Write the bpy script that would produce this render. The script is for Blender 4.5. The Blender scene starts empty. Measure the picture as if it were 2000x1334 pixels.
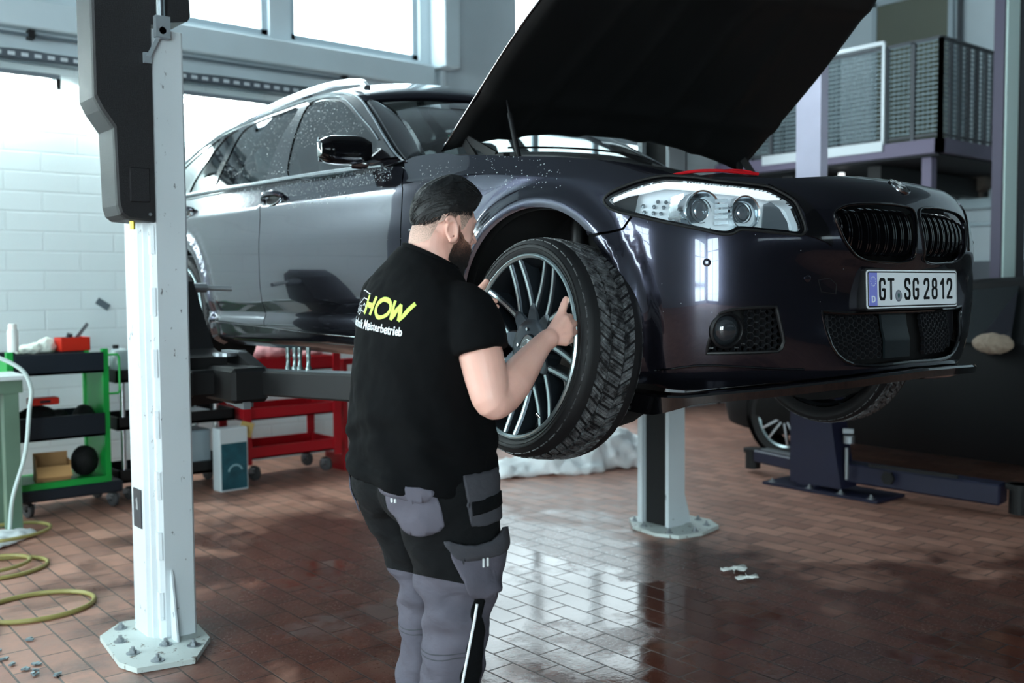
import bpy, math, random
import numpy as np
from mathutils import Vector, Matrix, Euler
from mathutils.geometry import delaunay_2d_cdt
random.seed(7); rng=np.random.RandomState(5)
scene=bpy.context.scene
COL=scene.collection
PI=math.pi
# ---------------------------------------------------------------- camera, light, exposure
cam_d=bpy.data.cameras.new('camera'); cam=bpy.data.objects.new('camera',cam_d); COL.objects.link(cam); scene.camera=cam
TH=math.radians(39.5); PIT=math.radians(3.09); ROL=math.radians(-0.4)
cam_d.sensor_width=36; cam_d.lens=35.0; cam_d.clip_start=.05; cam_d.clip_end=100
cam.matrix_world=Matrix.Translation((0,0,1.40)) @ Matrix.Rotation(-TH,4,'Z') @ Matrix.Rotation(PI/2-PIT,4,'X') @ Matrix.Rotation(ROL,4,'Z')
cam_d.dof.use_dof=True; cam_d.dof.focus_distance=3.05; cam_d.dof.aperture_fstop=2.6
world=bpy.data.worlds.new('world'); scene.world=world; world.use_nodes=True
world.node_tree.nodes['Background'].inputs[0].default_value=(.75,.9,1,1); world.node_tree.nodes['Background'].inputs[1].default_value=1.0
scene.view_settings.view_transform='Standard'; scene.view_settings.look='None'; scene.view_settings.gamma=1; scene.view_settings.use_curve_mapping=False
scene.view_settings.exposure=0.55
WIN_BACK=7.0; WIN_SIDE=12.5; TUBE=115.0; DOOR_BACK=3.0
# ---------------------------------------------------------------- materials
def lin(c):
    return tuple((x/255/12.92 if x/255<=.04045 else ((x/255+.055)/1.055)**2.4) for x in c)
MATS={}
def mat(name,col=(128,128,128),rough=.5,metal=0,coat=0,emit=0,noise=0,nscale=20,bump=0,bscale=60,trans=0,spec=.5,ior=1.45,rvar=0,ecol=None,sheen=0,linear=False):
    if name in MATS: return MATS[name]
    m=bpy.data.materials.new(name); m.use_nodes=True; nt=m.node_tree; b=nt.nodes['Principled BSDF']
    c=col if linear else lin(col)
    b.inputs['Base Color'].default_value=(*c,1); b.inputs['Roughness'].default_value=rough; b.inputs['Metallic'].default_value=metal
    b.inputs['Coat Weight'].default_value=coat; b.inputs['Coat Roughness'].default_value=.03
    b.inputs['Transmission Weight'].default_value=trans; b.inputs['IOR'].default_value=ior; b.inputs['Specular IOR Level'].default_value=spec
    if sheen: b.inputs['Sheen Weight'].default_value=sheen
    if emit:
        b.inputs['Emission Color'].default_value=(*(lin(ecol) if ecol else c),1); b.inputs['Emission Strength'].default_value=emit
    if noise or bump or rvar:
        tc=nt.nodes.new('ShaderNodeTexCoord')
        if noise or rvar:
            n=nt.nodes.new('ShaderNodeTexNoise'); n.inputs['Scale'].default_value=nscale; n.inputs['Detail'].default_value=6
            nt.links.new(tc.outputs['Object'],n.inputs['Vector'])
        if noise:
            r=nt.nodes.new('ShaderNodeMapRange'); r.inputs[1].default_value=.3; r.inputs[2].default_value=.7; r.inputs[3].default_value=1-noise; r.inputs[4].default_value=1+noise*.6
            nt.links.new(n.outputs['Fac'],r.inputs[0])
            mx=nt.nodes.new('ShaderNodeVectorMath'); mx.operation='SCALE'; mx.inputs[0].default_value=c
            nt.links.new(r.outputs[0],mx.inputs['Scale']); nt.links.new(mx.outputs[0],b.inputs['Base Color'])
        if rvar:
            r=nt.nodes.new('ShaderNodeMapRange'); r.inputs[1].default_value=.3; r.inputs[2].default_value=.7; r.inputs[3].default_value=rough-rvar; r.inputs[4].default_value=rough+rvar
            nt.links.new(n.outputs['Fac'],r.inputs[0]); nt.links.new(r.outputs[0],b.inputs['Roughness'])
        if bump:
            n2=nt.nodes.new('ShaderNodeTexNoise'); n2.inputs['Scale'].default_value=bscale; n2.inputs['Detail'].default_value=5
            nt.links.new(tc.outputs['Object'],n2.inputs['Vector'])
            bp=nt.nodes.new('ShaderNodeBump'); bp.inputs['Strength'].default_value=bump; bp.inputs['Distance'].default_value=.01
            nt.links.new(n2.outputs['Fac'],bp.inputs['Height']); nt.links.new(bp.outputs[0],b.inputs['Normal'])
    MATS[name]=m; return m
# ---------------------------------------------------------------- mesh helpers
def tag(o,label=None,cat=None,group=None,kind=None):
    if label: o['label']=label
    if cat: o['category']=cat
    if group: o['group']=group
    if kind: o['kind']=kind
    return o
def empty(name,loc,rz=0,label=None,cat=None,group=None):
    o=bpy.data.objects.new(name,None); COL.objects.link(o); o.location=loc; o.rotation_euler=(0,0,rz); o.empty_display_size=.1
    return tag(o,label,cat,group)
def link(name,me,m=None,parent=None,smooth=False,ang=None):
    o=bpy.data.objects.new(name,me); COL.objects.link(o)
    if m is not None:
        for x in (m if isinstance(m,(list,tuple)) else [m]): me.materials.append(x)
    if parent is not None: o.parent=parent
    if smooth:
        me.polygons.foreach_set('use_smooth',[True]*len(me.polygons))
        if ang: me.set_sharp_from_angle(angle=math.radians(ang))
    return o
def catm(P,n=8,closed=False):
    P=np.asarray(P,float)
    if closed: Q=np.vstack([P[-1],P,P[0],P[1]])
    else: Q=np.vstack([2*P[0]-P[1],P,2*P[-1]-P[-2]])
    out=[]
    for i in range(1,len(Q)-2):
        a,b,c,d=Q[i-1],Q[i],Q[i+1],Q[i+2]
        ta=max(np.linalg.norm(b-a),1e-6)**.5; tb=max(np.linalg.norm(c-b),1e-6)**.5; tc=max(np.linalg.norm(d-c),1e-6)**.5
        m1=((b-a)/ta-(c-a)/(ta+tb)+(c-b)/tb)*tb; m2=((c-b)/tb-(d-b)/(tb+tc)+(d-c)/tc)*tb
        for k in range(n):
            t=k/n; out.append((2*t**3-3*t**2+1)*b+(t**3-2*t**2+t)*m1+(-2*t**3+3*t**2)*c+(t**3-t**2)*m2)
    if not closed: out.append(P[-1])
    return np.array(out)
class MB:
    def __init__(s): s.v=[]; s.f=[]; s.m=[]
    def add(s,V,Fs,mi=0):
        o=len(s.v); s.v+= [tuple(map(float,p)) for p in V]; s.f+=[tuple(o+i for i in f) for f in Fs]; s.m+=[mi]*len(Fs); return s
    def box(s,c,d,rz=0,R=None,mi=0,bev=0):
        x,y,z=[k/2 for k in d]
        if bev:
            b=min(bev,x*.9,y*.9,z*.9); V=[];  # chamfered box
            for sx in (-1,1):
                for sy in (-1,1):
                    for sz in (-1,1): V+=[(sx*(x-b),sy*(y-b),sz*z),(sx*(x-b),sy*y,sz*(z-b)),(sx*x,sy*(y-b),sz*(z-b))]
            import bmesh as _b
            bm=_b.new(); vs=[bm.verts.new(p) for p in V]; _b.ops.convex_hull(bm,input=vs); bm.verts.index_update()
            V=[v.co[:] for v in bm.verts]; Fs=[[v.index for v in f.verts] for f in bm.faces]; bm.free()
        else:
            V=[(-x,-y,-z),(x,-y,-z),(x,y,-z),(-x,y,-z),(-x,-y,z),(x,-y,z),(x,y,z),(-x,y,z)]; Fs=[(0,3,2,1),(4,5,6,7),(0,1,5,4),(1,2,6,5),(2,3,7,6),(3,0,4,7)]
        M=Matrix(R) if R is not None else Matrix.Rotation(rz,3,'Z')
        return s.add([M@Vector(p)+Vector(c) for p in V],Fs,mi)
    def box2(s,a,b,**k): return s.box([(p+q)/2 for p,q in zip(a,b)],[abs(q-p) for p,q in zip(a,b)],**k)
    def bar(s,p,q,w,h,mi=0,bev=0,up=(0,0,1)):
        p,q=Vector(p),Vector(q); d=q-p; L=d.length; x=d.normalized(); u=Vector(up)
        if abs(x.dot(u))>.98: u=Vector((1,0,0))
        y=u.cross(x).normalized(); z=x.cross(y); R=Matrix((x,y,z)).transposed()
        return s.box((p+q)/2,(L,w,h),R=R,mi=mi,bev=bev)
    def frame(s,d):
        d=Vector(d).normalized(); u=Vector((0,0,1)) if abs(d.z)<.9 else Vector((1,0,0)); a=u.cross(d).normalized(); return a,d.cross(a)
    def cyl(s,p,q,r,r2=None,n=20,cap=True,mi=0):
        p,q=Vector(p),Vector(q); r2=r if r2 is None else r2; a,b=s.frame(q-p)
        V=[p+(a*math.cos(t)+b*math.sin(t))*r for t in [2*PI*i/n for i in range(n)]]+[q+(a*math.cos(t)+b*math.sin(t))*r2 for t in [2*PI*i/n for i in range(n)]]
        Fs=[(i,(i+1)%n,n+(i+1)%n,n+i) for i in range(n)]
        if cap: Fs+=[tuple(range(n))[::-1],tuple(range(n,2*n))]
        return s.add(V,Fs,mi)
    def tube(s,P,r,n=10,closed=False,mi=0,cap=True):
        P=[Vector(map(float,p)) for p in P]; N=len(P); V=[]; rr=r if hasattr(r,'__len__') else [r]*N
        prev=None
        for i in range(N):
            if closed: t=P[(i+1)%N]-P[i-1]
            else: t=P[min(i+1,N-1)]-P[max(i-1,0)]
            t=t.normalized() if t.length>0 else Vector((0,0,1))
            if prev is None: a,b=s.frame(t)
            else:
                a=prev-t*prev.dot(t); a=a.normalized() if a.length>1e-6 else s.frame(t)[0]; b=t.cross(a)
            prev=a
            V+=[P[i]+(a*math.cos(2*PI*k/n)+b*math.sin(2*PI*k/n))*rr[i] for k in range(n)]
        Fs=[]
        for i in range(N if closed else N-1):
            j=(i+1)%N
            Fs+=[(i*n+k,i*n+(k+1)%n,j*n+(k+1)%n,j*n+k) for k in range(n)]
        if not closed and cap: Fs+=[tuple(range(n))[::-1],tuple(range((N-1)*n,N*n))]
        return s.add(V,Fs,mi)
    def lathe(s,prof,o=(0,0,0),ax=(0,0,1),n=32,mi=0,close=False,a0=0,a1=2*PI):
        o=Vector(o); ax=Vector(ax).normalized(); a,b=s.frame(ax); V=[]; full=abs(a1-a0-2*PI)<1e-6; M=n if full else n+1
        for r,h in prof:
            V+=[o+ax*h+(a*math.cos(a0+(a1-a0)*k/n)+b*math.sin(a0+(a1-a0)*k/n))*r for k in range(M)]
        Fs=[]; L=len(prof)
        for i in range(L if close else L-1):
            j=(i+1)%L
            for k in range(n):
                k2=(k+1)%M
                Fs.append((i*M+k,i*M+k2,j*M+k2,j*M+k))
        return s.add(V,Fs,mi)
    def grid(s,G,mi=0,closed=False,cap=False):
        G=np.asarray(G); a,b=G.shape[:2]; Fs=[]
        for i in range(a-1):
            for j in range(b if closed else b-1):
                k=(j+1)%b; Fs.append((i*b+j,(i+1)*b+j,(i+1)*b+k,i*b+k))
        if cap: Fs+=[tuple(range(b)),tuple(range((a-1)*b,a*b))[::-1]]
        return s.add(G.reshape(-1,3),Fs,mi)
    def prism(s,P2,f,h,mi=0):
        """P2 list of 2d pts; f(a,b,t) -> 3d, t in (0,h)"""
        n=len(P2); V=[f(a,b,0) for a,b in P2]+[f(a,b,h) for a,b in P2]
        tri=poly_tris(P2)
        Fs=[t for t in tri]+[tuple(n+i for i in t[::-1]) for t in tri]+[(i,n+i,n+(i+1)%n,(i+1)%n)[::-1] for i in range(n)]
        return s.add(V,Fs,mi)
    def build(s,name,m=None,parent=None,smooth=False,ang=35,fix=True):
        me=bpy.data.meshes.new(name); me.from_pydata(s.v,[],s.f); me.update()
        if fix:
            import bmesh as _b
            bm=_b.new(); bm.from_mesh(me); _b.ops.recalc_face_normals(bm,faces=bm.faces); bm.to_mesh(me); bm.free()
        if any(s.m): me.polygons.foreach_set('material_index',s.m)
        return link(name,me,m,parent,smooth,ang)
def poly_tris(P2):
    from mathutils.geometry import tessellate_polygon
    return [tuple(t) for t in tessellate_polygon([[Vector((a,b,0)) for a,b in P2]])]
def inpoly(x,y,P):
    x=np.asarray(x); y=np.asarray(y); c=np.zeros(x.shape,bool); n=len(P)
    for i in range(n):
        x1,y1=P[i]; x2,y2=P[(i+1)%n]
        if y1==y2: continue
        k=((y1>y)!=(y2>y))&(x<(x2-x1)*(y-y1)/(y2-y1)+x1); c^=k
    return c
def resample(P,h,closed=True):
    P=[np.array(p,float) for p in P]; out=[]
    n=len(P)
    for i in range(n if closed else n-1):
        a,b=P[i],P[(i+1)%n]; L=np.linalg.norm(b-a)
        if L<1e-6: continue
        k=max(1,int(math.ceil(L/h))); out+=[a+(b-a)*j/k for j in range(k)]
    if not closed: out.append(P[-1])
    return out
def cdt_mesh(outer,holes,h,fmap,name,m,parent,thick=.012,smooth=True,ang=40,hy=None,cn=True,flip=False):
    """trimmed panel: 2d outline + holes + inner grid, mapped to 3d by fmap(array Nx2)"""
    loops=[resample(outer,h)]+[resample(k,h*.8) for k in holes]
    pts=[]; edges=[]
    for L in loops:
        o=len(pts); pts+=[tuple(p) for p in L]; edges+=[(o+i,o+(i+1)%len(L)) for i in range(len(L))]
    xs=[p[0] for p in loops[0]]; ys=[p[1] for p in loops[0]]; hy=hy or h
    gx,gy=np.meshgrid(np.arange(min(xs)+h/2,max(xs),h),np.arange(min(ys)+hy/2,max(ys),hy)); gx=gx.ravel(); gy=gy.ravel()
    ok=inpoly(gx,gy,loops[0])
    for L in loops[1:]: ok&=~inpoly(gx,gy,L)
    allb=np.array(pts)
    g=np.stack([gx[ok],gy[ok]],1)
    if len(g):
        keep=np.array([((allb-q)**2).sum(1).min()>(min(h,hy)*.45)**2 for q in g]); g=g[keep]
    pts+= [tuple(q) for q in g]
    r=delaunay_2d_cdt([Vector(p) for p in pts],edges,[],0,1e-6)
    V=np.array([v[:] for v in r[0]]); Fs=[tuple(f) for f in r[2]]
    cen=np.array([V[list(f)].mean(0) for f in Fs]); ok=inpoly(cen[:,0],cen[:,1],loops[0])
    for L in loops[1:]: ok&=~inpoly(cen[:,0],cen[:,1],L)
    Fs=[f for f,k in zip(Fs,ok) if k]
    used=sorted({i for f in Fs for i in f}); mp={a:b for b,a in enumerate(used)}
    U=V[used]; V3=fmap(U); Fs=[tuple(mp[i] for i in f) for f in Fs]
    if flip: Fs=[f[::-1] for f in Fs]
    e=2e-4; d1=fmap(U+[e,0])-fmap(U-[e,0]); d2=fmap(U+[0,e])-fmap(U-[0,e]); N=np.cross(d1,d2); N/=np.linalg.norm(N,axis=1)[:,None]+1e-15
    gn=np.zeros_like(V3); FA=np.array(Fs); fn=np.cross(V3[FA[:,1]]-V3[FA[:,0]],V3[FA[:,2]]-V3[FA[:,0]])
    for k in range(3): np.add.at(gn,FA[:,k],fn)
    N*=np.sign((N*gn).sum(1))[:,None]+(np.abs((N*gn).sum(1))[:,None]==0)
    if not thick:
        me=bpy.data.meshes.new(name); me.from_pydata([tuple(map(float,p)) for p in V3],[],Fs); me.update()
        o=link(name,me,m,parent,smooth)
        if cn and smooth: me.normals_split_custom_set_from_vertices([tuple(map(float,q)) for q in N])
        return o
    # closed plate: front, back and rim, front outward
    c=V3.mean(0); n=len(V3); out=np.sign(1 if (fn.sum(0)@np.array([0,0,0])+1)>0 else 1)
    flipall=False
    if parent is not None or True:
        core=np.array([0,2.2,.5]); 
        if ((V3-core)*N).sum()<0: N=-N; Fs=[f[::-1] for f in Fs]
    B=V3-N*thick
    cnt={}
    for f in Fs:
        for k in range(len(f)): a,b=f[k],f[(k+1)%len(f)]; cnt[(a,b)]=1
    rim=[(a,b) for (a,b) in cnt if (b,a) not in cnt]
    VV=[tuple(p) for p in V3]+[tuple(p) for p in B]; NN=[tuple(q) for q in N]+[tuple(-q) for q in N]; FF=list(Fs)+[tuple(n+i for i in f[::-1]) for f in Fs]
    for a,b in rim:
        t=V3[b]-V3[a]; rn=np.cross(t,N[a]); rn/=np.linalg.norm(rn)+1e-12; k=len(VV)
        VV+=[tuple(V3[a]),tuple(V3[b]),tuple(B[b]),tuple(B[a])]; NN+=[tuple(rn)]*4; FF.append((k+3,k+2,k+1,k))
    me=bpy.data.meshes.new(name); me.from_pydata([tuple(map(float,p)) for p in VV],[],FF); me.update()
    o=link(name,me,m,parent,smooth)
    if smooth: me.normals_split_custom_set_from_vertices([tuple(map(float,q)) for q in NN])
    return o
def sweep(name,P,prof,m,parent,up=(0,0,1),smooth=True,closed=False):
    """sweep a 2d profile (side,up) along P"""
    P=[Vector(map(float,p)) for p in P]; N=len(P); G=[]
    for i in range(N):
        t=(P[(i+1)%N]-P[i-1]) if closed else P[min(i+1,N-1)]-P[max(i-1,0)]
        t.normalize(); u=Vector(up); sd=t.cross(u).normalized(); u2=sd.cross(t)
        G.append([P[i]+sd*a+u2*b for a,b in prof])
    if closed: G.append(G[0])
    b=MB(); b.grid([[p[:] for p in r] for r in G],closed=True,cap=not closed); return b.build(name,m,parent,smooth)
_FONT=None
def text_mesh(txt,size,name='lettering',shear=0,bold=0,depth=.001,sx=1,spacing=1):
    cu=bpy.data.curves.new(name,'FONT'); cu.body=txt; cu.size=size; cu.align_x='CENTER'; cu.align_y='CENTER'; cu.extrude=depth; cu.offset=bold; cu.shear=shear; cu.space_character=spacing
    cu.resolution_u=5
    o=bpy.data.objects.new(name,cu); COL.objects.link(o); bpy.context.view_layer.update()
    me=bpy.data.meshes.new_from_object(o.evaluated_get(bpy.context.evaluated_depsgraph_get())); me.materials.clear()
    bpy.data.objects.remove(o); bpy.data.curves.remove(cu)
    if sx!=1:
        for v in me.vertices: v.co.x*=sx
    return me
# ================================================================ SETTING
M_white_brick=mat('painted_brick',(222,230,230),.55)
def brick_paint(m,sw=.24,sh=.115,amt=.35,base=(215,226,228)):
    nt=m.node_tree; b=nt.nodes['Principled BSDF']; tc=nt.nodes.new('ShaderNodeTexCoord'); sp=nt.nodes.new('ShaderNodeSeparateXYZ'); cb=nt.nodes.new('ShaderNodeCombineXYZ')
    nt.links.new(tc.outputs['Object'],sp.inputs[0]); ad=nt.nodes.new('ShaderNodeMath'); nt.links.new(sp.outputs[0],ad.inputs[0]); nt.links.new(sp.outputs[1],ad.inputs[1]); nt.links.new(ad.outputs[0],cb.inputs[0]); nt.links.new(sp.outputs[2],cb.inputs[1])
    br=nt.nodes.new('ShaderNodeTexBrick'); nt.links.new(cb.outputs[0],br.inputs['Vector']); br.inputs['Scale'].default_value=1; br.inputs['Mortar Size'].default_value=.008; br.inputs['Mortar Smooth'].default_value=.4
    br.inputs['Brick Width'].default_value=sw; br.inputs['Row Height'].default_value=sh; br.inputs['Bias'].default_value=0
    bp=nt.nodes.new('ShaderNodeBump'); bp.inputs['Strength'].default_value=amt; bp.inputs['Distance'].default_value=.012; bp.invert=True
    nt.links.new(br.outputs['Fac'],bp.inputs['Height']); nt.links.new(bp.outputs[0],b.inputs['Normal'])
    c=lin(base); br.inputs['Color1'].default_value=(*c,1); br.inputs['Color2'].default_value=(*[k*.97 for k in c],1); br.inputs['Mortar'].default_value=(*[k*.9 for k in c],1)
    nt.links.new(br.outputs['Color'],b.inputs['Base Color'])
brick_paint(M_white_brick,.49,.14,.45)
M_plaster=mat('plaster_blue_grey',(196,208,214),.7,noise=.06,nscale=2)
M_beam=mat('concrete_beam_paint',(190,204,210),.6,noise=.04,nscale=3)
M_frame=mat('window_frame_grey',(170,184,192),.45)
M_ceil=mat('ceiling_panels',(100,108,114),.8)
M_dark=mat('near_black',(8,8,10),.6)
M_pane=mat('daylight_pane',(225,245,250),.3,emit=WIN_BACK)
M_pane2=mat('daylight_pane_side',(225,245,250),.3,emit=WIN_SIDE)
def floor_material():
    m=bpy.data.materials.new('wet_brick_pavers'); m.use_nodes=True; nt=m.node_tree; N=nt.nodes; Lk=nt.links; b=N['Principled BSDF']
    def nd(t,**k):
        n=N.new(t)
        for a,c in k.items(): setattr(n,a,c)
        return n
    tc=nd('ShaderNodeTexCoord'); sp=nd('ShaderNodeSeparateXYZ'); Lk.new(tc.outputs['Object'],sp.inputs[0])
    cb=nd('ShaderNodeCombineXYZ'); Lk.new(sp.outputs[1],cb.inputs[0]); Lk.new(sp.outputs[0],cb.inputs[1])
    br=nd('ShaderNodeTexBrick'); Lk.new(cb.outputs[0],br.inputs['Vector'])
    br.inputs['Scale'].default_value=1; br.inputs['Brick Width'].default_value=.245; br.inputs['Row Height'].default_value=.122; br.inputs['Mortar Size'].default_value=.0042; br.inputs['Mortar Smooth'].default_value=.25
    br.inputs['Color1'].default_value=(*lin((188,136,116)),1); br.inputs['Color2'].default_value=(*lin((156,108,92)),1); br.inputs['Mortar'].default_value=(*lin((84,68,60)),1)
    def noise(sc,det=6,rough=.55,vec=None,dist=0):
        n=nd('ShaderNodeTexNoise'); n.inputs['Scale'].default_value=sc; n.inputs['Detail'].default_value=det; n.inputs['Roughness'].default_value=rough; n.inputs['Distortion'].default_value=dist
        Lk.new(vec or tc.outputs['Object'],n.inputs['Vector']); return n.outputs['Fac']
    def mr(x,a,c,d=0,e=1):
        n=nd('ShaderNodeMapRange'); n.inputs[1].default_value=a; n.inputs[2].default_value=c; n.inputs[3].default_value=d; n.inputs[4].default_value=e; Lk.new(x,n.inputs[0]); return n.outputs[0]
    def math_(op,a,c):
        n=nd('ShaderNodeMath',operation=op)
        for i,x in enumerate((a,c)):
            if isinstance(x,(int,float)): n.inputs[i].default_value=x
            else: Lk.new(x,n.inputs[i])
        return n.outputs[0]
    # wetness: puddled water around and under the raised car (distance from a point on the floor), broken up by noise
    def dist(cx,cy,rx,ry):
        a=math_('DIVIDE',math_('SUBTRACT',sp.outputs[0],cx),rx); c=math_('DIVIDE',math_('SUBTRACT',sp.outputs[1],cy),ry)
        return math_('SQRT',math_('ADD',math_('MULTIPLY',a,a),math_('MULTIPLY',c,c)),0)
    d1=mr(dist(2.7,2.9,1.9,3.3),.3,1.3,1,0); d2=mr(dist(3.9,1.0,2.6,1.9),.35,1.3,1,0)
    reg=math_('MAXIMUM',d1,d2)
    patch=noise(2.6,7,.62,dist=.4)
    wet=mr(math_('ADD',math_('MULTIPLY',reg,.68),patch),.72,.92)
    pud=mr(math_('ADD',math_('MULTIPLY',reg,.58),noise(1.7,5,.6)),.99,1.07)
    dirt=noise(9,8,.65); fine=noise(60,6,.6)
    mul=mr(dirt,.3,.72,.72,1.12)
    c1=nd('ShaderNodeVectorMath',operation='SCALE'); Lk.new(br.outputs['Color'],c1.inputs[0]); Lk.new(mul,c1.inputs['Scale'])
    mx=nd('ShaderNodeMix',data_type='RGBA',blend_type='MULTIPLY'); Lk.new(wet,mx.inputs[0]); Lk.new(c1.outputs[0],mx.inputs[6]); mx.inputs[7].default_value=(.29,.20,.18,1)
    # pale dust film on dry tiles
    mx2=nd('ShaderNodeMix',data_type='RGBA'); Lk.new(mr(noise(4,6,.6),.5,.75,0,.28),mx2.inputs[0]); Lk.new(mx.outputs[2],mx2.inputs[6]); mx2.inputs[7].default_value=(*lin((150,120,104)),1)
    Lk.new(mx2.outputs[2],b.inputs['Base Color'])
    rd=mr(dirt,.3,.7,.42,.62); rw=math_('ADD',mr(fine,.3,.7,.13,.30),mr(br.outputs['Color'],.02,.2,-.04,.10))
    rm=nd('ShaderNodeMix'); Lk.new(wet,rm.inputs[0]); Lk.new(rd,rm.inputs[2]); Lk.new(rw,rm.inputs[3])
    rm2=nd('ShaderNodeMix'); Lk.new(pud,rm2.inputs[0]); Lk.new(rm.outputs[0],rm2.inputs[2]); rm2.inputs[3].default_value=.08
    rj=nd('ShaderNodeMix'); Lk.new(br.outputs['Fac'],rj.inputs[0]); Lk.new(rm2.outputs[0],rj.inputs[2]); rj.inputs[3].default_value=.5
    Lk.new(rj.outputs[0],b.inputs['Roughness']); b.inputs['Specular IOR Level'].default_value=.65
    # bump: joints + tile surface, flooded flat by the puddles
    hgt=math_('ADD',math_('MULTIPLY',math_('SUBTRACT',1.0,br.outputs['Fac']),.8),math_('MULTIPLY',fine,.16))
    hgt=math_('ADD',hgt,math_('MULTIPLY',noise(14,3,.5),.25))
    bp=nd('ShaderNodeBump'); bp.inputs['Distance'].default_value=.005
    Lk.new(mr(pud,0,1,1.0,.3),bp.inputs['Strength']); Lk.new(hgt,bp.inputs['Height']); Lk.new(bp.outputs[0],b.inputs['Normal'])
    return m
X0,X1,Y0,Y1,ZC=-4.5,12.0,-6.0,7.6,5.6
f=MB(); f.box2((X0-.2,Y0-.2,-.2),(X1+.2,Y1+.2,0)); tag(f.build('floor',floor_material()),kind='structure')
f=MB(); f.box2((X0-.2,Y0-.2,ZC),(X1+.2,Y1+.4,ZC+.2)); tag(f.build('ceiling',M_ceil),kind='structure')
# back wall: painted masonry below, recessed band of windows above
ZW0,ZW1=3.47,4.95
wins=[(2.35,3.74),(3.93,5.22),(6.34,7.6)]
b=MB(); b.box2((X0-.2,Y1,-.1),(5.75,Y1+.3,3.08)); b.box2((8.35,Y1,-.1),(X1+.2,Y1+.3,3.08))
tag(b.build('wall_back',M_white_brick),kind='structure')
# glazed sectional door in the back wall, behind the raised car
M_pane3=mat('daylight_door_glass',(222,240,246),.3,emit=DOOR_BACK)
fr=MB(); fr.box2((5.75,Y1+.05,0),(8.35,Y1+.12,.55))
for z in (1.15,1.75,2.35,2.95): fr.box2((5.75,Y1+.05,z),(8.35,Y1+.12,z+.07))
for x in (5.75,6.60,7.45,8.28): fr.box2((x,Y1+.05,.5),(x+.07,Y1+.12,3.08))
w=fr.build('door_2',M_frame); tag(w,kind='structure')
pn=MB(); pn.box2((5.76,Y1+.08,.5),(8.34,Y1+.10,3.07)); pn.build('pane',M_pane3,w)
b=MB(); b.box2((X0-.2,Y1+.02,3.08),(X1+.2,Y1+.3,ZW0)); b.box2((X0-.2,Y1+.02,ZW1),(X1+.2,Y1+.3,ZC))
xs=[X0-.2]+[v for w in wins for v in w]+[X1+.2]
for i in range(0,len(xs),2): b.box2((xs[i],Y1+.02,ZW0),(xs[i+1],Y1+.3,ZW1))
tag(b.build('wall_back_upper',M_plaster),kind='structure')
for i,(a,c) in enumerate(wins):
    fr=MB(); t=.055
    for p,q in (((a,ZW0),(c,ZW0+t)),((a,ZW1-t),(c,ZW1)),((a,ZW0),(a+t,ZW1)),((c-t,ZW0),(c,ZW1))): fr.box2((p[0],Y1+.06,p[1]),(q[0],Y1+.13,q[1]))
    w=fr.build('window_%d'%(i+1),M_frame); tag(w,kind='structure')
    pn=MB(); pn.box2((a+t,Y1+.09,ZW0+t),(c-t,Y1+.10,ZW1-t)); pn.build('pane',M_pane,w)
# trims on the back wall
b=MB(); b.box2((X0,Y1-.10,3.22),(5.30,Y1+.02,3.42),bev=.01); tag(b.build('trim_1',M_beam),kind='structure')
b=MB(); b.box2((5.33,Y1-.22,3.40),(5.50,Y1+.02,ZC),bev=.01); tag(b.build('trim_2',M_beam),kind='structure')
b=MB(); b.box2((5.40,Y1-.06,0),(5.46,Y1+.02,3.40),bev=.01); tag(b.build('trim_3',M_plaster),kind='structure')
# left wall with unseen windows, the rear two enlarged to add light, front wall with glazed roller doors, right wall
def wall_with_panes(name,axis,pos,lo,hi,panes,th=.25,n0=20,bars=3,pm=None,wm=None):
    b=MB()
    def bx(a0,a1,z0,z1,mb=b,d0=0,d1=None):
        d1=th if d1 is None else d1
        s=-1 if pos<0 else 1
        if axis=='x': mb.box2((pos+s*d0,a0,z0),(pos+s*d1,a1,z1))
        else: mb.box2((a0,pos+s*d0,z0),(a1,pos+s*d1,z1))
    cur=lo
    for a0,a1,z0,z1 in panes:
        bx(cur,a0,0,ZC); bx(a0,a1,0,z0) if z0>0 else None; bx(a0,a1,z1,ZC); cur=a1
    bx(cur,hi,0,ZC)
    tag(b.build(name,wm or M_plaster),kind='structure')
    for i,(a0,a1,z0,z1) in enumerate(panes):
        fr=MB(); t=.06
        nb=bars
        for k in range(nb+1):
            z=z0+(z1-z0-t)*k/nb; bx(a0,a1,z,z+t,fr,.05,.12)
        bx(a0,a0+t,z0,z1,fr,.05,.12); bx(a1-t,a1,z0,z1,fr,.05,.12); bx((a0+a1-t)/2,(a0+a1+t)/2,z0,z1,fr,.05,.12)
        w=fr.build('window_%d'%(n0+i),M_frame); tag(w,kind='structure'); pn=MB(); bx(a0+.02,a1-.02,z0+.02,z1-.02,pn,.08,.10); pn.build('pane',pm or M_pane2,w)
wall_with_panes('wall_left','x',X0,Y0,Y1,[(-5.7,-3.5,.3,3.6),(2.4,4.6,1.7,4.3),(5.0,7.2,1.2,4.3)],n0=20)
wall_with_panes('wall_front','y',Y0,X0,X1,[(-4.3,-2.3,.3,3.9),(1.6,4.4,2.9,3.25),(5.6,9.4,2.9,3.25)],n0=30,bars=4,wm=mat('front_wall_grey',(44,47,52),.8))
b=MB(); b.box2((X1,Y0,0),(X1+.2,Y1,ZC)); tag(b.build('wall_right',M_plaster),kind='structure')
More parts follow.
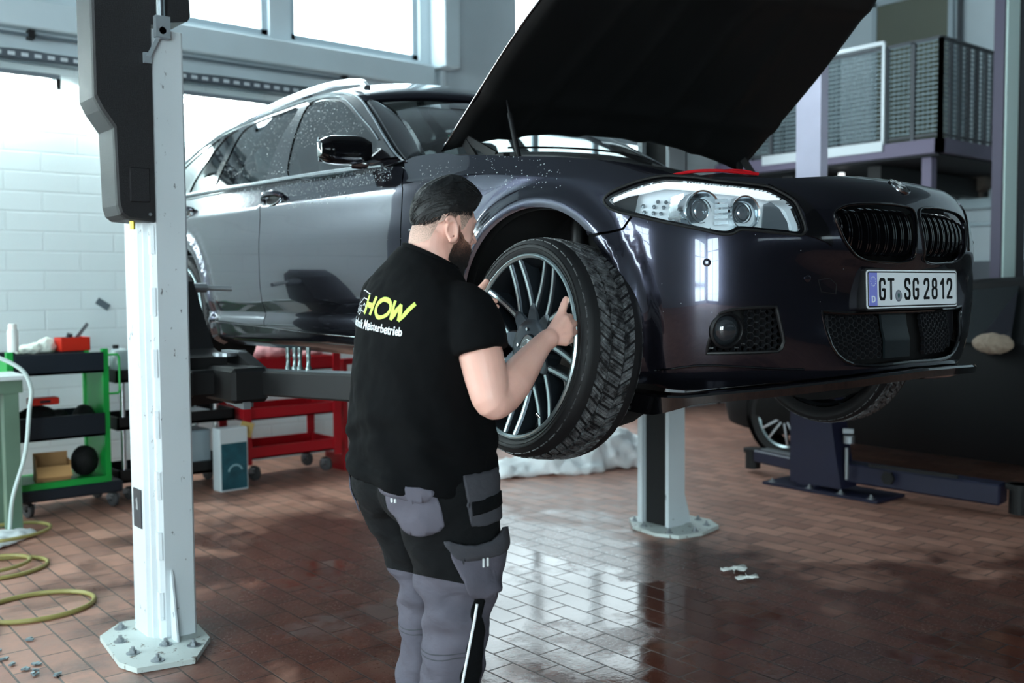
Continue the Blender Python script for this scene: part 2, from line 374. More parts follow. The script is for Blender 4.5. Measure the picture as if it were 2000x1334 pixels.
# ---------------------------------------------------------------- fluorescent wall lamps, tray, pipes
M_fix=mat('lamp_housing_grey',(120,130,138),.4,metal=.2); M_tube=mat('fluorescent_tube',(235,255,252),.3,emit=TUBE)
def lamp(x0,x1,label):
    e=empty('wall_lamp',((x0+x1)/2,Y1,2.87),label=label,cat='lamp',group='strip lamps along the back wall')
    L=(x1-x0)/2
    b=MB(); b.box2((-L,-.20,-.005),(L,-.02,.03),bev=.006); b.build('lamp_housing',M_fix,e)
    b=MB(); b.cyl((-L+.04,-.08,-.03),(L-.04,-.08,-.03),.014); b.build('lamp_tube',M_tube,e,True)
    b=MB(); b.box2((L-.03,-.20,-.07),(L,-.17,0)); b.build('end_cap',M_dark,e); b=MB(); b.box2((-L,-.20,-.07),(-L+.03,-.17,0)); b.build('end_cap',M_dark,e)
lamp(2.22,3.67,'strip lamp on the back wall just above the rear of the raised car')
lamp(.60,2.05,'strip lamp on the back wall left of the white lift post')
lamp(-1.05,.40,'unseen strip lamp added on the back wall, next left of the visible ones')  # this unseen lamp and the next are added to brighten wall and door reflections
lamp(-2.70,-1.25,'unseen strip lamp added on the back wall, farthest to the left')
tray=MB(); x=-4.4
M_tray=mat('cable_tray_steel',(96,104,112),.5,metal=.5)
tray.box2((-4.4,Y1-.16,2.985),(4.02,Y1-.15,3.045)); tray.box2((-4.4,Y1-.04,2.985),(4.02,Y1-.03,3.045)); tray.box2((-4.4,Y1-.16,2.982),(4.02,Y1-.03,2.988))
tray.build('tray_body',M_tray,tr:=empty('cable_tray',(0,0,0),label='grey perforated cable tray running along the back wall above the strip lamps',cat='cable tray'))
c=MB()
for k in range(5): c.tube(catm([(x,Y1-.13+.025*k+random.uniform(-.01,.01),3.03+random.uniform(0,.03)) for x in np.linspace(-4.3,4.0,24)],4),.009,6)
c.build('cable_bundle',mat('cable_grey',(70,76,80),.5),tr,True)
for x in np.arange(1.3,4.0,.085):
    h=MB(); h.box2((x,Y1-.164,3.003),(x+.045,Y1-.158,3.028)); h.build('tray_slot',mat('tray_slot_light',(190,200,205),.6),tr)
p=MB(); p.tube([(-4.4,Y1-.06,3.155),(4.6,Y1-.06,3.185)],.012,8)
p.build('pipe_run',mat('pipe_grey',(96,108,116),.4),pe:=empty('wall_pipe',(0,0,0),label='thin grey conduit pipe running above the cable tray',cat='pipe'),True)
for x in (.2,1.9,4.38): p=MB(); p.box2((x-.02,Y1-.09,3.15),(x+.02,Y1-.01,3.21)); p.build('pipe_clip',M_dark,pe)
sm=MB(); sm.box((2.35,Y1-.004,1.30),(.10,.006,.05),R=Matrix.Rotation(.6,3,'Y')); tag(sm.build('wall_mark',mat('smudge_dark',(84,96,104),.7)),'dark smudge mark on the white brick wall left of the white lift post','mark')
# ---------------- car body skin: plan curve and profiles (metres), panel outlines in skin coordinates
# ---- car body skin: plan curve + blended profile -------------------------
CX,CY,CZ=3.0,1.60,0.95
PLAN=np.array([(0,0),(.2,.010),(.4,.045),(.55,.10),(.68,.17),(.78,.255),(.845,.36),(.882,.50),(.900,.65),(.91,.85),(.92,1.2),(.93,1.6),(.93,2.2),(.93,2.8),(.925,3.3),(.91,3.8),(.875,4.3),(.80,4.7),(.66,4.86),(.4,4.90)])
def catmull(P,n=24):
    P=np.asarray(P,float); Q=np.vstack([2*P[0]-P[1],P,2*P[-1]-P[-2]]); out=[]
    for i in range(1,len(Q)-2):
        a,b,c,d=Q[i-1],Q[i],Q[i+1],Q[i+2]
        ta=np.linalg.norm(b-a)**.5; tb=np.linalg.norm(c-b)**.5; tc=np.linalg.norm(d-c)**.5
        m1=((b-a)/ta-(c-a)/(ta+tb)+(c-b)/tb)*tb; m2=((c-b)/tb-(d-b)/(tb+tc)+(d-c)/tc)*tb
        for k in range(n):
            t=k/n
            out.append((2*t**3-3*t**2+1)*b+(t**3-2*t**2+t)*m1+(-2*t**3+3*t**2)*c+(t**3-t**2)*m2)
    out.append(P[-1]); return np.array(out)
_pc=catmull(np.vstack([PLAN[1:3][::-1]*[-1,1],PLAN]))
_i0=48
_ps=np.concatenate([[0],np.cumsum(np.linalg.norm(np.diff(_pc,axis=0),axis=1))]); _ps-=_ps[_i0]
def plan(s): return np.interp(s,_ps,_pc[:,0]),np.interp(s,_ps,_pc[:,1])
def svs(v): # s for a given v on the side
    return np.interp(v,_pc[_i0:,1],_ps[_i0:])
FP=np.array([(0,.07,.13),(.1,.03,.20),(.2,.03,.27),(.3,.042,.33),(.4,.048,.40),(.5,.038,.48),(.6,.012,.56),(.75,.022,.66),(.85,.045,.73),(.92,.085,.772),(1,.22,.815)])
SP=np.array([(0,.10,.17),(.08,.045,.205),(.14,.03,.25),(.2,.02,.30),(.225,.032,.325),(.3,.010,.40),(.45,.0,.52),(.6,.0,.64),(.75,.008,.765),(.84,.015,.843),(.858,.0215,.855),(.94,.054,.93),(1,.074,.975)])
MP=np.array([(0,.10,.13),(.1,.04,.20),(.25,.01,.32),(.4,.0,.43),(.5,.0,.51),(.6,.004,.585),(.75,.03,.69),(.85,.07,.755),(.92,.115,.79),(1,.18,.82)])
def pchip(x,X,Y):
    h=np.diff(X); d=np.diff(Y)/h; m=np.zeros(len(X))
    for i in range(1,len(X)-1):
        if d[i-1]*d[i]>0: m[i]=2*d[i-1]*d[i]/(d[i-1]+d[i])
    m[0]=d[0]; m[-1]=d[-1]
    i=np.clip(np.searchsorted(X,x)-1,0,len(X)-2); t=(x-X[i])/h[i]
    return (2*t**3-3*t**2+1)*Y[i]+(t**3-2*t**2+t)*h[i]*m[i]+(-2*t**3+3*t**2)*Y[i+1]+(t**3-t**2)*h[i]*m[i+1]
def sst(a,b,x):
    t=np.clip((x-a)/(b-a),0,1); return t*t*(3-2*t)
def S(s,q):
    s=np.asarray(s,float); q=np.asarray(q,float); a=np.abs(s)
    u,v=plan(a)
    wf=1-sst(.25,.75,a); ws=sst(.8,1.9,a); wm=1-wf-ws
    d=wf*pchip(q,FP[:,0],FP[:,1])+ws*pchip(q,SP[:,0],SP[:,1])+wm*pchip(q,MP[:,0],MP[:,1])
    w=wf*pchip(q,FP[:,0],FP[:,2])+ws*pchip(q,SP[:,0],SP[:,2])+wm*pchip(q,MP[:,0],MP[:,2])
    phi=sst(.2,1.25,a)*np.pi/2 
    # rear corner turns the other way
    phi=phi+sst(4.9,6.0,a)*np.pi/2
    uu=u-d*np.sin(phi); vv=v+d*np.cos(phi)
    return np.stack([-np.sign(np.where(s==0,1,s))*uu,vv,w],-1)  # near side u negative for s>0
def W(s,q): return S(s,q)+np.array([CX,CY,CZ])
SQ={'hl_glass':[(1.1483,0.7561),(1.1202,0.7334),(1.0265,0.7037),(0.9588,0.6834),(0.8965,0.667),(0.8295,0.6481),(0.7852,0.6352),(0.7555,0.635),(0.7297,0.6515),(0.7022,0.6523),(0.639,0.648),(0.5728,0.6464),(0.5385,0.6463),(0.5288,0.6605),(0.5375,0.7145),(0.5526,0.7635),(0.5803,0.7862),(0.623,0.8129),(0.6662,0.8206),(0.7269,0.8296),(0.7963,0.8401),(0.8569,0.8513),(0.9179,0.8588),(0.9701,0.8596),(1.0306,0.835),(1.0884,0.8018),(1.1363,0.7715)],'hl_rim':[(1.1677,0.7574),(1.1367,0.7199),(1.0282,0.6887),(0.9576,0.6687),(0.8958,0.6524),(0.8292,0.6337),(0.7851,0.6189),(0.7481,0.6186),(0.7254,0.6351),(0.6995,0.6358),(0.6397,0.6313),(0.5737,0.6294),(0.529,0.6304),(0.5137,0.6517),(0.5215,0.717),(0.5367,0.7747),(0.5679,0.8037),(0.6139,0.8312),(0.6634,0.8388),(0.7258,0.8458),(0.7968,0.8571),(0.8598,0.8724),(0.923,0.8799),(0.98,0.88),(1.0444,0.856),(1.1026,0.8194),(1.1524,0.7837)],'eyelid':[(0.5606,0.8048),(0.529,0.778),(0.5138,0.7226),(0.5065,0.6526),(0.5185,0.6317),(0.4867,0.625),(0.4446,0.6111),(0.4236,0.5969),(0.4195,0.6119),(0.4377,0.6846),(0.4668,0.739),(0.4969,0.7785),(0.5347,0.8085),(0.5833,0.8302),(0.6178,0.8385)],'gap_front':[(1.2675,0.6017),(1.2012,0.6003),(1.1248,0.6195),(1.0809,0.6394),(1.0557,0.6861)],'kidney':[(0.4017,0.7446),(0.3623,0.7765),(0.3027,0.7939),(0.2364,0.8008),(0.187,0.8036),(0.0811,0.801),(0.0258,0.7909),(0.0114,0.7551),(0.0183,0.6662),(0.0273,0.5956),(0.0328,0.5627),(0.0887,0.5484),(0.196,0.551),(0.2702,0.5557),(0.3285,0.5757),(0.3706,0.6214),(0.3911,0.682)],'intake':[(0.4339,0.3521),(0.4196,0.2702),(0.4021,0.1998),(0.377,0.1625),(0.3434,0.1336),(0.2985,0.1139),(0.2282,0.105),(0.1531,0.102),(0.0555,0.104)],'intake_top':[(0.4339,0.3521),(0.3292,0.3595),(0.2083,0.3547),(0.0318,0.3497)],'fog':[(0.7841,0.3201),(0.7621,0.3321),(0.7339,0.3401),(0.6709,0.3479),(0.6094,0.354),(0.5932,0.2801),(0.5785,0.2129),(0.5838,0.1895),(0.5967,0.1761),(0.6973,0.1715),(0.8224,0.1707),(0.8189,0.1981),(0.8064,0.2463),(0.7959,0.2857)],'foglamp':[(0.7645,0.2517),(0.725,0.2515),(0.7649,0.3118),(0.7641,0.1959)],'vane':[(0.6094,0.354),(0.4471,0.3636),(0.384,0.1755),(0.5245,0.1696),(0.5781,0.207)],'sens':[(0.8135,0.5096)],'hook':[(0.4559,0.4692),(0.4089,0.4814),(0.3732,0.4604),(0.3737,0.4264),(0.4392,0.4283)],'badge':[(0.0583,0.8886),(0.1099,0.9135),(0.0125,0.8647)],'fendtop':[(0.923,0.8799),(1.0067,0.9104),(1.1357,0.9372),(1.2542,0.9426),(1.3898,0.9332),(1.6061,0.9174),(1.873,0.9275),(1.9778,0.9473)],'nosetop':[(0.6306,0.8477),(0.4833,0.9),(0.2764,0.9385),(0.1111,0.9452),(0.0217,0.9347)],'belt':[(2.4626,0.9454),(2.7962,0.9718),(3.0293,0.9806),(3.3976,0.9774),(3.9243,0.9864),(4.58,1.0)],'gapD1':[(2.2116,0.9108),(2.1783,0.8139),(2.1781,0.5875),(2.1975,0.3689)],'gapD2':[(3.3917,0.9767),(3.4081,0.9151),(3.3895,0.7805),(3.3924,0.5953),(3.3901,0.3769),(3.4016,0.164)],'doorbot':[(2.6189,0.1447),(2.9797,0.1525),(3.4842,0.1792),(4.1035,0.1991),(4.241,0.2105)],'sill':[(2.627,0.123),(2.9884,0.132),(3.4977,0.1515),(4.1178,0.1637)],'sillbot':[(2.725,0.0),(3.115,0.0),(3.715,0.0),(4.04,0.0)],'handle1':[(3.3722,0.8709),(3.147,0.8888),(3.2776,0.9194),(3.2211,0.7978)],'handle2':[(4.3859,0.8812),(4.1747,0.8957),(4.3215,0.927),(4.2317,0.8358)],'creaseL':[(2.1857,0.8191),(2.5038,0.8411),(3.1218,0.8687),(3.473,0.8791),(4.1348,0.907)],'splitter_top':[(1.1153,0.0472),(0.9783,0.0175),(0.8968,0.0113),(0.7941,0.0331),(0.612,0.0505),(0.4329,0.0662),(0.2217,0.0751),(-0.057,0.0905)],'proj':[(0.8475,0.7356),(0.7075,0.7269),(0.8443,0.6544),(0.7096,0.6625),(0.8856,0.7357),(0.7439,0.726)],'studs':[(0.9914,0.7805),(0.9612,0.779),(1.042,0.7532),(1.002,0.7519),(0.967,0.7503),(1.0345,0.725),(1.0001,0.7235),(0.9736,0.7218)],'lip':[(0.8377,0.1276),(0.7275,0.123),(0.6076,0.1123),(0.4806,0.1039),(0.4488,0.1235)],'archF':[(1.0683,0.0526),(1.0734,0.1597),(1.0753,0.2755),(1.0777,0.3221),(1.0833,0.3692),(1.0922,0.4137),(1.1043,0.4543),(1.1197,0.493),(1.1381,0.5307),(1.1593,0.5663),(1.1832,0.5989),(1.2096,0.6281),(1.2381,0.6532),(1.2685,0.6741),(1.3005,0.6905),(1.3339,0.7022),(1.3682,0.7093),(1.4031,0.7118),(1.4384,0.7098),(1.4738,0.7036),(1.5087,0.6933),(1.543,0.6792),(1.5763,0.6613),(1.6082,0.6399),(1.6386,0.6151),(1.6669,0.5871),(1.6931,0.5559),(1.7169,0.5217),(1.7379,0.485),(1.7561,0.4463),(1.7712,0.4048),(1.7831,0.3615),(1.7917,0.319),(1.7969,0.28),(1.7986,0.2453),(1.7986,0.1406),(1.7986,0.0022)],'archR':[(4.0538,0.0),(4.0538,0.14),(4.0538,0.2446),(4.0555,0.2791),(4.0607,0.3175),(4.0693,0.3595),(4.0812,0.4023),(4.0963,0.4433),(4.1145,0.4814),(4.1355,0.5171),(4.1593,0.5499),(4.1855,0.5794),(4.2139,0.6053),(4.2442,0.6274),(4.2761,0.6458),(4.3094,0.6601),(4.3437,0.6704),(4.3787,0.6767),(4.414,0.6787),(4.4493,0.6767),(4.4843,0.6704),(4.5186,0.6601),(4.552,0.6458),(4.5839,0.6274),(4.6143,0.6053),(4.6427,0.5794),(4.6689,0.5499),(4.6927,0.5171),(4.7138,0.4814),(4.732,0.4433),(4.7471,0.4023),(4.7591,0.3595),(4.7677,0.3175),(4.7729,0.2791),(4.7746,0.2446),(4.7746,0.14),(4.7746,0.0)]}
# ================================================================ THE RAISED CAR (local axes: u across, v rearwards from the nose, w up)
CAR=empty('car',(CX,CY,CZ),label='glossy black estate car raised on the white two-post lift with its bonnet open',cat='car')
def car_paint():
    m=mat('black_metallic_paint',(54,54,66),.21,metal=.9,coat=1.0); return m
M_paint=car_paint()
M_gloss=mat('gloss_black_trim',(7,7,9),.12,coat=1.0)
M_plas=mat('black_plastic',(14,14,16),.45)
M_meshp=mat('mesh_plastic',(20,21,24),.4)
M_rub=mat('rubber_seal',(10,10,11),.6)
M_chrome=mat('satin_aluminium',(205,212,216),.22,metal=1)
M_blackin=mat('interior_black',(5,5,6),.8)
def glass(name,tint,refl=1.0,rough=.0):
    if name in MATS: return MATS[name]
    m=bpy.data.materials.new(name); m.use_nodes=True; nt=m.node_tree; nt.nodes.remove(nt.nodes['Principled BSDF']); out=nt.nodes['Material Output']
    t=nt.nodes.new('ShaderNodeBsdfTransparent'); t.inputs[0].default_value=(*tint,1); g=nt.nodes.new('ShaderNodeBsdfGlossy'); g.inputs['Roughness'].default_value=rough; g.inputs['Color'].default_value=(refl,refl,refl,1)
    f=nt.nodes.new('ShaderNodeFresnel'); gm=nt.nodes.new('ShaderNodeNewGeometry'); ir=nt.nodes.new('ShaderNodeMath'); ir.operation='MULTIPLY_ADD'; ir.inputs[1].default_value=1/1.55-1.55; ir.inputs[2].default_value=1.55; nt.links.new(gm.outputs['Backfacing'],ir.inputs[0]); nt.links.new(ir.outputs[0],f.inputs['IOR']); mx=nt.nodes.new('ShaderNodeMixShader')
    a=nt.nodes.new('ShaderNodeMath'); a.operation='MULTIPLY_ADD'; a.inputs[1].default_value=1.3; a.inputs[2].default_value=.02; nt.links.new(f.outputs[0],a.inputs[0])
    nt.links.new(a.outputs[0],mx.inputs[0]); nt.links.new(t.outputs[0],mx.inputs[1]); nt.links.new(g.outputs[0],mx.inputs[2]); nt.links.new(mx.outputs[0],out.inputs['Surface'])
    MATS[name]=m; return m
M_glass=glass('car_glass',(.30,.38,.38)); M_screen=glass('windscreen_glass',(.62,.68,.68)); M_clear=glass('far_side_glass',(.80,.86,.86)); M_lens=glass('clear_lens',(.93,.95,.96))
ARCHES=((.825,.345),(3.80,.345))
def skin(P,off=0.0,raw=False):
    P=np.asarray(P,float); s,q=P[:,0],P[:,1]; B=S(s,q)
    e=1e-3; du=S(s+e,q)-S(s-e,q); dv=S(s,np.clip(q+e,0,1))-S(s,np.clip(q-e,0,1)); n=np.cross(du,dv); n/=np.linalg.norm(n,axis=1)[:,None]+1e-12
    # orient outward from the car's core
    core=np.stack([np.zeros(len(s)),np.clip(B[:,1],1.0,4.0),np.full(len(s),.5)],1); n*=np.sign(((B-core)*n).sum(1))[:,None]
    o=np.full(len(s),off)
    if not raw:
        for vc,wc in ARCHES:
            r=np.hypot(B[:,1]-vc,B[:,2]-wc); o=o+np.where((np.abs(B[:,0])>.7)&(B[:,2]>wc-.2),.016*np.exp(-((r-.385)/.034)**2)-.006*np.exp(-((r-.44)/.03)**2),0)
    return B+n*o[:,None]
def sk1(s,q,off=0): return Vector(skin([(s,q)],off)[0])
mir=lambda L:[(-a,b) for a,b in L][::-1]
def panel(name,outer,holes=(),h=.026,off=0,m=None,thick=.010,parent=CAR,ang=50):
    return cdt_mesh(outer,list(holes),h,lambda P:skin(P,off),name,m or M_paint,parent,thick,True,ang)
hl=catm(SQ['hl_rim'],3,True).tolist(); hl_g=catm(SQ['hl_glass'],3,True).tolist()
kid=catm(SQ['kidney'],3,True).tolist(); fog=SQ['fog']; aF=SQ['archF']; aR=SQ['archR']
g=.003
# ---- front bumper, nose and kidneys in one moulding
front=[(aF[i][0],aF[i][1]) for i in range(10,1,-1)]+[(1.07,.05),(1.0,.02),(.9,.015),(.8,.03),(.6,.05),(.43,.065),(.23,.078),(0,.085)]
topn=[(0,.965),(.12,.96),(.28,.945),(.42,.915),(.55,.885),(.70,.875),(.85,.87),(1.0,.80),(1.05,.70),(1.055,.685),(1.08,.64),(1.125,.62),(1.18,.602)]
topn=[(a,b) if a<1.03 else (a-g,b-.004) for a,b in topn]
half=front+topn
bump=front[:-1]+[(0,.085)]+[(-a,b) for a,b in front[::-1][1:]]+[(-a,b) for a,b in topn[::-1]]+topn[1:]
intake=SQ['intake'][:-1]+[(0,.1075)]; intake=intake+[(-a,b) for a,b in intake[::-1][1:]]+[(-a,b) for a,b in [(.38,.352),(.2,.355)]]+[(.2,.355),(.38,.352)]
panel('front_bumper',bump,[hl,mir(hl),kid,mir(kid),intake,fog,mir(fog)],h=.022)
# ---- front wings
ftop=SQ['fendtop'][::-1]
wing=aF[11:35]+[(1.8,.14),(2.19-g,.14),(2.195-g,.37),(2.18-g,.5875),(2.18-g,.815),(2.215-g,.915),(2.235,.945),(2.18,.962),(2.08,.962),(1.99,.955)]+ftop[1:]+[(.93,.80),(1.04,.71),(1.055+g,.689),(1.08+g,.644),(1.125+g,.624),(1.2,.606)]
panel('front_wing',wing,[hl],h=.016); panel('front_wing',mir(wing),[mir(hl)],h=.04)
# ---- doors
d1=[(2.2+g,.15),(2.65,.148),(3.0,.155),(3.395-g,.172),(3.39-g,.3775),(3.39-g,.595),(3.39-g,.78),(3.415-g,.9175),(3.425-g,.982),(3.055,.982),(2.815,.972),(2.475,.945),(2.24,.925),(2.22+g,.915),(2.18+g,.815),(2.18+g,.5875),(2.195+g,.37)]
aRf=[p for p in aR if True]
d2=[(3.395+g,.172),(3.6,.18),(4.02,.195)]+aR[1:12]+[(4.42,.72),(4.50,.85),(4.56,1.0),(3.955,.988),(3.425+g,.984),(3.415+g,.9175),(3.39+g,.78),(3.39+g,.595),(3.39+g,.3775)]
for sgn in (1,-1):
    F_=(lambda L:L) if sgn>0 else mir
    D1=panel('front_door',F_(d1),h=.03 if sgn>0 else .06); D2=panel('rear_door',F_(d2),h=.03 if sgn>0 else .06)
    qp=aR[12:]+[(4.9,.06),(5.3,.12),(5.9,.16),(5.9,1.0),(4.56+g,1.0),(4.50+g,.85),(4.42+g,.72)]
    panel('rear_quarter_panel',F_(qp),h=.05)
    sl=[(1.8+g,.0),(4.05,.0),(4.03,.19-g),(3.6,.175-g),(3.395,.166-g),(3.0,.149-g),(2.65,.142-g),(2.2,.134),(1.8+g,.134)]
    panel('side_skirt',F_(sl),h=.03)
    if sgn>0: DOOR=D1; RDOOR=D2
# bright strip along the sill and along the belt
def strip(name,pts,w,off,m,parent=CAR,n=6):
    C_=catm(pts,n); P=[sk1(a,b,off) for a,b in C_]; b=MB(); b.tube(P,w,8); return b.build(name,m,parent,True)
strip('sill_strip',[(2.0,.137),(2.65,.145),(3.0,.152),(3.4,.168),(4.0,.185)],.003,.003,mat('trim_black_gloss',(20,20,24),.1,metal=.3,coat=1))
# ---- inner shell so that gaps look into dark
inner=[(1.15,.03),(6.0,.03),(6.0,.99),(-6.0,.99),(-6.0,.03),(-1.15,.03),(-.9,.06),(0,.12),(.9,.06)]
fogb=[(a,b) for a,b in fog]
sh=[(p[0],p[1]) for p in ([(aF[0][0]-.04,.0)]+[(a,b) for a,b in aF]+[(1.84,.0)])]
cdt_mesh([(1.06,.10),(1.8,.10),(5.9,.08),(5.9,.97),(1.9,.90),(1.3,.90),(1.06,.85)],[aF,aR],.07,lambda P:skin(P,-.028,True),'inner_panel',M_blackin,CAR,0,True)
cdt_mesh(mir([(1.06,.10),(1.8,.10),(5.9,.08),(5.9,.97),(1.9,.90),(1.3,.90),(1.06,.85)]),[mir(aF),mir(aR)],.09,lambda P:skin(P,-.028,True),'inner_panel',M_blackin,CAR,0,True)
b=MB(); b.box2((-.50,.16,.17),(.50,.45,.66)); b.box2((-.72,.42,.17),(.72,1.45,.24)); b.box2((-.52,.45,.2),(.52,1.40,.80)); b.box2((-.80,1.25,.20),(.80,4.3,.34)); b.box2((-.78,1.30,.3),(.78,1.42,.93)); b.box2((-.5,4.2,.2),(.5,4.8,.5)); b.box2((-.86,1.6,.2),(-.78,3.35,.86)); b.box2((.78,1.6,.2),(.86,3.35,.86))
b.build('underbody',M_blackin,CAR)
for sx in (-1,1):
    for vc,wc in ARCHES:
        b=MB(); b.lathe([(.375,.0),(.375,.26),(.02,.28)],(sx*.88,vc,wc),(-sx,0,0),28,a0=0,a1=2*PI); b.build('wheel_arch_liner',mat('arch_liner_felt',(9,9,10),.95),CAR,True)
# ---- kidneys
for sgn in (1,-1):
    K=kid if sgn>0 else mir(kid)
    b=MB(); b.tube([sk1(a,c,.002) for a,c in resample(K,.012)],.0042,8,closed=True); fr=b.build('kidney_frame',M_gloss,CAR,True)
    cdt_mesh([(a,c) for a,c in K],[],.02,lambda P:skin(P,-.055,True),'kidney_backing',M_blackin,fr,0)
    ss=np.linspace(.045,.372,9)
    for k in range(9):
        b=MB()
        for ds in (0,.011):
            s0=ss[k]+ds
            qs=[q for q in np.linspace(.545,.81,22) if inpoly(np.array([s0]),np.array([q]),kid)[0]]
            if len(qs)<3: continue
            G=[]
            for q in qs:
                e=math.sin((q-qs[0])/(qs[-1]-qs[0])*PI)**.5
                o=-.03+.028*e
                p=sk1(sgn*s0,q,o); p2=sk1(sgn*(s0+.0045),q,o); p3=sk1(sgn*(s0+.0045),q,-.05); p4=sk1(sgn*s0,q,-.05)
                G.append([p[:],p2[:],p3[:],p4[:]])
            b.grid(G,closed=True,cap=True)
        b.build('grille_slat',M_gloss,fr)
# ---- hexagonal mesh in the intakes
def hexmesh(name,poly,r,off,parent,m=M_meshp,sgn=1,depth=.012):
    b=MB(); xs=[p[0] for p in poly]; ys=[p[1] for p in poly]; qr=.80
    dx=r*1.5; dy=r*math.sqrt(3)
    seen=set(); i=0; x=min(xs)-r
    while x<max(xs)+r:
        y=(min(ys))-r*2+(dy/2/qr if i%2 else 0)
        while y<max(ys)+r*2:
            if inpoly(np.array([x]),np.array([y]),poly)[0]:
                c=[(x+r*math.cos(PI/3*k),y+r*math.sin(PI/3*k)/qr) for k in range(6)]
                for k in range(6):
                    a,d=c[k],c[(k+1)%6]; key=(round((a[0]+d[0])/2,3),round((a[1]+d[1])/2,3))
                    if key in seen: continue
                    seen.add(key)
                    pa=sk1(sgn*a[0],a[1],off); pb=sk1(sgn*d[0],d[1],off); b.bar(pa,pb,.0032,depth,up=(0,-1,0))
            y+=dy/qr
        x+=dx; i+=1
    return b.build(name,m,parent)
ib=cdt_mesh(intake,[],.03,lambda P:skin(P,-.075,True),'lower_intake',M_blackin,CAR,0)
for sgn in (1,-1):
    hexmesh('intake_mesh',[(.37,.345),(.37,.15),(.14,.13),(.14,.345)],.0135,-.035,ib,sgn=sgn)
    cdt_mesh([(sgn*a,c) for a,c in [(.372,.345),(.44,.335),(.43,.24),(.40,.185),(.372,.15)]],[],.02,lambda P:skin(P,-.03,True),'intake_side_blank',mat('blank_panel',(26,27,31),.4),ib,.004)
cdt_mesh([(.125,.35),(-.02,.35),(-.02,.13),(.125,.13)],[],.02,lambda P:skin(P,-.022,True),'radar_cover',mat('radar_cover',(24,30,33),.35),ib,.008)
b=MB(); b.tube([sk1(a,c,-.004) for a,c in resample(intake,.02)],.007,8,closed=True); b.build('intake_surround',M_gloss,ib,True)
for sgn in (1,-1):
    F_=fog if sgn>0 else mir(fog)
    fb=cdt_mesh(F_,[],.03,lambda P:skin(P,-.07,True),'fog_light_recess',M_blackin,CAR,0)
    hexmesh('fog_mesh',[(.70,.345),(.59,.345),(.555,.18),(.57,.15),(.83,.15),(.83,.19),(.70,.19)],.0135,-.03,fb,sgn=sgn)
    b=MB(); b.tube([sk1(a,c,-.004) for a,c in resample(F_,.02)],.006,8,closed=True); b.build('fog_surround',M_plas,fb,True)
    c0=sk1(sgn*.762,.2525,-.012); n0=(sk1(sgn*.762,.2525,.02)-sk1(sgn*.762,.2525,0)).normalized(); n0=(n0+Vector((0,-.5,0))).normalized()
    b=MB(); b.lathe([(.053,-.05),(.053,.008),(.047,.012),(.043,.006),(.043,-.02)],c0,n0,36); fl=b.build('fog_light',M_plas,fb,True)
    b=MB(); b.lathe([(.0005,.016),(.012,.0155),(.024,.012),(.034,.005),(.043,-.006)],c0,n0,36); b.build('fog_lens',mat('smoked_lens',(38,42,46),.12,coat=1),fl,True)
# ---- splitter
qt=lambda a: float(np.interp(a,[0,.23,.43,.6,.8,.9,1.0,1.13],[.085,.078,.065,.05,.03,.012,.012,.02]))
G=[]
for s_ in np.linspace(-1.12,1.12,80):
    a=abs(s_); p=skin([(s_,.12)],.0,True)[0]; w0=S(s_,qt(a))[2]-.004; n=skin([(s_,.12)],.05,True)[0]-p; n[2]=0; n/=np.linalg.norm(n); o=.045-.03*float(sst(.9,1.12,a)); hh=.028+.034*float(sst(.85,1.0,a))
    P0=p+n*o; lo=w0-hh
    G.append([(P0[0],P0[1],w0-.006),(P0[0]-n[0]*.006,P0[1]-n[1]*.006,w0),(p[0]-n[0]*.05,p[1]-n[1]*.05,w0),(p[0]-n[0]*.07,p[1]-n[1]*.07,lo),(P0[0]-n[0]*.004,P0[1]-n[1]*.004,lo)])
b=MB(); b.grid(G,closed=True,cap=True); b.build('front_splitter',M_gloss,CAR,True,ang=30)
# lower black lip above the splitter
b=MB(); b.tube([sk1(a,c,.002) for a,c in catm([(.99,.10),(.84,.1275),(.73,.1225),(.61,.1125),(.5,.105)],6)],.0035,6); b.build('bumper_crease',M_gloss,CAR,True)
# ---- sensors, tow cover, number plate
for s_,q_ in ((.82,.51),(-.82,.51),(.50,.47),(-.5,.47)):
    c0=sk1(s_,q_,.0); n0=(sk1(s_,q_,.02)-c0).normalized(); b=MB(); b.lathe([(.0115,-.003),(.0115,.002),(.0095,.003),(.0001,.003)],c0,n0,20); b.build('parking_sensor',M_paint if s_>0 else M_plas,CAR,True)
tb=SQ['hook']; b=MB(); b.tube([sk1(a,c,.0005) for a,c in resample(tb,.01)],.0012,5,closed=True); b.build('tow_eye_cover',M_rub,CAR,True)
PL=empty('number_plate',(0,0.0,0)); PL.parent=CAR; PL.location=(0.0,.048,.437); PL.rotation_euler=(math.radians(-2),0,math.radians(-1.5)); PL['label']='white number plate reading GT SG 2812'
def rr(w,h,r,n=6):
    out=[]
    for cx,cy,a0 in ((w-r,h-r,0),(-w+r,h-r,90),(-w+r,-h+r,180),(w-r,-h+r,270)):
        out+=[(cx+r*math.cos(math.radians(a0+90*k/n)),cy+r*math.sin(math.radians(a0+90*k/n))) for k in range(n+1)]
    return out
M_pw=mat('plate_white',(226,232,236),.35); M_pk=mat('plate_black',(8,8,10),.35)
b=MB(); b.prism(rr(.267,.062,.012),lambda a,c,t:(a,-t,c),-.0) if False else None
def plate_part(name,P2,y0,y1,m): b=MB(); b.prism(P2,lambda a,c,t:(a,y0+t,c),y1-y0); o=b.build(name,m,PL); return o
plate_part('plate_holder',rr(.270,.065,.012),-.016,.02,M_plas)
plate_part('plate_rim',rr(.264,.059,.011),-.0185,-.015,M_pw)
plate_part('plate_border',rr(.2595,.0545,.008),-.0195,-.018,M_pk)
plate_part('plate_face',rr(.2555,.0505,.006),-.0205,-.019,M_pw)
